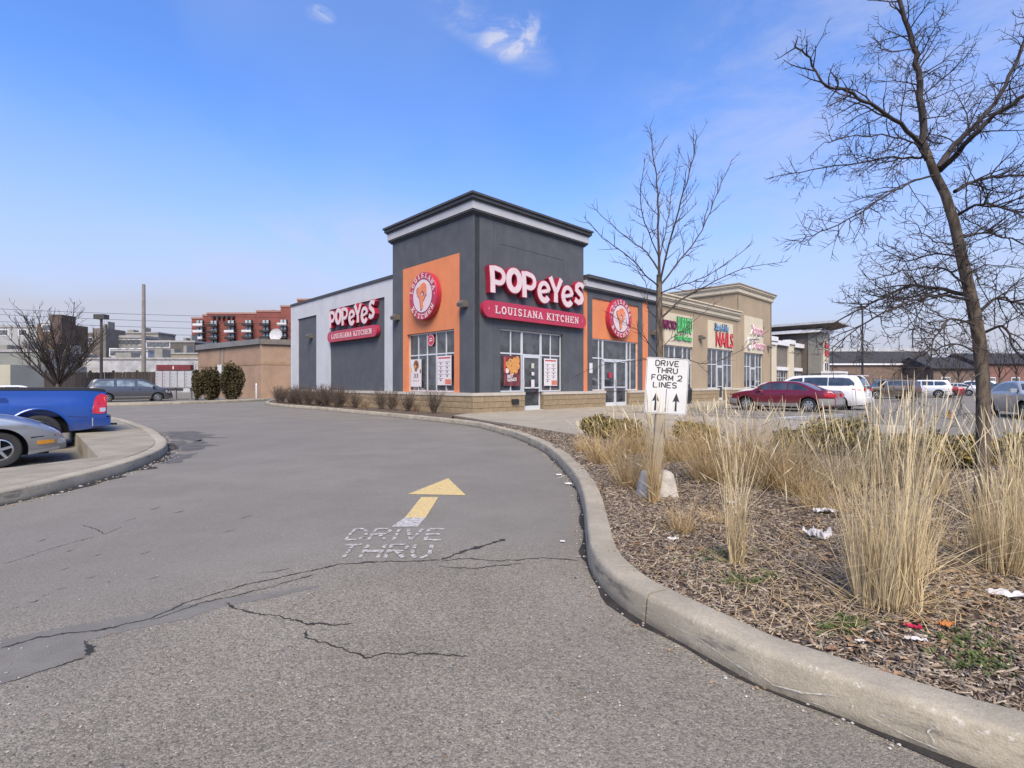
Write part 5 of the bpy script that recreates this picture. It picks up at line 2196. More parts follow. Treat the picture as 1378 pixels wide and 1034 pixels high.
b.build('lamp_head', M_BLACK, rp)
for i, (y0, y1) in enumerate(((411, 437), (421, 445), (434, 453), (404, 428))):
    b = MB()
    pts = []
    for k in range(15):
        t_ = k / 14
        X_, Y_ = -170 + 108 * t_, 128 + 12 * t_
        pts.append((X_, Y_, Z(y0 + (y1 - y0) * t_, Y_) - math.sin(PI * t_) * .8))
    b.tube(pts, .045, 4)
    o = b.build('power_line', M_BLACK)
    tag(o, ['uppermost long cable', 'second long cable', 'third long cable', 'faint high cable'][i] + ' sagging across the sky left of the red apartments', 'power line', 'power lines')
bo = empty('bollard', (W(345, 41), 41, 0), 0, 'thin white post standing right of the junipers', 'post')
b = MB()
b.tube([(0, 0, -.1), (0, 0, 1.25)], .07, 10)
b.build('shaft', M_WTRIM, bo)
b = MB()
b.tube([(0, 0, 1.25), (0, 0, 1.36)], [.075, .03], 10)
b.build('cap', M_STEEL, bo)

# ================================================================== VEHICLES
def paintmat(name, col, metal=.35, rough=.35):
    if name in MATS:
        return MATS[name]
    m = bpy.data.materials.new(name)
    m.use_nodes = True
    nt = m.node_tree
    b = nt.nodes['Principled BSDF']
    o = ramp_mix(nt, rng(nt, nz(nt, 1.2, 5, .6), .35, .7), tuple(x * .93 for x in col), col)
    t = nt.nodes.new('ShaderNodeTexCoord')
    sp = nt.nodes.new('ShaderNodeSeparateXYZ')
    nt.links.new(t.outputs['Object'], sp.inputs[0])
    dirt = mth(nt, 'MULTIPLY', rng(nt, mth(nt, 'ADD', sp.outputs[2], mth(nt, 'MULTIPLY', nz(nt, 5, 5, .6), .35)), .35, .85, .5, 0), 1.0)
    o = ramp_mix(nt, dirt, o, (.16, .145, .125))
    nt.links.new(o, b.inputs['Base Color'])
    b.inputs['Metallic'].default_value = metal
    b.inputs['Roughness'].default_value = rough
    b.inputs['Coat Weight'].default_value = .8
    b.inputs['Coat Roughness'].default_value = .06
    MATS[name] = m
    return m


M_TYRE = mat('tyre_rubber', (.022, .022, .023), .85, .2, 8, bmp=.4, bscale=60)
M_RIM = mat('alloy_rim', (.45, .46, .47), .35, .1, 5, metal=.8)
M_WELL = mat('wheel_well', (.010, .010, .011), .95)
M_CGL = glass('car_glass', (.02, .024, .026), .03)
M_CGLP = glass('car_glass_pale', (.10, .12, .125), .03)
M_TAIL = mat('tail_lamp_red', (.42, .012, .02), .2, .2, 12, coat=.6)
M_AMB = mat('amber_lamp', (.62, .27, .03), .3, .1, 20, coat=.5)
M_HEAD = mat('headlamp_clear', (.45, .47, .48), .12, .2, 12, coat=.6, metal=.3)
M_SEAM = mat('panel_gap', (.012, .012, .013), .8)
M_PLATE = mat('number_plate', (.55, .56, .58), .5)
M_CHROME = mat('chrome', (.6, .6, .6), .15, .05, metal=1)


def interp(pts, x):
    if x <= pts[0][0]:
        return pts[0][1]
    for a, b in zip(pts[:-1], pts[1:]):
        if x <= b[0]:
            t = (x - a[0]) / (b[0] - a[0])
            return a[1] + (b[1] - a[1]) * t
    return pts[-1][1]


def smooth_profile(pts, n=6):
    """monotone-ish smoothing of the roof line"""
    out = []
    for i in range(len(pts) - 1):
        p0 = pts[max(0, i - 1)]
        p1, p2 = pts[i], pts[i + 1]
        p3 = pts[min(len(pts) - 1, i + 2)]
        m1 = (p2[1] - p0[1]) / max(1e-6, (p2[0] - p0[0]))
        m2 = (p3[1] - p1[1]) / max(1e-6, (p3[0] - p1[0]))
        h = p2[0] - p1[0]
        s = (p2[1] - p1[1]) / h
        lim = 2.2 * abs(s)
        m1 = max(-lim, min(lim, m1)) if abs(s) > 1e-6 else 0
        m2 = max(-lim, min(lim, m2)) if abs(s) > 1e-6 else 0
        for k in range(n):
            t = k / n
            out.append((p1[0] + h * t, (2 * t ** 3 - 3 * t * t + 1) * p1[1] + (t ** 3 - 2 * t * t + t) * h * m1 + (-2 * t ** 3 + 3 * t * t) * p2[1] + (t ** 3 - t * t) * h * m2))
    out.append(pts[-1])
    return out


class Car:
    def __init__(s, root, L, Wd, belt, prof, wheels, Rw, sill=.22, tumble=.36, paint=None, arch=None, open_bed=None, endw=.80):
        s.root, s.L, s.W, s.belt, s.wheels, s.Rw, s.sill, s.tum = root, L, Wd, belt, wheels, Rw, sill, tumble
        s.prof = smooth_profile(prof)
        s.Ra = arch or Rw + .07
        s.paint = paint
        s.bed = open_bed
        s.endw = endw

    def plan(s, x):
        e = max(0, (abs(x) - (s.L / 2 - .75)) / .75)
        return s.W * (1 - (1 - s.endw) * min(1, e) ** 2.6)

    def y(s, x, z):
        p = s.plan(x)
        zl = min(z, s.belt)
        yy = p * (1 - .055 * ((zl - .62) / .42) ** 2)
        # character line
        yy += .012 * math.exp(-((z - s.belt + .12) / .05) ** 2)
        if z > s.belt:
            yy -= (z - s.belt) * s.tum + .02 * min(1, (z - s.belt) / .04)
        return yy

    def zt(s, x):
        return interp(s.prof, x)

    def zb(s, x):
        e = max(0, (abs(x) - (s.L / 2 - .5)) / .5)
        z = s.sill + .07 * e
        for w_ in s.wheels:
            d = abs(x - w_)
            if d < s.Ra:
                z = max(z, s.Rw + math.sqrt(s.Ra ** 2 - d * d))
        return z

    def section(s, x):
        zt, zb = s.zt(x), s.zb(x)
        zb = min(zb, zt - .06)
        r_ = min(.07, (zt - zb) * .3)
        zm = min(s.belt, zt - r_)
        zm = max(zm, zb + .01)
        pts = []
        for k in range(7):
            z = zb + (zm - zb) * k / 6
            pts.append((s.y(x, z), z))
        for k in range(1, 4):
            z = zm + (zt - r_ - zm) * k / 3
            pts.append((s.y(x, z), z))
        yc = pts[-1][0]
        zc = pts[-1][1]
        if s.bed and s.bed[0] < x < s.bed[1]:
            pts += [(yc - .02, zt - .01), (yc - .05, zt), (yc - .10, zt - .01), (yc - .11, .75), (yc - .3, .72), (0, .72)]
            return pts
        cr = .035 + .02 * (zt > s.belt + .2)
        for a in (35, 68):
            pts.append((yc - r_ * 1.3 * (1 - math.cos(R(a))), zc + (r_ * .9) * math.sin(R(a))))
        yt = yc - r_ * 1.3
        for k in range(4):
            q = yt * (1 - k / 3)
            pts.append((q, zt - cr * (q / max(yt, .01)) ** 2 * .9))
        return pts

    def shell(s, name='body'):
        xs = [-s.L / 2 + .0 + s.L * k / 90 for k in range(91)]
        for w_ in s.wheels:
            for sg in (-1, 1):
                xs += [w_ + sg * s.Ra * .9995, w_ + sg * (s.Ra + .002), w_ + sg * s.Ra * .97, w_ + sg * s.Ra * .9, w_ + sg * s.Ra * .8]
        if s.bed:
            xs += [s.bed[0] - .001, s.bed[0] + .001, s.bed[1] - .001, s.bed[1] + .001]
        xs = sorted(x for x in xs if -s.L / 2 <= x <= s.L / 2)
        b = MB()
        P = []
        for x in xs:
            h = s.section(x)
            P.append([(x, y, z) for y, z in h] + [(x, -y, z) for y, z in reversed(h[:-1])])
        b.grid(P)
        for row in (P[0], P[-1]):
            b.face(row)
        # arch lips
        o = b.build(name, s.paint, s.root, smooth=32)
        lb_ = MB()
        for w_ in s.wheels:
            for sg in (-1, 1):
                ring_ = []
                for k in range(17):
                    a = PI * k / 16
                    x = w_ + s.Ra * math.cos(a)
                    z = s.Rw + s.Ra * math.sin(a)
                    z = max(z, s.sill)
                    y1 = s.y(x, min(z, s.belt)) * sg
                    ring_.append([(x, y1 + sg * .012, z), (x, y1 - sg * .20, z)])
                lb_.grid(ring_)
        lb_.build('wheel_arch', M_WELL, s.root)
        u = MB()
        u.box(-s.L / 2 + .25, s.L / 2 - .25, -s.W + .30, s.W - .30, s.sill - .02, .62)
        for w_ in s.wheels:
            u.box(w_ - s.Ra - .05, w_ + s.Ra + .05, -s.W + .27, s.W - .27, s.Rw * .9, min(s.belt - .08, s.Rw + s.Ra + .06))
        u.build('underbody', M_WELL, s.root)
        return o

    def side_patch(s, name, xz, m, off=.006, sides=(1, -1), rows=3, parent=None, thick=0):
        """xz: list of (x, zlow, zhigh)"""
        for sg in sides:
            b = MB()
            P = []
            for x, a, c in xz:
                P.append([(x, (s.y(x, a + (c - a) * k / rows) + off) * sg, a + (c - a) * k / rows) for k in range(rows + 1)])
            b.grid(P)
            # rim back to the body
            for row in (P[0], P[-1]):
                b.grid([row, [(p[0], p[1] - sg * (off + .01), p[2]) for p in row]])
            for k in (0, -1):
                b.grid([[p[k] for p in P], [(p[k][0], p[k][1] - sg * (off + .01), p[k][2]) for p in P]])
            b.build(name, m, parent or s.root, smooth=60)

    def screen(s, name, xa, xb, m, inset=.10, off=.008, zlo=None):
        b = MB()
        P = []
        for k in range(9):
            x = xa + (xb - xa) * k / 8
            zt = s.zt(x)
            yh = s.y(x, zt - .04) - inset
            P.append([(x, yh * q, zt + off - .05 * (q * .9) ** 2) for q in (-1, -.75, -.5, -.25, 0, .25, .5, .75, 1)])
        b.grid(P)
        b.build(name, m, s.root, smooth=60)

    def seam(s, pts, sides=(1, -1), wd=.008):
        for sg in sides:
            b = MB()
            P = []
            n = len(pts)
            for i, (x, z) in enumerate(pts):
                a, c = pts[max(0, i - 1)], pts[min(n - 1, i + 1)]
                dx, dz = c[0] - a[0], c[1] - a[1]
                l = math.hypot(dx, dz) or 1
                P.append([(x - dz / l * wd / 2 * k, (s.y(x, z) + .0025) * sg, z + dx / l * wd / 2 * k) for k in (-1, 1)])
            b.grid(P)
            b.build('door_seam', M_SEAM, s.root)

    def wheel(s, x, sg, rimr=.62, spokes=5, y=None, wide=.21, hub=True, steel=False):
        yo = y if y is not None else s.W - .02
        Rw = s.Rw
        mp = lambda a, b_, h: (x + a, sg * (yo - wide + h), Rw + b_)
        t = MB()
        t.lathe([(Rw * rimr, 0), (Rw * .93, .0), (Rw * .985, .03), (Rw, .06), (Rw, wide - .06), (Rw * .985, wide - .03), (Rw * .93, wide), (Rw * .8, wide + .004), (Rw * rimr, wide - .012), (Rw * rimr * .96, wide - .05)], 32, mp)
        w_ = t.build('wheel', M_TYRE, s.root, smooth=50)
        r_ = MB()
        rr = Rw * rimr
        r_.lathe([(rr * .99, wide - .01), (rr * .9, wide - .004), (rr * .86, wide - .04), (rr * .86, wide - .10)], 32, mp)
        r_.lathe([(0, wide - .012), (rr * .17, wide - .014), (rr * .2, wide - .05)], 16, mp)
        for k in range(spokes):
            a = 2 * PI * k / spokes + .3
            c_, s_ = math.cos(a), math.sin(a)
            hw0, hw1 = rr * (.13 if not steel else .2), rr * (.10 if not steel else .26)
            p = [(rr * .1, -hw0), (rr * .88, -hw1), (rr * .88, hw1), (rr * .1, hw0)]
            r_.prism([(q[0] * c_ - q[1] * s_, q[0] * s_ + q[1] * c_) for q in p], wide - .045, wide - .018, mp)
        r_.build('rim', M_RIM, w_, smooth=40)
        d = MB()
        d.lathe([(0, wide - .09), (rr * .98, wide - .09)], 20, mp)
        d.build('brake_disc', M_WELL, w_)

    def mirrors(s, x, z, m=None):
        for sg in (1, -1):
            b = MB()
            y0 = s.y(x, z)
            b.box(x - .07, x + .06, sg * (y0 + .02), sg * (y0 + .20), z - .02, z + .13)
            b.build('wing_mirror', m or s.paint, s.root, smooth=30)

    def handles(s, xs_, z, m=None):
        for x in xs_:
            for sg in (1, -1):
                b = MB()
                y0 = s.y(x, z)
                b.box(x - .09, x + .09, sg * (y0 - .005), sg * (y0 + .028), z - .013, z + .013)
                b.build('door_handle', m or s.paint, s.root)

    def endbox(s, name, m, side, y0, y1, z0, z1, out=.012, both=True, dep=.1):
        """patch at the nose (side=1) or the tail (side=-1)"""
        for sg in ((1, -1) if both else (1,)):
            b = MB()
            xe = side * s.L / 2
            a, c = sg * y0, sg * y1
            b.box(min(xe + side * out, xe - side * dep), max(xe + side * out, xe - side * dep), min(a, c), max(a, c), z0, z1)
            b.build(name, m, s.root)


def heading(v):
    return math.atan2(v[1], v[0])


def finish_sedan(c, tail=M_TAIL, rim=5, steel=False, glass_m=None, win=None, front=(.95, 1.7), rear=(-1.7, -1.05), rear_glass=True):
    g_ = glass_m or M_CGL
    c.shell()
    for w_ in c.wheels:
        for sg in (1, -1):
            c.wheel(w_, sg, spokes=rim, steel=steel)
    if win:
        for k in win:
            c.side_patch('side_window', k, g_)
    c.screen('windshield', front[0], front[1], g_)
    if rear_glass:
        c.screen('rear_window', rear[0], rear[1], g_)


# --- maroon sedan with silver lower cladding
MPZ = .0
HD = heading(DL)
r0 = Vector((*gp(1088, 555), 0))
root = empty('parked_car', (r0 + DL * 1.38 + DR * .85).to_tuple(), HD, 'maroon sedan with grey lower cladding parked nose to the tan shops', 'car')
M_MAR = paintmat('maroon_paint', (.15, .006, .022), .3)
M_CLAD = paintmat('grey_cladding', (.32, .31, .30), .2, .5)
c = Car(root, 4.85, .92, .93, [(-2.425, .60), (-2.40, .86), (-2.28, .985), (-1.75, 1.03), (-1.0, 1.36), (-.55, 1.43), (.1, 1.44), (.5, 1.38), (1.12, 1.02), (1.5, .965), (2.05, .84), (2.35, .70), (2.425, .48)], (-1.38, 1.42), .325, paint=M_MAR)
finish_sedan(c, steel=True, rim=6, win=[[(-1.35, .99, 1.06), (-1.05, .97, 1.24), (-.72, .97, 1.33), (-.50, .97, 1.34)], [(-.44, .97, 1.34), (0, .97, 1.36), (.22, .97, 1.345)], [(.28, .97, 1.345), (.55, .97, 1.28), (.98, .98, 1.04)]], front=(.58, 1.12), rear=(-1.7, -1.04))
c.side_patch('lower_cladding', [(-2.40, .34, .62), (-2.1, .32, .63), (-1.80, .32, .63)], M_CLAD, .016)
c.side_patch('lower_cladding', [(-.96, .24, .40), (0, .24, .40), (1.0, .24, .40)], M_CLAD, .016)
c.side_patch('lower_cladding', [(1.84, .32, .58), (2.1, .32, .58), (2.38, .34, .56)], M_CLAD, .016)
c.side_patch('tail_light', [(-2.41, .70, .84), (-2.25, .70, .86), (-2.02, .74, .86)], M_TAIL, .01)
c.endbox('tail_light', M_TAIL, -1, .28, .72, .70, .86, .008)
c.side_patch('headlight', [(2.12, .62, .74), (2.32, .58, .70)], M_HEAD, .01)
c.endbox('bumper', M_CLAD, -1, -.70, .70, .36, .60, .05, both=False)
c.seam([(-.47, .42), (-.47, .92), (-.46, 1.3)])
c.seam([(.25, 1.3), (.52, .9), (.60, .42)])
c.seam([(-1.0, .66), (-1.1, .92)])
c.handles((-.30, .62), .82)
c.mirrors(.78, .98)

# --- white minivan behind it
r1 = Vector((*gp(1129, 552), 0))
root = empty('parked_car', (r1 + DL * 1.5 + DR * 1.0).to_tuple(), HD, 'white minivan with black window band parked beyond the maroon sedan', 'minivan')
M_WHITE = paintmat('white_paint', (.74, .75, .76), .0, .4)
vanprof = [(-2.55, .55), (-2.53, .98), (-2.46, 1.18), (-2.22, 1.66), (-2.0, 1.735), (-.6, 1.76), (.4, 1.75), (.8, 1.67), (1.72, 1.13), (2.1, 1.02), (2.42, .83), (2.55, .5)]
c = Car(root, 5.1, 1.0, 1.06, vanprof, (-1.45, 1.55), .35, tumble=.22, paint=M_WHITE)
finish_sedan(c, win=[[(-2.12, 1.14, 1.36), (-1.9, 1.12, 1.58), (-1.55, 1.11, 1.62), (-1.0, 1.10, 1.63)], [(-.96, 1.10, 1.63), (-.4, 1.10, 1.64), (.12, 1.10, 1.63)], [(.2, 1.10, 1.63), (.72, 1.10, 1.56), (1.40, 1.12, 1.22)]], front=(.86, 1.68), rear=(-2.44, -2.24), rear_glass=False)
c.endbox('rear_window', M_CGL, -1, -.68, .68, 1.10, 1.2, .0, both=False)
c.screen('rear_window', -2.44, -2.24, M_CGL, .08)
c.side_patch('tail_light', [(-2.50, .98, 1.12), (-2.35, .98, 1.14), (-2.05, 1.02, 1.12)], M_TAIL, .01)
c.endbox('tail_light', M_TAIL, -1, .45, .78, .96, 1.10, .008)
c.endbox('number_plate', M_PLATE, -1, -.26, .26, .72, .86, .012, both=False)
c.endbox('bumper', M_WHITE, -1, -.76, .76, .36, .62, .05, both=False)
c.seam([(-.98, .36), (-.98, 1.08)])
c.seam([(.15, .36), (.15, 1.08)])
c.seam([(1.15, .36), (1.2, 1.0)])
for sg in (1, -1):
    b = MB()
    b.tube([(-1.9, sg * .72, 1.76), (-1.7, sg * .72, 1.82), (.1, sg * .74, 1.83), (.3, sg * .74, 1.77)], .018, 6)
    b.build('roof_rail', M_BLACK, root)
b = MB()
b.box(-2.42, -2.1, -.62, .62, 1.70, 1.735)
b.build('spoiler', M_WHITE, root)
c.handles((-.78, .35), .98)
c.mirrors(1.28, 1.08)

# --- dark grey minivan at the back left
g0 = Vector((W(112, 35.6), 35.6, -.06))
root = empty('parked_car', (Vector((W(226, 39.3), 39.3, -.06)) - DR * 2.2 + DL * .9).to_tuple(), ALPHA, 'charcoal minivan parked beyond the far kerb before the dark fence', 'minivan')
M_CHP = paintmat('charcoal_paint', (.075, .078, .088), .4, .35)
c = Car(root, 5.1, .98, 1.04, vanprof, (-1.5, 1.55), .34, tumble=.22, paint=M_CHP)
finish_sedan(c, rim=7, glass_m=M_CGLP, win=[[(-2.15, 1.13, 1.34), (-1.9, 1.11, 1.58), (-1.1, 1.10, 1.60)], [(-.92, 1.10, 1.61), (-.4, 1.10, 1.62), (.14, 1.10, 1.61)], [(.30, 1.10, 1.61), (.72, 1.10, 1.54), (1.42, 1.12, 1.22)]], front=(.86, 1.68), rear=(-2.44, -2.24))
c.side_patch('body_moulding', [(-1.05, .38, .43), (0, .38, .43), (1.1, .38, .43)], M_CLAD, .012)
c.side_patch('headlight', [(2.05, .72, .90), (2.35, .66, .84)], M_HEAD, .01)
c.endbox('headlight', M_HEAD, 1, .42, .74, .60, .78, .006)
c.seam([(-1.0, .36), (-1.0, 1.08)])
c.seam([(.22, .36), (.22, 1.6)])
c.seam([(1.12, .36), (1.2, 1.0)])
c.handles((.02, .45), .98, M_BLACK)
c.mirrors(1.30, 1.08, M_BLACK)

# --- silver coupe at the left edge
nose = Vector((-8.62, 9.85, -.2))
root = empty('parked_car', (nose - DR * 2.3 + DL * .62).to_tuple(), ALPHA, 'silver coupe with amber side marker, only its nose in view', 'car')
M_SILV = paintmat('silver_paint', (.36, .38, .41), .6, .32)
c = Car(root, 4.6, .86, .88, [(-2.3, .5), (-2.28, .84), (-1.85, .98), (-1.15, 1.22), (-.5, 1.32), (-.1, 1.31), (.15, 1.27), (.85, .98), (1.3, .925), (1.7, .83), (2.0, .71), (2.2, .58), (2.3, .42)], (-1.28, 1.38), .318, paint=M_SILV, arch=.385, sill=.2, endw=.66)
finish_sedan(c, win=[[(-1.5, .95, 1.0), (-1.1, .93, 1.14), (-.7, .93, 1.2)], [(-.62, .93, 1.21), (-.1, .93, 1.22), (.2, .93, 1.17), (.72, .94, .98)]], front=(.22, .84), rear=(-1.8, -1.18))
c.side_patch('side_marker', [(1.88, .385, .445), (1.95, .38, .455), (2.08, .385, .455), (2.13, .39, .44)], M_AMB, .012)
c.side_patch('body_crease', [(1.80, .505, .53), (1.95, .52, .535), (2.15, .525, .54)], M_SEAM, .004)
c.side_patch('bumper_lip', [(1.76, .205, .25), (1.95, .235, .275), (2.2, .27, .31)], paintmat('silver_lip', (.45, .46, .47), .3), .02)
c.side_patch('fog_light', [(2.17, .37, .46), (2.24, .36, .47), (2.285, .37, .45)], M_HEAD, .008)
c.endbox('grille', M_SEAM, 1, .04, .46, .30, .40, .006)
for sg in (1, -1):
    b = MB()
    P = []
    for x in (1.93, 2.02, 2.12, 2.20, 2.25):
        zt = c.zt(x)
        ys = c.y(x, zt - .05)
        P.append([(x, sg * (ys - .02 + .0), zt - .035), (x, sg * (ys - .10), zt + .004), (x, sg * (ys - .22), zt + .012), (x, sg * (ys - .34), zt + .010)])
    b.grid(P)
    b.build('headlight', M_HEAD, root, smooth=60)
    b = MB()
    P = []
    for x in (.9, 1.2, 1.5, 1.8, 1.95, 2.05):
        zt = c.zt(x)
        ys = c.y(x, zt - .05)
        P.append([(x, sg * (ys - .085), zt + .002), (x, sg * (ys - .098), zt + .0035)])
    b.grid(P)
    b.build('bonnet_seam', M_SEAM, root)
c.seam([(.72, .25), (.78, .6), (.80, .86)])
c.seam([(-.6, .3), (-.55, .86)])
c.mirrors(.55, .92)

# --- blue pickup
rear = Vector((-9.72, 12.22, -.2))
root = empty('pickup_truck', (rear - DR * 2.92 + DL * 1.0).to_tuple(), ALPHA + PI, 'bright blue pickup truck backed up over the raised walk', 'pickup truck')
M_BLUE = paintmat('blue_paint', (.010, .055, .26), .25, .3)
# local +x is the nose, so the tail (towards the road) is -x
c = Car(root, 5.84, 1.0, 1.12, [(-2.92, 1.36), (-2.6, 1.40), (-1.3, 1.41), (-.92, 1.42), (-.80, 1.82), (-.4, 1.93), (.55, 1.93), (.85, 1.84), (1.35, 1.36), (1.7, 1.30), (2.6, 1.22), (2.86, 1.05), (2.92, .7)], (-1.72, 1.9), .40, sill=.42, tumble=.2, paint=M_BLUE, arch=.52, open_bed=(-2.86, -.98), endw=.93)
c.shell()
for w_ in c.wheels:
    for sg in (1, -1):
        c.wheel(w_, sg, spokes=5, y=.96, wide=.26)
c.side_patch('side_window', [(-.72, 1.2, 1.62), (-.5, 1.18, 1.78), (.0, 1.18, 1.80)], M_CGL)
c.side_patch('side_window', [(.08, 1.18, 1.80), (.55, 1.18, 1.78), (1.05, 1.2, 1.42)], M_CGL)
c.screen('windshield', .88, 1.34, M_CGL)
c.side_patch('tail_light', [(-2.905, .84, 1.24), (-2.86, .80, 1.27), (-2.80, .79, 1.26), (-2.74, .80, 1.22), (-2.69, .80, 1.12), (-2.655, .80, .92)], M_TAIL, .012, rows=5)
c.side_patch('reversing_lamp', [(-2.90, .85, .93), (-2.84, .835, .935), (-2.79, .84, .93)], M_HEAD, .016)
c.endbox('tail_light', M_TAIL, -1, .74, .90, .80, 1.22, .008, dep=.02)
c.endbox('tailgate_seam', M_SEAM, -1, .715, .73, .75, 1.34, .004, dep=.02)
b = MB()
for sg in (1, -1):
    pass
out = [(-2.99, -.98), (-3.04, -.60), (-3.06, 0), (-3.04, .60), (-2.99, .98), (-2.66, 1.03), (-2.66, .96), (-2.9, .90), (-2.9, -.90), (-2.66, -.96), (-2.66, -1.03)]
b.prism(out, .50, .70)
b.build('rear_bumper', M_BLUE, root, smooth=30)
b = MB()
b.prism([(x * .995 - .01, y * .93) for x, y in out[:5]] + [(-2.88, .8), (-2.88, -.8)], .701, .725)
b.build('bumper_step', M_BLACK, root)
for sg in (1, -1):
    b = MB()
    b.box(-2.69, -2.64, sg * .985 - .03, sg * .985 + .03, .50, .70)
    b.build('bumper_end', M_CLAD, root)
# bed rail caps, wheel arch mouldings, body crease
for sg in (1, -1):
    b = MB()
    P = []
    for k in range(12):
        x = -2.9 + 1.95 * k / 11
        zz_ = c.zt(x)
        yy_ = c.y(x, zz_ - .05)
        P.append([(x, sg * (yy_ + .012), zz_ - .05), (x, sg * (yy_ + .008), zz_ + .012), (x, sg * (yy_ - .10), zz_ + .012), (x, sg * (yy_ - .12), zz_ - .02)])
    b.grid(P)
    b.build('bed_rail_cap', M_BLACK, root, smooth=40)
for sg in (1, -1):
    for wx in c.wheels:
        b = MB()
        P = []
        for k in range(25):
            a = R(-8 + 196 * k / 24)
            row = []
            for rr, oo in ((.515, .008), (.525, .022), (.545, .022), (.57, .003)):
                x, z_ = wx + rr * math.cos(a), max(.40 + rr * math.sin(a), .42)
                row.append((x, sg * (c.y(x, z_) + oo), z_))
            P.append(row)
        b.grid(P)
        b.build('wheel_arch_flare', M_BLUE, root, smooth=60)
c.seam([(-.96, .5), (-.96, 1.38)])
c.seam([(.04, .5), (.04, 1.8)])
c.seam([(-2.56, .72), (-2.30, .74), (-2.2, .76)], wd=.012)
c.handles((-.1, .9), 1.08)
c.mirrors(1.15, 1.2)
b = MB()
b.lathe([(0, 0), (.085, 0), (.085, .008), (0, .008)], 20, lambda x, y, h: (-1.15 + x, (c.y(-1.15, 1.1) + h), 1.12 + y))
b.build('fuel_cap', M_BLUE, root)
b = MB()
b.tube([(-3.05, -.3, .46), (-3.25, -.3, .46)], .03, 6)
b.build('exhaust', M_BLACK, root)

# --- farther cars
def simple_car(pos, hd, kind, col, label, name='parked_car', cat='car', metal=.3, lit=False):
    root = empty(name, pos, hd, label, cat)
    pm_ = paintmat(name + '_' + '_'.join(str(round(x, 3)) for x in col), col, metal)
    if kind == 'suv':
        c = Car(root, 4.7, .93, 1.02, [(-2.35, .6), (-2.33, 1.0), (-2.1, 1.55), (-1.9, 1.66), (0, 1.70), (.5, 1.64), (1.1, 1.12), (1.5, 1.05), (2.1, .96), (2.32, .8), (2.35, .5)], (-1.35, 1.42), .36, tumble=.26, paint=pm_)
        win = [[(-1.95, 1.08, 1.4), (-1.7, 1.07, 1.54), (-1.05, 1.06, 1.56)], [(-.98, 1.06, 1.56), (-.1, 1.06, 1.58)], [(-.02, 1.06, 1.58), (.45, 1.06, 1.5), (.9, 1.07, 1.16)]]
        finish_sedan(c, win=win, front=(.52, 1.1), rear=(-2.3, -2.1))
    else:
        c = Car(root, 4.6, .90, .92, [(-2.3, .60), (-2.27, .9), (-2.1, 1.0), (-1.65, 1.03), (-.95, 1.36), (-.4, 1.43), (.15, 1.43), (.5, 1.36), (1.1, 1.0), (1.5, .95), (2.0, .83), (2.25, .68), (2.3, .48)], (-1.32, 1.36), .32, paint=pm_)
        win = [[(-1.3, .98, 1.08), (-.95, .96, 1.26), (-.46, .96, 1.34)], [(-.4, .96, 1.34), (.2, .96, 1.34)], [(.26, .96, 1.33), (.5, .96, 1.27), (.92, .97, 1.06)]]
        finish_sedan(c, win=win, front=(.54, 1.08), rear=(-1.6, -1.0))
    c.side_patch('tail_light', [(-2.3 if kind != 'suv' else -2.34, .74, .90), (-2.05, .78, .90)], M_TAIL, .01)
    c.endbox('tail_light', M_TAIL, -1, .4, .7, .72, .9, .006)
    c.endbox('headlight', M_HEAD if not lit else emis('lit_headlamp', (1, .86, .6), 3.0), 1, .42, .70, .56 if kind != 'suv' else .66, .70 if kind != 'suv' else .82, .02)
    c.endbox('grille', M_SEAM, 1, -.36, .36, .42, .62, .012, both=False)
    c.seam([(.23, .35), (.23, .95)])
    c.seam([(-.43, .35), (-.43, .95)])
    c.mirrors(.8, 1.0 if kind != 'suv' else 1.1)
    return c


simple_car((W(1393, 19.6), 19.6, 0), heading((-.42, -.91)), 'sedan', (.36, .38, .40), 'silver sedan with a lit headlamp at the right edge behind the large tree', lit=True)
simple_car((W(1200, 45), 45.5, 0), heading((-1, .12)), 'suv', (.10, .075, .055), 'brown sport utility car across the lot right of the white minivan', cat='car')
simple_car((W(1238, 50), 50, 0), heading((-.8, .6)), 'suv', (.62, .63, .64), 'white sport utility car beyond the brown one in the far lot')
simple_car((W(1262, 50), 50.5, 0), heading((-.75, .66)), 'sedan', (.28, .02, .03), 'dark red sedan between white cars in the far lot')
simple_car((W(1287, 56), 56.5, 0), heading((-.75, .66)), 'sedan', (.5, .51, .52), 'pale grey sedan left of the large trunk in the far lot')
simple_car((W(1306, 60), 60, 0), heading((-.75, .66)), 'suv', (.66, .67, .68), 'white car half hidden by the large trunk in the far lot')
simple_car((W(1345, 58), 58, 0), heading((-.75, .66)), 'sedan', (.06, .08, .10), 'dark sedan right of the large trunk in the far lot')
simple_car((W(1040, 35.8), 35.8, 0), HD, 'sedan', (.66, .67, .68), 'white sedan whose roof shows behind the maroon sedan')
simple_car((W(20, 30), 30, -.2), ALPHA, 'sedan', (.68, .69, .70), 'white car whose roof shows above the blue pickup bed', metal=0)

# ================================================================== TREES
def bark(name, a, b_, scale=18):
    m = bpy.data.materials.new(name)
    m.use_nodes = True
    nt = m.node_tree
    bs = nt.nodes['Principled BSDF']
    n1 = nz(nt, scale, 7, .7, (1, 1, .25), dist=.6)
    o = ramp_mix(nt, rng(nt, n1, .38, .62), a, b_)
    o = ramp_mix(nt, rng(nt, nz(nt, 3, 4, .6), .5, .75, 0, .45), o, (.16, .15, .115))
    nt.links.new(o, bs.inputs['Base Color'])
    bs.inputs['Roughness'].default_value = .9
    bump(nt, bs, n1, 1.0, .012)
    return m


M_BARK = bark('grey_brown_bark', (.045, .032, .022), (.155, .12, .085), 22)
M_TWIG = mat('twig_bark', (.060, .046, .038), .85, .3, 6)
M_TWIGD = mat('dark_twig_bark', (.036, .027, .023), .85, .3, 6)


def V(*a):
    return Vector(a)


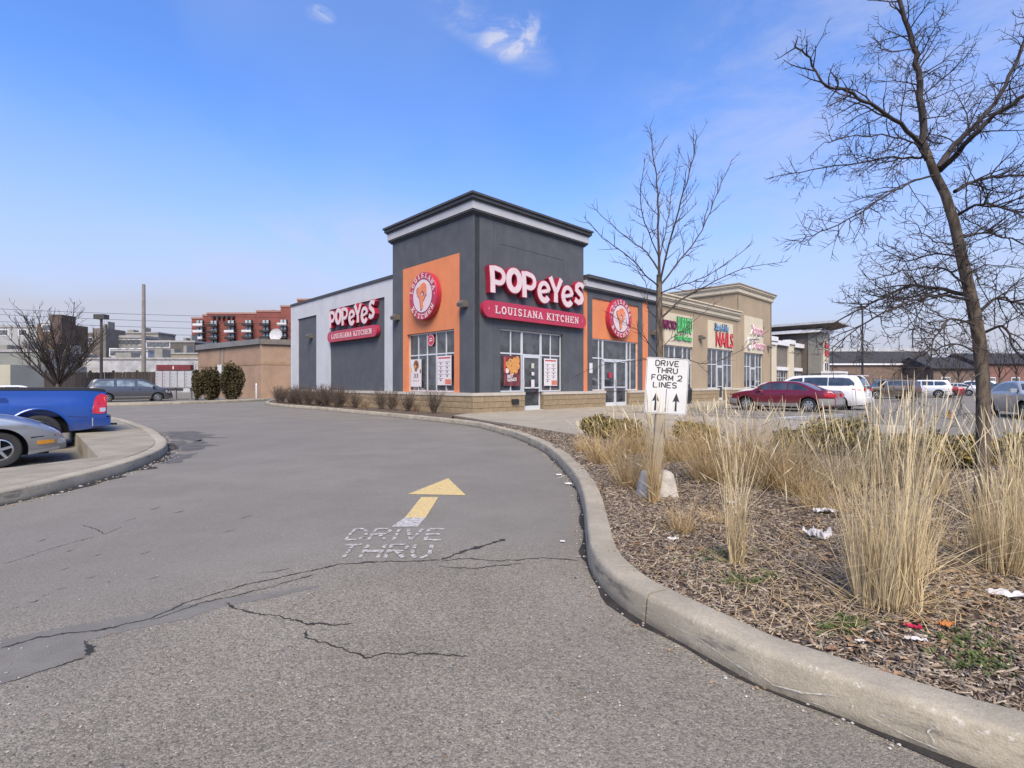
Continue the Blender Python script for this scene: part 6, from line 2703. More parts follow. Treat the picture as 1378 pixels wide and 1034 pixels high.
def rv(s=1.0):
    return Vector((rnd.uniform(-1, 1), rnd.uniform(-1, 1), rnd.uniform(-1, 1))) * s


def branch_path(p, d, L, n, wig, up):
    pts = [p.copy()]
    d = d.normalized()
    for k in range(n):
        d = (d + rv(wig) + Vector((0, 0, up))).normalized()
        p = p + d * (L / n)
        pts.append(p.copy())
    return pts


def side_dir(t, spread=1.0, up=.15):
    a = t.orthogonal().normalized()
    b_ = t.cross(a)
    th = rnd.uniform(0, 2 * PI)
    s_ = a * math.cos(th) + b_ * math.sin(th)
    return (t * rnd.uniform(.45, .95) + s_ * spread + Vector((0, 0, up))).normalized()


def twigs(b, pts, r0, L, depth, dens, spread=.85, wig=.22, up=.03, start=.15, rmin=.0016, minL=.06, shrink=.55):
    """grow side shoots along a path"""
    tot = sum((pts[i + 1] - pts[i]).length for i in range(len(pts) - 1))
    n = max(1, int(tot * dens * rnd.uniform(.8, 1.2)))
    for k in range(n):
        t = start + (1 - start) * (k + rnd.random()) / n
        f = t * (len(pts) - 1)
        i = min(int(f), len(pts) - 2)
        p = pts[i].lerp(pts[i + 1], f - i)
        tan = (pts[i + 1] - pts[i]).normalized()
        l = L * rnd.uniform(.45, 1.15) * (1.05 - .55 * t)
        if l < minL:
            continue
        d = side_dir(tan, spread, up)
        seg = 4 if depth > 0 else 3
        q = branch_path(p, d, l, seg, wig, up)
        r1 = max(rmin, r0 * rnd.uniform(.4, .62) * (1 - .4 * t))
        b.tube(q, [r1 * (1 - .65 * j / seg) for j in range(seg + 1)], 4 if r1 > .004 else 3, cap=False)
        if depth > 0:
            twigs(b, q, r1, l * shrink, depth - 1, dens * 1.25, spread, wig, up, .12, rmin, minL, shrink)


def limb(root, pts, r0, r1, L, depth, dens, mt, n=7, thin=.8, **kw):
    b = MB()
    P = []
    for i in range(len(pts) - 1):
        p0 = pts[max(0, i - 1)]
        p1, p2 = pts[i], pts[i + 1]
        p3 = pts[min(len(pts) - 1, i + 2)]
        for j in range(4):
            t = j / 4
            P.append(.5 * ((2 * p1) + (-p0 + p2) * t + (2 * p0 - 5 * p1 + 4 * p2 - p3) * t * t + (-p0 + 3 * p1 - 3 * p2 + p3) * t ** 3))
    P.append(pts[-1])
    P = [P[0]] + [p + rv(.012 * min(1, k / 4)) for k, p in enumerate(P[1:], 1)]
    m_ = len(P)
    r0 *= thin
    b.tube(P, [r0 + (r1 - r0) * (k / (m_ - 1)) ** .8 for k in range(m_)], n, cap=False)
    twigs(b, P, min((r0 + r1) / 2 + r1, .016), L, depth, dens, **kw)
    # the tip continues in a fan
    return b.build('branch', mt, root)


# ---- big tree on the right: surveyed trunk and limbs at about 4.3 m
TY = 4.3
root = empty('large_tree', (W(1322, TY), TY, .14), 0, 'large bare leaning tree rising from the grass bed, nearest of all trees', 'tree')
base = root.location.copy()


def T2(px, py, dy=0.0):
    return hp(px, py, TY + dy) - base


b = MB()
tr = [(1318, 712, 0), (1320, 690, 0), (1322, 640, 0), (1323, 580, 0), (1323, 520, .0), (1318, 460, .02), (1309, 410, .03), (1297, 360, .05), (1284, 300, .06), (1272, 262, .08), (1258, 235, .08), (1249, 210, .1), (1244, 195, .12)]
rad = [.100, .084, .075, .072, .070, .068, .064, .060, .055, .051, .048, .041, .034]
b.tube([T2(*p) for p in tr], [q * .68 for q in rad], 14)
trunk = b.build('trunk', M_BARK, root, smooth=60)
kw = dict(spread=.9, wig=.24, up=.02, rmin=.0026, minL=.04, shrink=.64)
limb(root, [T2(1250, 214, .1), T2(1243, 190, .12), T2(1240, 130, .15), T2(1235, 95, .15), T2(1228, 55, .2), T2(1212, 12, .2), T2(1206, -40, .25), T2(1196, -90, .3)], .042, .012, .44, 2, 17, M_TWIGD, 9, **kw)
limb(root, [T2(1240, 195, .1), T2(1212, 168, .0), T2(1170, 140, -.1), T2(1140, 124, -.15), T2(1106, 112, -.2), T2(1090, 80, -.2), T2(1068, 62, -.25)], .024, .005, .48, 2, 17, M_TWIGD, 7, **kw)
limb(root, [T2(1252, 218, .1), T2(1235, 212, .2), T2(1190, 214, .35), T2(1140, 222, .5), T2(1080, 232, .6), T2(1036, 240, .7)], .018, .003, .48, 2, 17, M_TWIGD, 6, **kw)
limb(root, [T2(1246, 215, .1), T2(1230, 192, .0), T2(1195, 184, -.2), T2(1150, 184, -.3), T2(1110, 192, -.4)], .012, .003, .4, 2, 17, M_TWIGD, 5, **kw)
limb(root, [T2(1262, 235, .1), T2(1230, 243, -.1), T2(1190, 265, -.2), T2(1150, 290, -.3), T2(1105, 312, -.35), T2(1075, 325, -.4)], .014, .003, .45, 2, 17, M_TWIGD, 6, **kw)
limb(root, [T2(1262, 228, .1), T2(1285, 195, .3), T2(1315, 165, .45), T2(1345, 130, .5), T2(1372, 70, .5), T2(1390, 10, .6)], .036, .012, .44, 2, 17, M_TWIGD, 8, **kw)
limb(root, [T2(1264, 230, .1), T2(1300, 195, -.2), T2(1340, 155, -.35), T2(1385, 125, -.5), T2(1430, 80, -.6)], .030, .010, .44, 2, 17, M_TWIGD, 8, **kw)
limb(root, [T2(1285, 258, .1), T2(1310, 245, .2), T2(1345, 238, .3), T2(1400, 233, .4), T2(1450, 225, .5)], .022, .008, .44, 2, 17, M_TWIGD, 7, **kw)
limb(root, [T2(1288, 290, .1), T2(1320, 275, -.15), T2(1360, 283, -.3), T2(1420, 290, -.4)], .016, .006, .48, 2, 17, M_TWIGD, 6, **kw)
limb(root, [T2(1296, 320, .1), T2(1325, 315, .2), T2(1360, 322, .4), T2(1410, 345, .5)], .015, .005, .48, 2, 17, M_TWIGD, 6, **kw)
limb(root, [T2(1312, 400, .05), T2(1270, 390, .2), T2(1225, 385, .3), T2(1190, 400, .4), T2(1150, 420, .5), T2(1080, 462, .7)], .026, .004, .44, 2, 17, M_TWIGD, 7, **kw)
limb(root, [T2(1308, 405, .05), T2(1260, 398, -.2), T2(1215, 410, -.4), T2(1170, 432, -.6), T2(1120, 470, -.7)], .018, .003, .48, 2, 17, M_TWIGD, 6, **kw)
limb(root, [T2(1305, 390, .05), T2(1285, 370, -.1), T2(1255, 360, -.2), T2(1215, 365, -.3), T2(1170, 378, -.4)], .014, .003, .45, 2, 17, M_TWIGD, 6, **kw)
limb(root, [T2(1318, 420, .05), T2(1345, 400, .2), T2(1375, 410, .3), T2(1420, 420, .4)], .018, .006, .48, 2, 17, M_TWIGD, 6, **kw)
limb(root, [T2(1320, 450, .05), T2(1350, 440, -.1), T2(1365, 470, -.2), T2(1400, 500, -.3)], .016, .005, .48, 2, 17, M_TWIGD, 6, **kw)
limb(root, [T2(1316, 440, .05), T2(1282, 430, -.2), T2(1262, 450, -.4), T2(1245, 490, -.5), T2(1215, 530, -.6)], .014, .003, .45, 2, 17, M_TWIG, 6, **kw)
limb(root, [T2(1322, 480, .05), T2(1290, 465, .3), T2(1260, 470, .4), T2(1228, 485, .5), T2(1200, 505, .6)], .012, .003, .4, 2, 17, M_TWIG, 5, **kw)
limb(root, [T2(1322, 500, .0), T2(1300, 520, -.3), T2(1290, 560, -.4), T2(1262, 590, -.6)], .009, .002, .35, 1, 13, M_TWIG, 5, **kw)
limb(root, [T2(1296, 350, .05), T2(1262, 340, .3), T2(1220, 350, .5), T2(1180, 330, .6)], .013, .003, .45, 2, 17, M_TWIGD, 6, **kw)
for k, (a, c) in enumerate([((1236, 100, .15), (1290, 60, .1)), ((1240, 140, .15), (1310, 110, -.2)), ((1243, 160, .1), (1300, 140, .4)), ((1228, 60, .2), (1275, 20, .3)), ((1234, 65, .2), (1180, 55, -.2)), ((1220, 30, .2), (1170, -5, .3)), ((1276, 270, .08), (1330, 310, .6)), ((1300, 370, .05), (1350, 360, -.6)), ((1290, 330, .05), (1230, 300, -.7))]):
    p, q = T2(*a), T2(*c)
    mid = p.lerp(q, .5) + rv(.06)
    limb(root, [p, mid, q], .009, .002, .36, 2, 17, M_TWIGD, 5, **kw)
# two curled brown leaves left hanging
M_LEAFB = mat('dead_leaf', (.22, .11, .045), .8, .3, 20)
for (px_, py_, dy_) in ((1276, 552, -.5), (1238, 562, -.3), (1224, 575, -.5)):
    b = MB()
    c0 = T2(px_, py_, dy_)
    P = []
    for i in range(5):
        t_ = i / 4
        w_ = .022 * math.sin(PI * (t_ * .9 + .05))
        P.append([c0 + V(-w_ + .004 * i, .01 * math.sin(6 * t_), -.075 * t_), c0 + V(.005 * i, -.012, -.075 * t_), c0 + V(w_ + .004 * i, .012, -.075 * t_)])
    b.grid(P)
    b.build('dead_leaf', M_LEAFB, root)

# ---- slender tree behind the sign
TY1 = 9.0
root = empty('slender_tree', (W(889, TY1), TY1, .14), 0, 'slender bare young tree standing behind the drive through sign', 'tree')
base1 = root.location.copy()


def T1(px, py, dy=0.0):
    return hp(px, py, TY1 + dy) - base1


b = MB()
b.tube([T1(889, 606), T1(889, 560), T1(888, 500), T1(887, 450), T1(887, 400, .02), T1(887, 370, .03)], [.075, .066, .062, .058, .052, .046], 10)
b.build('trunk', M_BARK, root, smooth=60)
kw1 = dict(spread=.7, wig=.16, up=.10, rmin=.0045)
L1 = [
    ([(887, 372, 0), (886, 320, .05), (885, 260, .1), (880, 215, .15), (874, 170, .2)], .034, .006, .75),
    ([(888, 380, 0), (900, 330, -.2), (917, 270, -.4), (930, 225, -.5), (938, 180, -.6)], .026, .005, .7),
    ([(888, 385, 0), (915, 350, .3), (945, 310, .6), (965, 260, .8), (985, 215, .9)], .022, .005, .65),
    ([(887, 365, 0), (870, 340, .2), (850, 325, .4), (820, 300, .6), (795, 275, .8)], .022, .004, .6),
    ([(886, 385, 0), (868, 370, -.3), (845, 345, -.6), (810, 320, -.9), (786, 292, -1.1)], .018, .004, .55),
    ([(888, 430, 0), (915, 405, .2), (950, 385, .4), (1000, 362, .5), (1060, 352, .6)], .026, .004, .65),
    ([(888, 395, 0), (912, 385, -.3), (950, 372, -.5), (1010, 330, -.8)], .016, .004, .55),
    ([(886, 430, 0), (872, 415, .3), (868, 380, .5), (850, 360, .7), (825, 352, .9)], .014, .003, .5),
    ([(886, 480, 0), (868, 455, -.3), (850, 440, -.5), (815, 420, -.8)], .012, .003, .45),
    ([(888, 470, 0), (905, 455, .3), (930, 435, .5), (975, 400, .7)], .012, .003, .45),
    ([(888, 482, 0), (920, 482, -.3), (950, 490, -.5), (1000, 470, -.8), (1030, 440, -1)], .012, .003, .45),
    ([(885, 485, 0), (850, 485, .3), (810, 492, .5), (775, 505, .7)], .011, .003, .40),
    ([(887, 350, 0), (898, 300, .5), (905, 250, .8), (915, 200, 1.0)], .016, .004, .55),
    ([(886, 345, 0), (868, 300, -.5), (862, 260, -.8), (868, 215, -1.0)], .015, .004, .5),
]
for pts, r0_, r1_, L_ in L1:
    limb(root, [T1(*p) for p in pts], r0_, r1_, L_ * .85, 2, 8.5, M_TWIG, 6, minL=.1, **kw1)

# ---- round crowned bare tree at the back left
TB = 42
root = empty('round_bare_tree', (W(78, TB), TB, -.05), 0, 'wide round crowned bare tree before the dark board fence', 'tree')
b = MB()
b.tube([V(0, 0, 0), V(0, 0, .6), V(.05, 0, 1.5)], [.26, .20, .17], 10)
b.build('trunk', M_BARK, root, smooth=60)
for k in range(18):
    a = 2 * PI * k / 18 * 5 + rnd.uniform(-.2, .2)
    tilt = rnd.uniform(.12, .72) if k % 3 else rnd.uniform(.72, 1.0)
    L_ = rnd.uniform(.88, 1.0) * (7.6 - 2.4 * tilt)
    d = V(math.cos(a) * math.sin(tilt), math.sin(a) * math.sin(tilt), math.cos(tilt))
    p = branch_path(V(0, 0, .9 + rnd.random() * .6), d, L_, 6, .09, .06)
    b = MB()
    b.tube(p, [.085 * (1 - .8 * j / 6) for j in range(7)], 5, cap=False)
    twigs(b, p, .06, 2.2, 2, 2.8, .62, .14, .14, .2, .017, .25, .55)
    b.build('branch', M_TWIGD, root)


def small_bare_tree(name, pos, h, label, n=9, seed=0, r=.13, tr_=1.0, group=None, dens=1.6, th=.012):
    root = empty(name, pos, 0, label, 'tree', group)
    b = MB()
    b.tube([V(0, 0, -.1), V(.02, 0, h * .2), V(0, 0, h * .42)], [r, r * .8, r * .55], 7)
    b.build('trunk', M_BARK, root, smooth=60)
    b = MB()
    for k in range(n):
        a = 2 * PI * k / n + rnd.uniform(-.3, .3)
        tilt = rnd.uniform(.15, .8)
        d = V(math.cos(a) * math.sin(tilt), math.sin(a) * math.sin(tilt), math.cos(tilt))
        p = branch_path(V(0, 0, h * rnd.uniform(.22, .42)), d, h * rnd.uniform(.42, .6), 5, .12, .08)
        b.tube(p, [r * .42 * (1 - .8 * j / 5) for j in range(6)], 4, cap=False)
        twigs(b, p, r * .3, h * .22, 2, dens, .65, .15, .1, .2, th, h * .03, .55)
    b.build('crown', M_TWIGD, root)
    return root


for i, (px_, Y, h, lab) in enumerate([(1290, 66, 6.5, 'bare tree behind the lot just left of the large trunk'), (1270, 74, 8, 'taller bare tree beside the mansard building end'), (1345, 62, 7.5, 'bare tree behind the lot just right of the large trunk'), (1368, 70, 8.5, 'bare tree at the far right edge before the dull red house'), (1240, 78, 6, 'small bare tree in front of the mansard roof'),
                                      (1320, 76, 7.5, 'bare tree between the two brick row houses'), (1400, 60, 8, 'bare tree beyond the right edge of the lot')]):
    small_bare_tree('bare_tree', (W(px_, Y), Y, -.05), h, lab, n=8, dens=1.3, th=.02)
for i, (px_, Y, h, lab) in enumerate([(36, 58, 2.6, 'small dark bush tree right of the cream container'), (258, 60, 5.0, 'leafless tree between shed and peach building')]):
    small_bare_tree('bare_tree', (W(px_, Y), Y, -.05), h, lab, n=6, dens=1.3, th=.018, r=.08)


# ================================================================== SHRUBS
def leafmat(name, cols, rough=.8):
    m = bpy.data.materials.new(name)
    m.use_nodes = True
    nt = m.node_tree
    b = nt.nodes['Principled BSDF']
    g_ = nt.nodes.new('ShaderNodeNewGeometry')
    r_ = nt.nodes.new('ShaderNodeValToRGB')
    r_.color_ramp.elements[0].color = (*cols[0], 1)
    r_.color_ramp.elements[1].color = (*cols[-1], 1)
    for k, c_ in enumerate(cols[1:-1]):
        e = r_.color_ramp.elements.new((k + 1) / (len(cols) - 1))
        e.color = (*c_, 1)
    nt.links.new(g_.outputs['Random Per Island'], r_.inputs[0])
    nt.links.new(r_.outputs[0], b.inputs['Base Color'])
    b.inputs['Roughness'].default_value = rough
    b.inputs['Specular IOR Level'].default_value = .25
    b.inputs['Subsurface Weight'].default_value = 0
    return m


M_JUN = leafmat('juniper_foliage', [(.05, .06, .018), (.12, .105, .025), (.22, .17, .04), (.32, .23, .055), (.10, .065, .03)])
M_JUND = leafmat('dark_juniper_foliage', [(.016, .020, .010), (.035, .038, .015), (.075, .055, .025), (.10, .075, .03), (.02, .024, .011)])
M_STRAW = leafmat('straw', [(.44, .33, .17), (.57, .45, .25), (.66, .54, .33), (.34, .25, .13), (.60, .49, .30), (.30, .25, .18)])
M_STRAWD = leafmat('golden_straw', [(.42, .28, .12), (.53, .38, .19), (.30, .20, .09), (.58, .45, .25), (.25, .18, .11)])
M_STRAWP = leafmat('pale_straw', [(.54, .44, .27), (.64, .54, .34), (.70, .61, .41), (.46, .37, .22)])
M_CHIP = leafmat('mulch_chip', [(.075, .058, .044), (.17, .13, .095), (.28, .225, .165), (.46, .39, .295), (.115, .08, .058), (.21, .16, .115), (.37, .30, .22)])
M_LEAFL = leafmat('fallen_leaf', [(.24, .14, .075), (.32, .20, .11), (.18, .10, .055), (.36, .26, .16)])
M_GREEN = leafmat('green_sprout', [(.05, .085, .02), (.085, .12, .035), (.12, .14, .05)])


def np_build(name, verts, faces, m, parent=None):
    me = bpy.data.meshes.new(name)
    nv = len(verts)
    nf = len(faces)
    k = faces.shape[1]
    me.vertices.add(nv)
    me.vertices.foreach_set('co', np.asarray(verts, np.float32).ravel())
    me.loops.add(nf * k)
    me.loops.foreach_set('vertex_index', faces.astype(np.int32).ravel())
    me.polygons.add(nf)
    me.polygons.foreach_set('loop_start', np.arange(0, nf * k, k, dtype=np.int32))
    me.polygons.foreach_set('loop_total', np.full(nf, k, dtype=np.int32))
    me.materials.append(m)
    me.update(calc_edges=True)
    me.validate()
    o = bpy.data.objects.new(name, me)
    COL.objects.link(o)
    if parent:
        o.parent = parent
    return o


nr = np.random.default_rng(11)


def leafcloud(centers, size, jitter=.6, flat=.0, elong=2.2):
    n = len(centers)
    a = nr.normal(size=(n, 3))
    a /= np.linalg.norm(a, axis=1)[:, None]
    b_ = np.cross(a, nr.normal(size=(n, 3)))
    b_ /= np.linalg.norm(b_, axis=1)[:, None]
    s_ = size * (1 + jitter * (nr.random((n, 1)) - .5))
    a = a * s_ * elong / 2
    b_ = b_ * s_ / 2
    v = np.stack([centers - a, centers - b_ * .9, centers + a, centers + b_ * .9], 1).reshape(-1, 3)
    f = np.arange(n * 4).reshape(-1, 4)
    return v, f


def bush(name, pos, rx, ry, h, n, size, m, label, cat, group=None, lobes=9, seed=0, stem=True, spray=.0):
    root = empty(name, pos, rnd.uniform(0, 6), label, cat, group)
    C = []
    for k in range(lobes):
        a = 2 * PI * k / lobes + rnd.uniform(-.4, .4)
        q = rnd.uniform(.15, .68)
        C.append((math.cos(a) * rx * q, math.sin(a) * ry * q, h * rnd.uniform(.32, .74), rnd.uniform(.32, .5)))
    C = np.array(C)
    pick = nr.integers(0, lobes, n)
    d = nr.normal(size=(n, 3))
    d /= np.linalg.norm(d, axis=1)[:, None]
    rad = (nr.random((n, 1)) ** .35) * (1 + .18 * np.sin(d[:, :1] * 9 + pick[:, None]) + .12 * np.cos(d[:, 1:2] * 13))
    sc = np.array([[rx, ry, h * .85]])
    P = C[pick][:, :3] + d * rad * C[pick][:, 3:4] * sc
    P = P[P[:, 2] > .02]
    v, f = leafcloud(P, size)
    np_build('foliage', v, f, m, root)
    if stem:
        b = MB()
        for k in range(7):
            a = rnd.uniform(0, 6.28)
            b.tube([V(0, 0, -.03), V(math.cos(a) * rx * .3, math.sin(a) * ry * .3, h * .35), V(math.cos(a) * rx * .6, math.sin(a) * ry * .6, h * .7)], [.02, .012, .005], 5, cap=False)
        b.build('stem', M_TWIGD, root)
    return root


# clipped evergreens beside the mailboxes
for i, (px_, wpx, top, Y, lab) in enumerate([(282, 34, 496, 39.5, 'dark round evergreen shrub just right of the mailboxes'), (312, 38, 492, 38.8, 'larger dark evergreen shrub before the peach building'), (266, 14, 498, 41, 'narrow dark evergreen squeezed behind the mailboxes')]):
    rr = wpx / 685 * Y / 2 * .95
    bush('evergreen_shrub', (W(px_, Y), Y, -.05), rr * 1.08, rr, Z(top, Y) * .96, 15000 if i < 2 else 5000, .085, M_JUND, lab, 'shrub', 'dark evergreens near the mailboxes', lobes=12)
# spreading junipers at the back of the bed
for i, (px_, py_, hh, rx_, lab) in enumerate([(805, 588, 0.55, .55, 'low yellowish juniper at the near tip of the grass bed'), (838, 590, 0.47, .5, 'low juniper behind the golden tufts left of the sign'), (935, 596, 0.47, .6, 'low juniper right of the slender trunk'), (1075, 610, 0.47, .55, 'low dark juniper left of the big tuft, nearest the lot stripes'), (1120, 612, 0.60, .8, 'wide dark green juniper along the lot edge of the bed'),
                                              (1175, 618, 0.49, .55, 'juniper half hidden behind the tall straw tuft'), (1235, 626, 0.47, .6, 'yellow green juniper behind the tall straw tuft'), (1290, 632, 0.44, .55, 'yellow green juniper just left of the large trunk'), (1365, 634, 0.47, .6, 'yellow green juniper right of the large trunk'), (1450, 640, 0.52, .7, 'juniper beyond the right edge of the bed')]):
    x, y = gp(px_, py_, .15)
    bush('juniper', (x, y, bed_z(x, y) - .03), rx_, rx_ * .7, hh, 5200, .034, M_JUN, lab, 'shrub', 'low junipers at the back of the bed', lobes=11)


# leafless hedge shrubs along the side wall
def bare_shrub(pos, h, r_, n, label, group='leafless shrubs along the side wall', m=None):
    root = empty('bare_shrub', pos, 0, label, 'shrub', group)
    b = MB()
    for k in range(n):
        a = rnd.uniform(0, 2 * PI)
        tilt = rnd.uniform(.05, .75)
        d = V(math.cos(a) * math.sin(tilt), math.sin(a) * math.sin(tilt), math.cos(tilt))
        p = branch_path(V(rnd.uniform(-.08, .08), rnd.uniform(-.08, .08), -.03), d, h * rnd.uniform(.7, 1.1), 4, .14, .05)
        b.tube(p, [.011, .009, .007, .005, .004], 3, cap=False)
        twigs(b, p, .009, h * .4, 1, 7 / h, .7, .2, .08, .2, .0042, .05, .5)
    o = b.build('branches', m or M_HEDGE, root)
    return root


M_HEDGE = mat('hedge_twig', (.085, .062, .048), .9, .3, 5)
M_HEDGED = mat('hedge_leaf_brown', (.16, .10, .06), .9, .3, 5)
s_list = [18.2, 17.2, 16.3, 15.4, 14.6, 13.8, 13.0, 12.2, 11.4, 10.6, 9.9, 9.1, 8.0, 5.9, 4.6, 3.3, 1.4]
names = ['at the far end of the side wall', 'second from the far end of the side wall', 'third from the far end of the side wall', 'under the narrow charcoal field, left one', 'under the narrow charcoal field, right one', 'between the two charcoal fields', 'under the left end of the side name sign',
         'under the first letters of the side name sign', 'under the middle of the side name sign', 'just right of the middle of the side name sign', 'under the last letters of the side name sign', 'under the right end of the side name sign', 'under the right part of the wide charcoal field',
         'where the pale wall meets the tower', 'under the left window poster', 'under the middle of the side tower window', 'last before the tower corner']
for k, (s__, nm) in enumerate(zip(s_list, names)):
    t_ = -1.15 + rnd.uniform(-.15, .15) + (.35 if s__ < 7 else 0)
    p = bl(t_, s__, .1)
    hh = rnd.uniform(.85, 1.05) if s__ > 8.5 else rnd.uniform(.75, .95)
    bare_shrub(p, hh * 1.15, .5, 60 if s__ > 8.5 else 40, 'leafless brown shrub ' + nm)
for k, (s__, lab) in enumerate([(7.0, 'small rusty dry tuft between shrubs near the pale wall end'), (2.6, 'small dry tuft close to the tower corner')]):
    p = bl(-1.0, s__, .1)
    bare_shrub(p, .42, .3, 22, lab, 'small dry tufts by the side wall', M_HEDGED)


# ================================================================== ORNAMENTAL GRASS
def grass_clump(px_, py_, h, r_, n, label, splay=.35, m=None, lean=(0, 0), wd=.0021, plume=.25, pos=None, curl=.25, tallf=.14):
    x, y = pos or gp(px_, py_, .14)
    zb_ = bed_z(x, y) - .02
    root = empty('grass_clump', (x, y, zb_), 0, label, 'grass', 'dry ornamental grass clumps in the bed')
    NS = 7
    a = nr.random(n) * 2 * PI
    q = np.sqrt(nr.random(n))
    bx, by = np.cos(a) * q * r_, np.sin(a) * q * r_
    tilt = splay * (.15 + .95 * nr.random(n) ** 1.3) * (.55 + q * .6)
    ta = a + nr.normal(0, 1.0, n)
    L = h * np.where(nr.random(n) < tallf, .72 + .28 * nr.random(n), .22 + .40 * nr.random(n))
    stray = nr.random(n) < .09
    tilt = np.where(stray, tilt * 2.2, tilt)
    dx, dy = np.cos(ta) * np.sin(tilt) + lean[0], np.sin(ta) * np.sin(tilt) + lean[1]
    cur = curl * (nr.random(n) ** 2)
    side = nr.random(n) * PI
    kink = (nr.random(n) < .16).astype(float)
    kt = .3 + .45 * nr.random(n)
    ka = nr.random(n) * 2 * PI
    kd = nr.random(n)
    low = nr.random(n) < .16
    L = np.where(low, L * .6, L)
    dx = np.where(low, np.cos(ta) * .9, dx)
    dy = np.where(low, np.sin(ta) * .9, dy)
    tilt = np.where(low, .95, tilt)
    w_ = wd * (.6 + .8 * nr.random(n))
    V_ = np.zeros((n, NS + 1, 2, 3))
    for k in range(NS + 1):
        t = k / NS
        cx = bx + dx * L * t + np.cos(ta) * cur * L * t ** 2.4 + .012 * np.sin(7 * t + a * 5)
        cy = by + dy * L * t + np.sin(ta) * cur * L * t ** 2.4 + .012 * np.cos(6 * t + a * 3)
        cz = L * (t * np.cos(tilt) - cur * .55 * t ** 3)
        over = np.maximum(0, t - kt) * L * kink
        cx = cx + np.cos(ka) * over * .75
        cy = cy + np.sin(ka) * over * .75
        cz = np.maximum(cz - over * (.55 + .75 * kd), .012)
        ww = w_ * (1 - .75 * t)
        V_[:, k, 0, 0], V_[:, k, 0, 1], V_[:, k, 0, 2] = cx - np.cos(side) * ww, cy - np.sin(side) * ww, cz
        V_[:, k, 1, 0], V_[:, k, 1, 1], V_[:, k, 1, 2] = cx + np.cos(side) * ww, cy + np.sin(side) * ww, cz
    idx = np.arange(n * (NS + 1) * 2).reshape(n, NS + 1, 2)
    F = np.stack([idx[:, :-1, 0], idx[:, :-1, 1], idx[:, 1:, 1], idx[:, 1:, 0]], -1).reshape(-1, 4)
    tag(np_build('blades', V_.reshape(-1, 3), F, m or M_STRAW, root), kind='stuff')
    # feathery seed heads on the tallest stems
    np_ = int(n * min(plume, tallf))
    if np_ > 3:
        o = np.argsort(-L)[:np_]
        P0, P1 = V_[o, NS - 1].mean(1), V_[o, NS].mean(1)
        top = P1 + (P1 - P0) * .5
        K = 5
        Vp = np.zeros((np_, K, 2, 3))
        sd = side[o]
        for k in range(K):
            t = k / (K - 1)
            c = P0 + (top - P0) * t
            ww = ((.0023 + .0006 * max(0, y - 2.6)) * np.sin(PI * (t * .85 + .08)) * (.7 + .6 * nr.random(np_)))
            Vp[:, k, 0] = c - np.stack([np.cos(sd) * ww, np.sin(sd) * ww, 0 * ww], 1)
            Vp[:, k, 1] = c + np.stack([np.cos(sd) * ww, np.sin(sd) * ww, 0 * ww], 1)
        idx = np.arange(np_ * K * 2).reshape(np_, K, 2)
        F = np.stack([idx[:, :-1, 0], idx[:, :-1, 1], idx[:, 1:, 1], idx[:, 1:, 0]], -1).reshape(-1, 4)
        tag(np_build('seed_heads', Vp.reshape(-1, 3), F, M_STRAWP, root), kind='stuff')
    return root


grass_clump(1190, 815, 1.16, .15, 900, 'tallest straw clump in front, nearest the kerb', .17, lean=(.05, .03), plume=.22)
grass_clump(1222, 772, 1.2, .11, 380, 'straw clump close behind the tallest one', .2, lean=(.06, .05), plume=.25)
grass_clump(1352, 775, .98, .14, 900, 'straw clump at the right edge beside the large trunk', .18, plume=.2)
grass_clump(1400, 740, 1.0, .16, 420, 'straw clump just outside the bed edge on the far right', .3, plume=.2)
grass_clump(991, 755, 1.15, .04, 190, 'thin upright straw clump right of the sign', .10, plume=.35, lean=(.01, 0))
grass_clump(996, 690, 1.1, .05, 60, 'sparse upright clump behind the thin one', .2, plume=.4, m=M_STRAWP)
grass_clump(915, 712, .50, .06, 230, 'small splayed golden tuft in front of the sign block', .75, M_STRAWD, plume=.08)
grass_clump(880, 672, 1.15, .045, 300, 'narrow clump hugging the sign post', .14, M_STRAWD, plume=.15, wd=.002)
grass_clump(848, 652, .86, .13, 560, 'golden clump left of the sign block', .55, M_STRAWD, plume=.05, wd=.0023, curl=.6, tallf=.28)
grass_clump(812, 622, .82, .18, 560, 'golden clump at the narrow tip of the bed', .6, M_STRAWD, plume=.05, wd=.0036, curl=.6, tallf=.28)
grass_clump(790, 606, .55, .18, 420, 'farthest left golden clump by the walk', .6, M_STRAWD, plume=.05, wd=.0028, curl=.6, tallf=.28)
grass_clump(850, 610, .9, .22, 600, 'golden clump behind the sign to its left', .45, M_STRAWD, plume=.08, wd=.0036, curl=.5, tallf=.28)
grass_clump(905, 622, .95, .22, 600, 'golden clump behind the sign to its right', .45, M_STRAWD, plume=.08, wd=.0036, curl=.5, tallf=.28)
grass_clump(955, 648, .98, .2, 700, 'bushy clump midway between sign and thin clump', .55, M_STRAWD, plume=.1, wd=.0028, curl=.5, tallf=.28)
grass_clump(945, 615, .92, .22, 500, 'hazy clump in the back row behind the sign', .5, M_STRAWD, plume=.1, wd=.0036, curl=.5, tallf=.28)
grass_clump(1035, 660, 1.02, .18, 800, 'dense bushy clump in the middle of the bed', .6, M_STRAWD, plume=.12, wd=.0029, curl=.55, tallf=.28)
grass_clump(1070, 640, 1.02, .18, 620, 'bushy clump behind the dense middle one', .5, M_STRAW, plume=.2, wd=.0029, curl=.4)
grass_clump(1010, 625, .95, .2, 500, 'back row clump before the maroon sedan', .5, M_STRAWD, plume=.1, wd=.0036, curl=.5, tallf=.28)
grass_clump(1110, 690, .55, .16, 420, 'low flattened clump beside the litter', .95, M_STRAWD, plume=.05, curl=.6)
grass_clump(1160, 655, 1.12, .17, 460, 'clump behind the tall front clump, left side', .35, M_STRAW, plume=.3, wd=.0028)
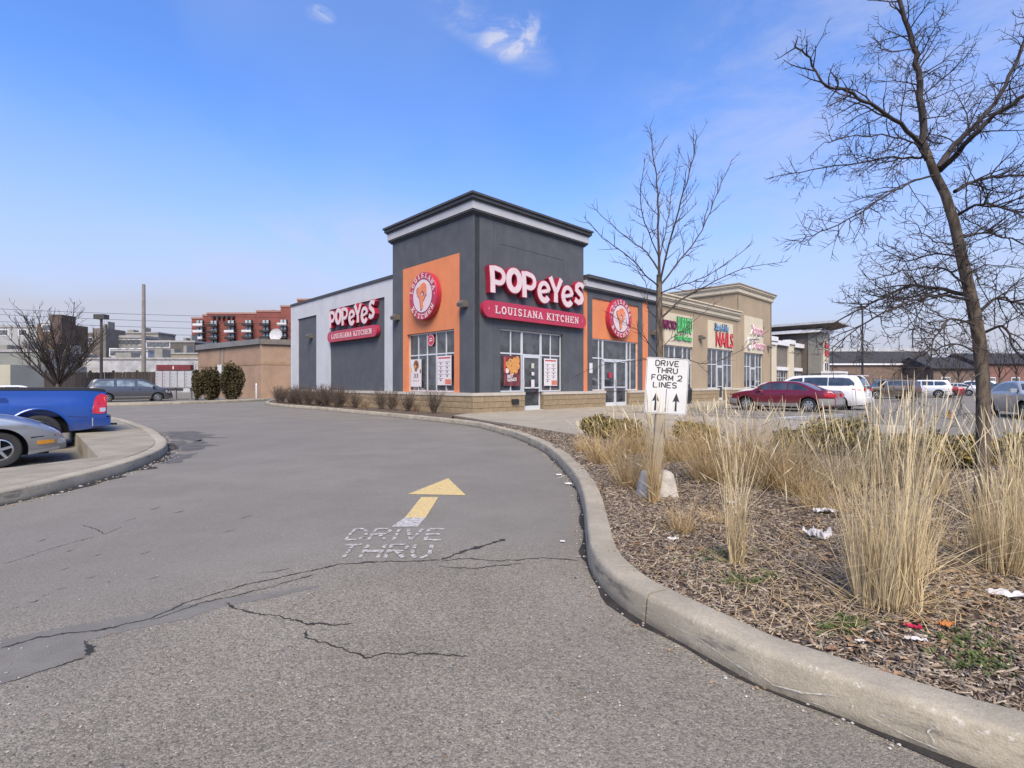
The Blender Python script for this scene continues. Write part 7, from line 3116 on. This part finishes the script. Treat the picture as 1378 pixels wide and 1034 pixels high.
grass_clump(1215, 660, 1.12, .17, 460, 'clump behind the tall front clump, middle', .32, M_STRAW, plume=.3, wd=.0028)
grass_clump(1250, 668, 1.05, .15, 260, 'clump behind the tall front clump, right side', .35, M_STRAW, plume=.3, wd=.0028)
grass_clump(1368, 690, 1.12, .15, 340, 'clump behind the large trunk on its right', .35, M_STRAW, plume=.3, wd=.0028)
grass_clump(1390, 665, .8, .14, 300, 'back row clump at the far right', .35, M_STRAW, plume=.2, wd=.0028)
grass_clump(960, 700, .34, .09, 160, 'low brown tuft between sign block and thin clump', .9, M_STRAWD, plume=.02, curl=.7)
grass_clump(1290, 745, 0.44, .10, 160, 'low matted tuft at the foot of the large trunk', 1.0, M_STRAWD, plume=.02, curl=.7)

grass_clump(1130, 668, .95, .16, 420, 'clump just left of and behind the tall front clump', .4, M_STRAW, plume=.2, wd=.0028, tallf=.2)
grass_clump(1080, 672, .7, .16, 420, 'fuzzy low clump right of the dense middle one', .6, M_STRAWD, plume=.1, wd=.0029, curl=.5)
grass_clump(1000, 655, .75, .16, 420, 'fuzzy low clump behind the thin upright one', .6, M_STRAWD, plume=.1, wd=.0029, curl=.5)

# mulch chips, one scattered mass
nchip = 85000
P = []
ii = 0
poly = BED
xs_ = np.array([p[0] for p in poly])
ys_ = np.array([p[1] for p in poly])
cand = []
while len(cand) < nchip:
    ii += 1
    # density falls with distance
    y = 1.1 + 13 * rnd.random() ** 2.6
    x = rnd.uniform(-.6, 9.5)
    if x > 1.25 * y + 1.5:
        continue
    if inside((x, y), poly):
        cand.append((x, y))
cand = np.array(cand)
zc_ = np.array([bed_z(x, y) for x, y in cand])
n = len(cand)
ang = nr.random(n) * 2 * PI
ln = .009 + .030 * nr.random(n) ** 1.7
wn_ = np.minimum(ln * (.12 + .22 * nr.random(n)), .0045)
dist = cand[:, 1]
k_ = 1 + np.clip((dist - 3) * .16, 0, 1.6)
ln *= k_
wn_ *= k_
tl = nr.normal(0, .28, n)
rl = nr.normal(0, .5, n)
ux, uy, uz = np.cos(ang) * np.cos(tl), np.sin(ang) * np.cos(tl), np.sin(tl)
vx, vy, vz = -np.sin(ang) * np.cos(rl), np.cos(ang) * np.cos(rl), np.sin(rl)
U = np.stack([ux, uy, uz], 1) * ln[:, None]
Vv = np.stack([vx, vy, vz], 1) * wn_[:, None]
c_ = np.stack([cand[:, 0], cand[:, 1], zc_ + .006 + .008 * nr.random(n)], 1)
tk = np.array([0, 0, .003])
quad = np.stack([c_ - U - Vv * .6, c_ - U * .9 + Vv, c_ + U + Vv * .5, c_ + U * .92 - Vv, c_ - U - Vv * .6 - tk, c_ - U * .9 + Vv - tk, c_ + U + Vv * .5 - tk, c_ + U * .92 - Vv - tk], 1)
idx = np.arange(n * 8).reshape(n, 8)
F = np.concatenate([idx[:, [0, 1, 2, 3]], idx[:, [0, 4, 5, 1]], idx[:, [1, 5, 6, 2]], idx[:, [2, 6, 7, 3]], idx[:, [3, 7, 4, 0]]], 0)
mc = np_build('mulch_chips', quad.reshape(-1, 3), F, M_CHIP)
tag(mc, 'shredded brown bark mulch covering the bed', kind='stuff')

# fallen leaves, dry straw litter and a few green sprouts
def scatter(region, n, fn, name, m, label):
    Vs, Fs = [], []
    for k in range(n):
        px_, py_ = region(k)
        x, y = gp(px_, py_, .14)
        if not inside((x, y), BED) or polydist((x, y), BED) < (.16 if 'straw' in name else .06):
            continue
        v, f = fn(x, y, bed_z(x, y))
        o = sum(len(q) for q in Vs)
        Vs.append(v)
        Fs += [[a + o for a in q] for q in f]
    me = bpy.data.meshes.new(name)
    me.from_pydata([tuple(p) for q in Vs for p in q], [], Fs)
    me.materials.append(m)
    o = bpy.data.objects.new(name, me)
    COL.objects.link(o)
    return tag(o, label, kind='stuff')


def leaf_fn(x, y, z_):
    s_ = rnd.uniform(.010, .026)
    a = rnd.uniform(0, 6.28)
    ca, sa = math.cos(a), math.sin(a)
    out = []
    pts = [(-1, 0, 0), (-.5, .55, .35), (.1, .4, .2), (.5, .65, .5), (1, 0, .15), (.5, -.6, .4), (0, -.42, .25), (-.5, -.5, .3), (0, 0, 0)]
    tx, ty = rnd.uniform(-.5, .5), rnd.uniform(-.5, .5)
    for p in pts:
        lx, ly = p[0] * s_, p[1] * s_
        out.append((x + lx * ca - ly * sa, y + lx * sa + ly * ca, z_ + .012 + p[2] * s_ * .6 + abs(tx * lx + ty * ly)))
    return out, [[8, 0, 1, 2], [8, 2, 3, 4], [8, 4, 5, 6], [8, 6, 7, 0]]


def regA(k):
    c = rnd.choice([(1100, 730, 60, 30), (1290, 810, 90, 35), (1340, 790, 70, 40), (1180, 850, 120, 25), (1020, 700, 80, 30), (1260, 880, 100, 30), (1240, 720, 90, 30), (900, 720, 60, 30)])
    return c[0] + rnd.gauss(0, .6) * c[2], c[1] + rnd.gauss(0, .6) * c[3]


scatter(regA, 380, leaf_fn, 'fallen_leaves', M_LEAFL, 'curled brown fallen leaves lying on the mulch')


def straw_fn(x, y, z_):
    L = rnd.uniform(.06, .26)
    a = rnd.uniform(0, 6.28)
    ca, sa = math.cos(a), math.sin(a)
    w_ = rnd.uniform(.0007, .0017)
    o = []
    b_ = rnd.uniform(-.2, .2)
    for t in (0, .33, .66, 1):
        cx, cy = L * t, b_ * L * t * t
        zz = z_ + .018 + .03 * math.sin(PI * t) * rnd.random()
        for s_ in (-1, 1):
            ly = cy + s_ * w_
            o.append((x + cx * ca - ly * sa, y + cx * sa + ly * ca, zz))
    return o, [[0, 1, 3, 2], [2, 3, 5, 4], [4, 5, 7, 6]]


scatter(lambda k: (rnd.uniform(780, 1378), 590 + 260 * rnd.random() ** 1.1), 2000, straw_fn, 'fallen_straw', M_STRAWD, 'broken dry straw lying over the mulch')


def sprout_fn(x, y, z_):
    o, f = [], []
    for k in range(6):
        a = rnd.uniform(0, 6.28)
        L = rnd.uniform(.012, .035)
        ca, sa = math.cos(a), math.sin(a)
        i = len(o)
        o += [(x, y, z_), (x + .5 * L * ca - .004 * sa, y + .5 * L * sa + .004 * ca, z_ + L * .8), (x + L * ca, y + L * sa, z_ + L * .9), (x + .5 * L * ca + .004 * sa, y + .5 * L * sa - .004 * ca, z_ + L * .8)]
        f.append([i, i + 1, i + 2, i + 3])
    return o, f


def regG(k):
    c = rnd.choice([(1130, 842, 28, 7), (1130, 842, 28, 7), (1300, 868, 40, 16), (1000, 780, 40, 8), (960, 745, 30, 10), (1320, 890, 30, 14)])
    return c[0] + rnd.gauss(0, .7) * c[2], c[1] + rnd.gauss(0, .7) * c[3]


scatter(regG, 260, sprout_fn, 'green_weeds', M_GREEN, 'low green weeds sprouting through the mulch')

# ================================================================== SIGN, LITTER, SMALL THINGS
SY = 5.3
root = empty('drive_through_sign', (*gp(882, 664, .14), .12), 0, 'white drive through sign with two black arrows on a grey post', 'sign')
sb0 = root.location.copy()
M_POST = mat('weathered_wood_post', (.33, .29, .22), .85, .2, 6, bmp=.5, bscale=60, fine=.3, coord='Object')
ps = hp(884, 650, SY) - sb0
tilt = 3.2
pt = hp(894, 482, SY) - sb0
b = MB()
dvec = (pt - ps).normalized()
sd = Vector((dvec.z, 0, -dvec.x))


def SP(u, v, d):     # u across, v along the post upwards from panel bottom, d towards the camera
    o = hp(894.6, 557.5, SY) - sb0
    return o + sd * u + dvec * v + Vector((0.10 * u, -d, 0)) + Vector((0, .06 * u, 0))


b.box(-.085, .0, -.98, .58, -.045, 0, SP)
b.build('post', M_POST, root)
pw, ph = .205, .585
b = MB()
rc = .022
out = []
for cx, cy, a0 in ((pw - rc, ph - rc, 0), (-pw + rc, ph - rc, 90), (-pw + rc, rc, 180), (pw - rc, rc, 270)):
    out += [(cx + rc * math.cos(R(a0 + 30 * k)), cy + rc * math.sin(R(a0 + 30 * k))) for k in range(4)]
b.prism(out, .002, .006, SP)
b.build('panel', mat('sign_panel_white', (.62, .62, .60), .4, .04, 5, grime=.1), root)
M_BK = mat('sign_black', (.03, .03, .032), .5)
b = MB()
k_ = .975
ring_ = [((p[0]) * .965, (p[1] - ph / 2) * .972 + ph / 2) for p in out]
b.ribbon(ring_, .003, .006, .0068, SP, closed=True)
b.build('border', M_BK, root)
b = MB()
for txt, yy, wd, cx in (('DRIVE', .500, .222, -.006), ('THRU', .425, .200, -.006), ('FORM 2', .350, .290, -.002), ('LINES', .275, .222, -.018)):
    strokes(b, txt, cx, yy, wd, .055, .0108, .0062, SP)
b.build('lettering', M_BK, root)
b = MB()
for cx in (-.098, .098):
    b.prism([(cx - .010, .035), (cx + .010, .035), (cx + .008, .14), (cx + .034, .13), (cx, .225), (cx - .034, .13), (cx - .008, .14)], .0062, .0072, SP)
b.ribbon([(0, .02), (0, .262)], .006, .0062, .0072, SP)
b.build('arrow', M_BK, root)
for v_ in (.06, .53):
    b = MB()
    b.lathe([(0, .006), (.009, .006), (.007, .011), (0, .012)], 8, lambda x, y, h, v_=v_: SP(x, v_ + y, h))
    b.build('bolt', M_STEEL, root)
# concrete foot
bx, by = gp(884, 664, .14)
foot = empty('concrete_block', (bx, by, .1), R(4), 'pale rough concrete block at the foot of the sign post', 'block')
b = MB()
P = []
for k, (hw, hd, zz) in enumerate([(.205, .15, 0), (.195, .145, .05), (.155, .115, .25), (.137, .10, .272), (.10, .07, .278)]):
    row = []
    for q in range(33):
        a = 2 * PI * q / 32
        ca, sa = math.cos(a), math.sin(a)
        f_ = 1 / max(abs(ca), abs(sa)) ** .78
        jj = 1 + .03 * mnoise.noise(Vector((ca * 3, sa * 3, zz * 9)))
        row.append((hw * ca * f_ * jj, hd * sa * f_ * jj, zz + .008 * mnoise.noise(Vector((ca * 5, sa * 5, k)))))
    P.append(row)
b.grid(P)
b.face(P[-1][:-1])
b.build('block_body', mat('pale_concrete', (.42, .39, .34), .9, .25, 9, bmp=.8, bscale=60, fine=.3), foot, smooth=60)

# litter
M_PAPER = mat('crumpled_paper', (.56, .54, .53), .8, .1, 20)
M_PAPERR = mat('red_wrapper', (.55, .02, .07), .5, .2, 20)


def crumple(name, px_, py_, sx, sy_, label, m=None, z0=.15, rough_=.25, rz=0, flat=False, cat='litter', h=.35):
    x, y = gp(px_, py_, z0)
    b = MB()
    n = 12
    P = []
    se = rnd.random() * 50
    for i in range(n):
        row = []
        for j in range(n):
            u, v = i / (n - 1) - .5, j / (n - 1) - .5
            jx, jy = mnoise.noise(Vector((u * 4, v * 4, se))) * .3, mnoise.noise(Vector((u * 4, v * 4, se + 9))) * .3
            zz = (abs(mnoise.noise(Vector((u * 5, v * 5, se + 20)))) * 1.3 + abs(mnoise.noise(Vector((u * 13, v * 13, se)))) * .35) * h * sx
            row.append(((u + jx * .5) * sx, (v + jy * .5) * sy_, zz + .008))
        P.append(row)
    b.grid(P)
    o = b.build(name, m or M_PAPER, loc=(x, y, (bed_z(x, y) + .01) if z0 > .1 else .002), rz=rz)
    return tag(o, label, cat)


crumple('paper_litter', 1100, 727, .13, .14, 'crumpled printed white paper upright in the leaves', rz=.5, h=.7)
crumple('paper_litter', 1110, 694, .17, .08, 'flattened white paper behind the crumpled one', h=.3)
crumple('paper_litter', 1358, 812, .17, .05, 'torn white paper strip under the right edge clump', rz=-.4, h=.2)
crumple('paper_litter', 905, 722, .07, .05, 'small pale scrap left of the thin clump', h=.2)
crumple('paper_litter', 985, 678, .08, .06, 'bluish white scrap beside the thin clump', mat('blue_white_paper', (.5, .55, .62), .7))
crumple('paper_litter', 978, 640, .13, .12, 'white scrap among the golden clumps', h=.5)
crumple('wrapper', 1228, 848, .065, .02, 'small bright red wrapper on the mulch', M_PAPERR, rz=-.7, h=.35)
crumple('paper_litter', 1232, 862, .085, .02, 'thin white strip beside the red wrapper', rz=-.25, h=.2)
crumple('leaf_litter', 1272, 848, .06, .04, 'single orange dry leaf right of the red wrapper', mat('orange_leaf', (.42, .16, .04), .8), rz=.3, cat='leaf')
crumple('paper_litter', 1158, 860, .05, .012, 'small white sliver near the green weeds', h=.2)
crumple('paper_litter', 765, 652, .09, .12, 'small white scrap in the gutter by the kerb', z0=0, h=.12)
crumple('paper_litter', 752, 640, .08, .10, 'second white scrap in the gutter, farther up', z0=0, h=.12)
crumple('paper_litter', 757, 730, .04, .035, 'tiny white scrap on the asphalt near the kerb', z0=0, h=.1)
# pale grit along the gutter and stray stones on the asphalt
def grit(n, fn, name, m, label, smin, smax):
    c = []
    s_ = []
    for k in range(n):
        x, y = fn(k)
        c.append((x, y, .004 if not (x < -7 and y < 15) else .004))
        s_.append(rnd.uniform(smin, smax))
    c = np.array(c)
    s_ = np.array(s_)[:, None]
    base_ = np.array([(-1, -.6, 0), (.9, -.7, 0), (1, .6, 0), (-.7, .9, 0), (-.4, -.2, .7), (.4, .1, .8)])
    n = len(c)
    jit = 1 + .5 * (nr.random((n, 6, 3)) - .5)
    th = nr.random(n) * 6.28
    vb = base_[None] * jit * s_[:, None]
    vx = vb[..., 0] * np.cos(th)[:, None] - vb[..., 1] * np.sin(th)[:, None]
    vy = vb[..., 0] * np.sin(th)[:, None] + vb[..., 1] * np.cos(th)[:, None]
    v = np.stack([vx, vy, vb[..., 2]], -1) + c[:, None]
    idx = np.arange(n * 6).reshape(n, 6)
    F = np.concatenate([idx[:, [0, 1, 4]], idx[:, [1, 2, 5]], idx[:, [2, 3, 5]], idx[:, [3, 0, 4]], idx[:, [4, 1, 5]], idx[:, [4, 5, 3]]], 0)
    return tag(np_build(name, v.reshape(-1, 3), F, m), label, kind='stuff')


def on_gutter(k):
    i = min(len(kfr) - 1, int(abs(rnd.gauss(0, 1)) * 60 + 10))
    x, y, nx, ny = rnd.choice(kfr[8:170])
    d = abs(rnd.gauss(0, .05)) + .005
    return x + nx * d + rnd.uniform(-.05, .05), y + ny * d


M_GRIT = leafmat('grit_mix', [(.42, .40, .36), (.2, .18, .16), (.44, .42, .39), (.09, .07, .05), (.3, .2, .12)])
grit(900, on_gutter, 'gutter_grit', M_GRIT, 'grit and crumbs gathered along the kerb foot', .003, .010)
grit(500, lambda k: (lambda q: (q[0], q[1]))(gp(rnd.uniform(0, 900), 620 + 400 * rnd.random() ** .8)), 'road_grit', M_GRIT, 'loose stones scattered over the asphalt', .0025, .006)


def on_isl(k):
    x, y, nx, ny = rnd.choice(ofr[6:-10])
    d = abs(rnd.gauss(0, .10)) + .01
    return x - nx * d, y - ny * d


grit(420, on_isl, 'gutter_grit', M_GRIT, 'grit along the foot of the raised walk', .006, .016)

# scuffs scraped by tyres on the near kerb face
scuff = empty('kerb_scuff')
tag(scuff, kind='structure')
M_SCUFF = mat('scuff_white', (.52, .49, .42), .85, .3, 60, fine=.5)


KN = [q for q in kfr if q[1] < 3.35]


def on_face(x, t):
    """point on the kerb face by plan x (near part), t 0 foot .. 1 top of face"""
    for p, q in zip(KN[:-1], KN[1:]):
        if q[0] <= x <= p[0]:
            k = (x - p[0]) / (q[0] - p[0] - 1e-9)
            kx, ky, nx, ny = [p[i] + (q[i] - p[i]) * k for i in range(4)]
            break
    else:
        kx, ky, nx, ny = KN[-1]
    zz = .012 + .112 * t
    u = .008 + .012 * max(0, (zz - .02) / .106)
    return Vector((kx - nx * (u - .011), ky - ny * (u - .011), zz)), Vector((-ny, nx, 0))


def scuff_line(pts, wd):
    b = MB()
    P = []
    rs = resample([(x, t * .11) for x, t in pts], .008)
    n = len(rs)
    for i, (x, t) in enumerate(rs):
        tt = t / .11 + .05 * mnoise.noise(Vector((x * 12, t * 30, 2)))
        p, tg = on_face(x + .008 * mnoise.noise(Vector((x * 20, t * 50, 7))), tt)
        a, c = rs[max(0, i - 1)], rs[min(n - 1, i + 1)]
        dx, dz = (c[0] - a[0]) * 1.3, c[1] - a[1]
        l = math.hypot(dx, dz) or 1
        w_ = wd * 1.5 * (.15 + 1.5 * abs(mnoise.noise(Vector((x * 43, t * 200, 1))))) * min(1, i / 3 + .1, (n - 1 - i) / 3 + .1)
        off = tg * (dz / l * w_) + Vector((0, 0, dx / l * w_))
        P.append([p + off, p - off])
    b.grid(P)
    b.build('scuff_line', M_SCUFF, scuff)


for pts, wd in [([(.80, .5), (.90, .55), (.98, .35), (1.06, .2)], .003), ([(1.02, .9), (1.06, .35), (1.10, .2), (1.18, .30), (1.27, .62)], .0045), ([(1.05, .75), (1.03, .4), (1.06, .2)], .003), ([(.69, .5), (.72, .8), (.74, .9)], .002),
                ([(1.28, .9), (1.31, .5), (1.30, .25)], .003), ([(1.34, .35), (1.42, .15), (1.50, .1)], .003), ([(1.47, .95), (1.49, .8), (1.475, .45), (1.50, .1)], .005), ([(1.2, .1), (1.25, .08)], .002), ([(1.36, .5), (1.44, .62)], .002), ([(.70, .3), (.74, .35)], .002)]:
    scuff_line(pts, wd)

# bin by the shops
root = empty('litter_bin', bl(15.2, -1.2, .15).to_tuple(), ALPHA, 'black litter bin on the pavement behind the maroon sedan', 'bin')
b = MB()
b.lathe([(0, 0), (.27, 0), (.30, .75), (0, .75)], 16)
b.build('drum', M_BLACK, root, smooth=40)
b = MB()
b.lathe([(.31, .76), (.32, .8), (.2, .98), (0, 1.02)], 16)
b.build('lid', M_BLACK, root, smooth=40)
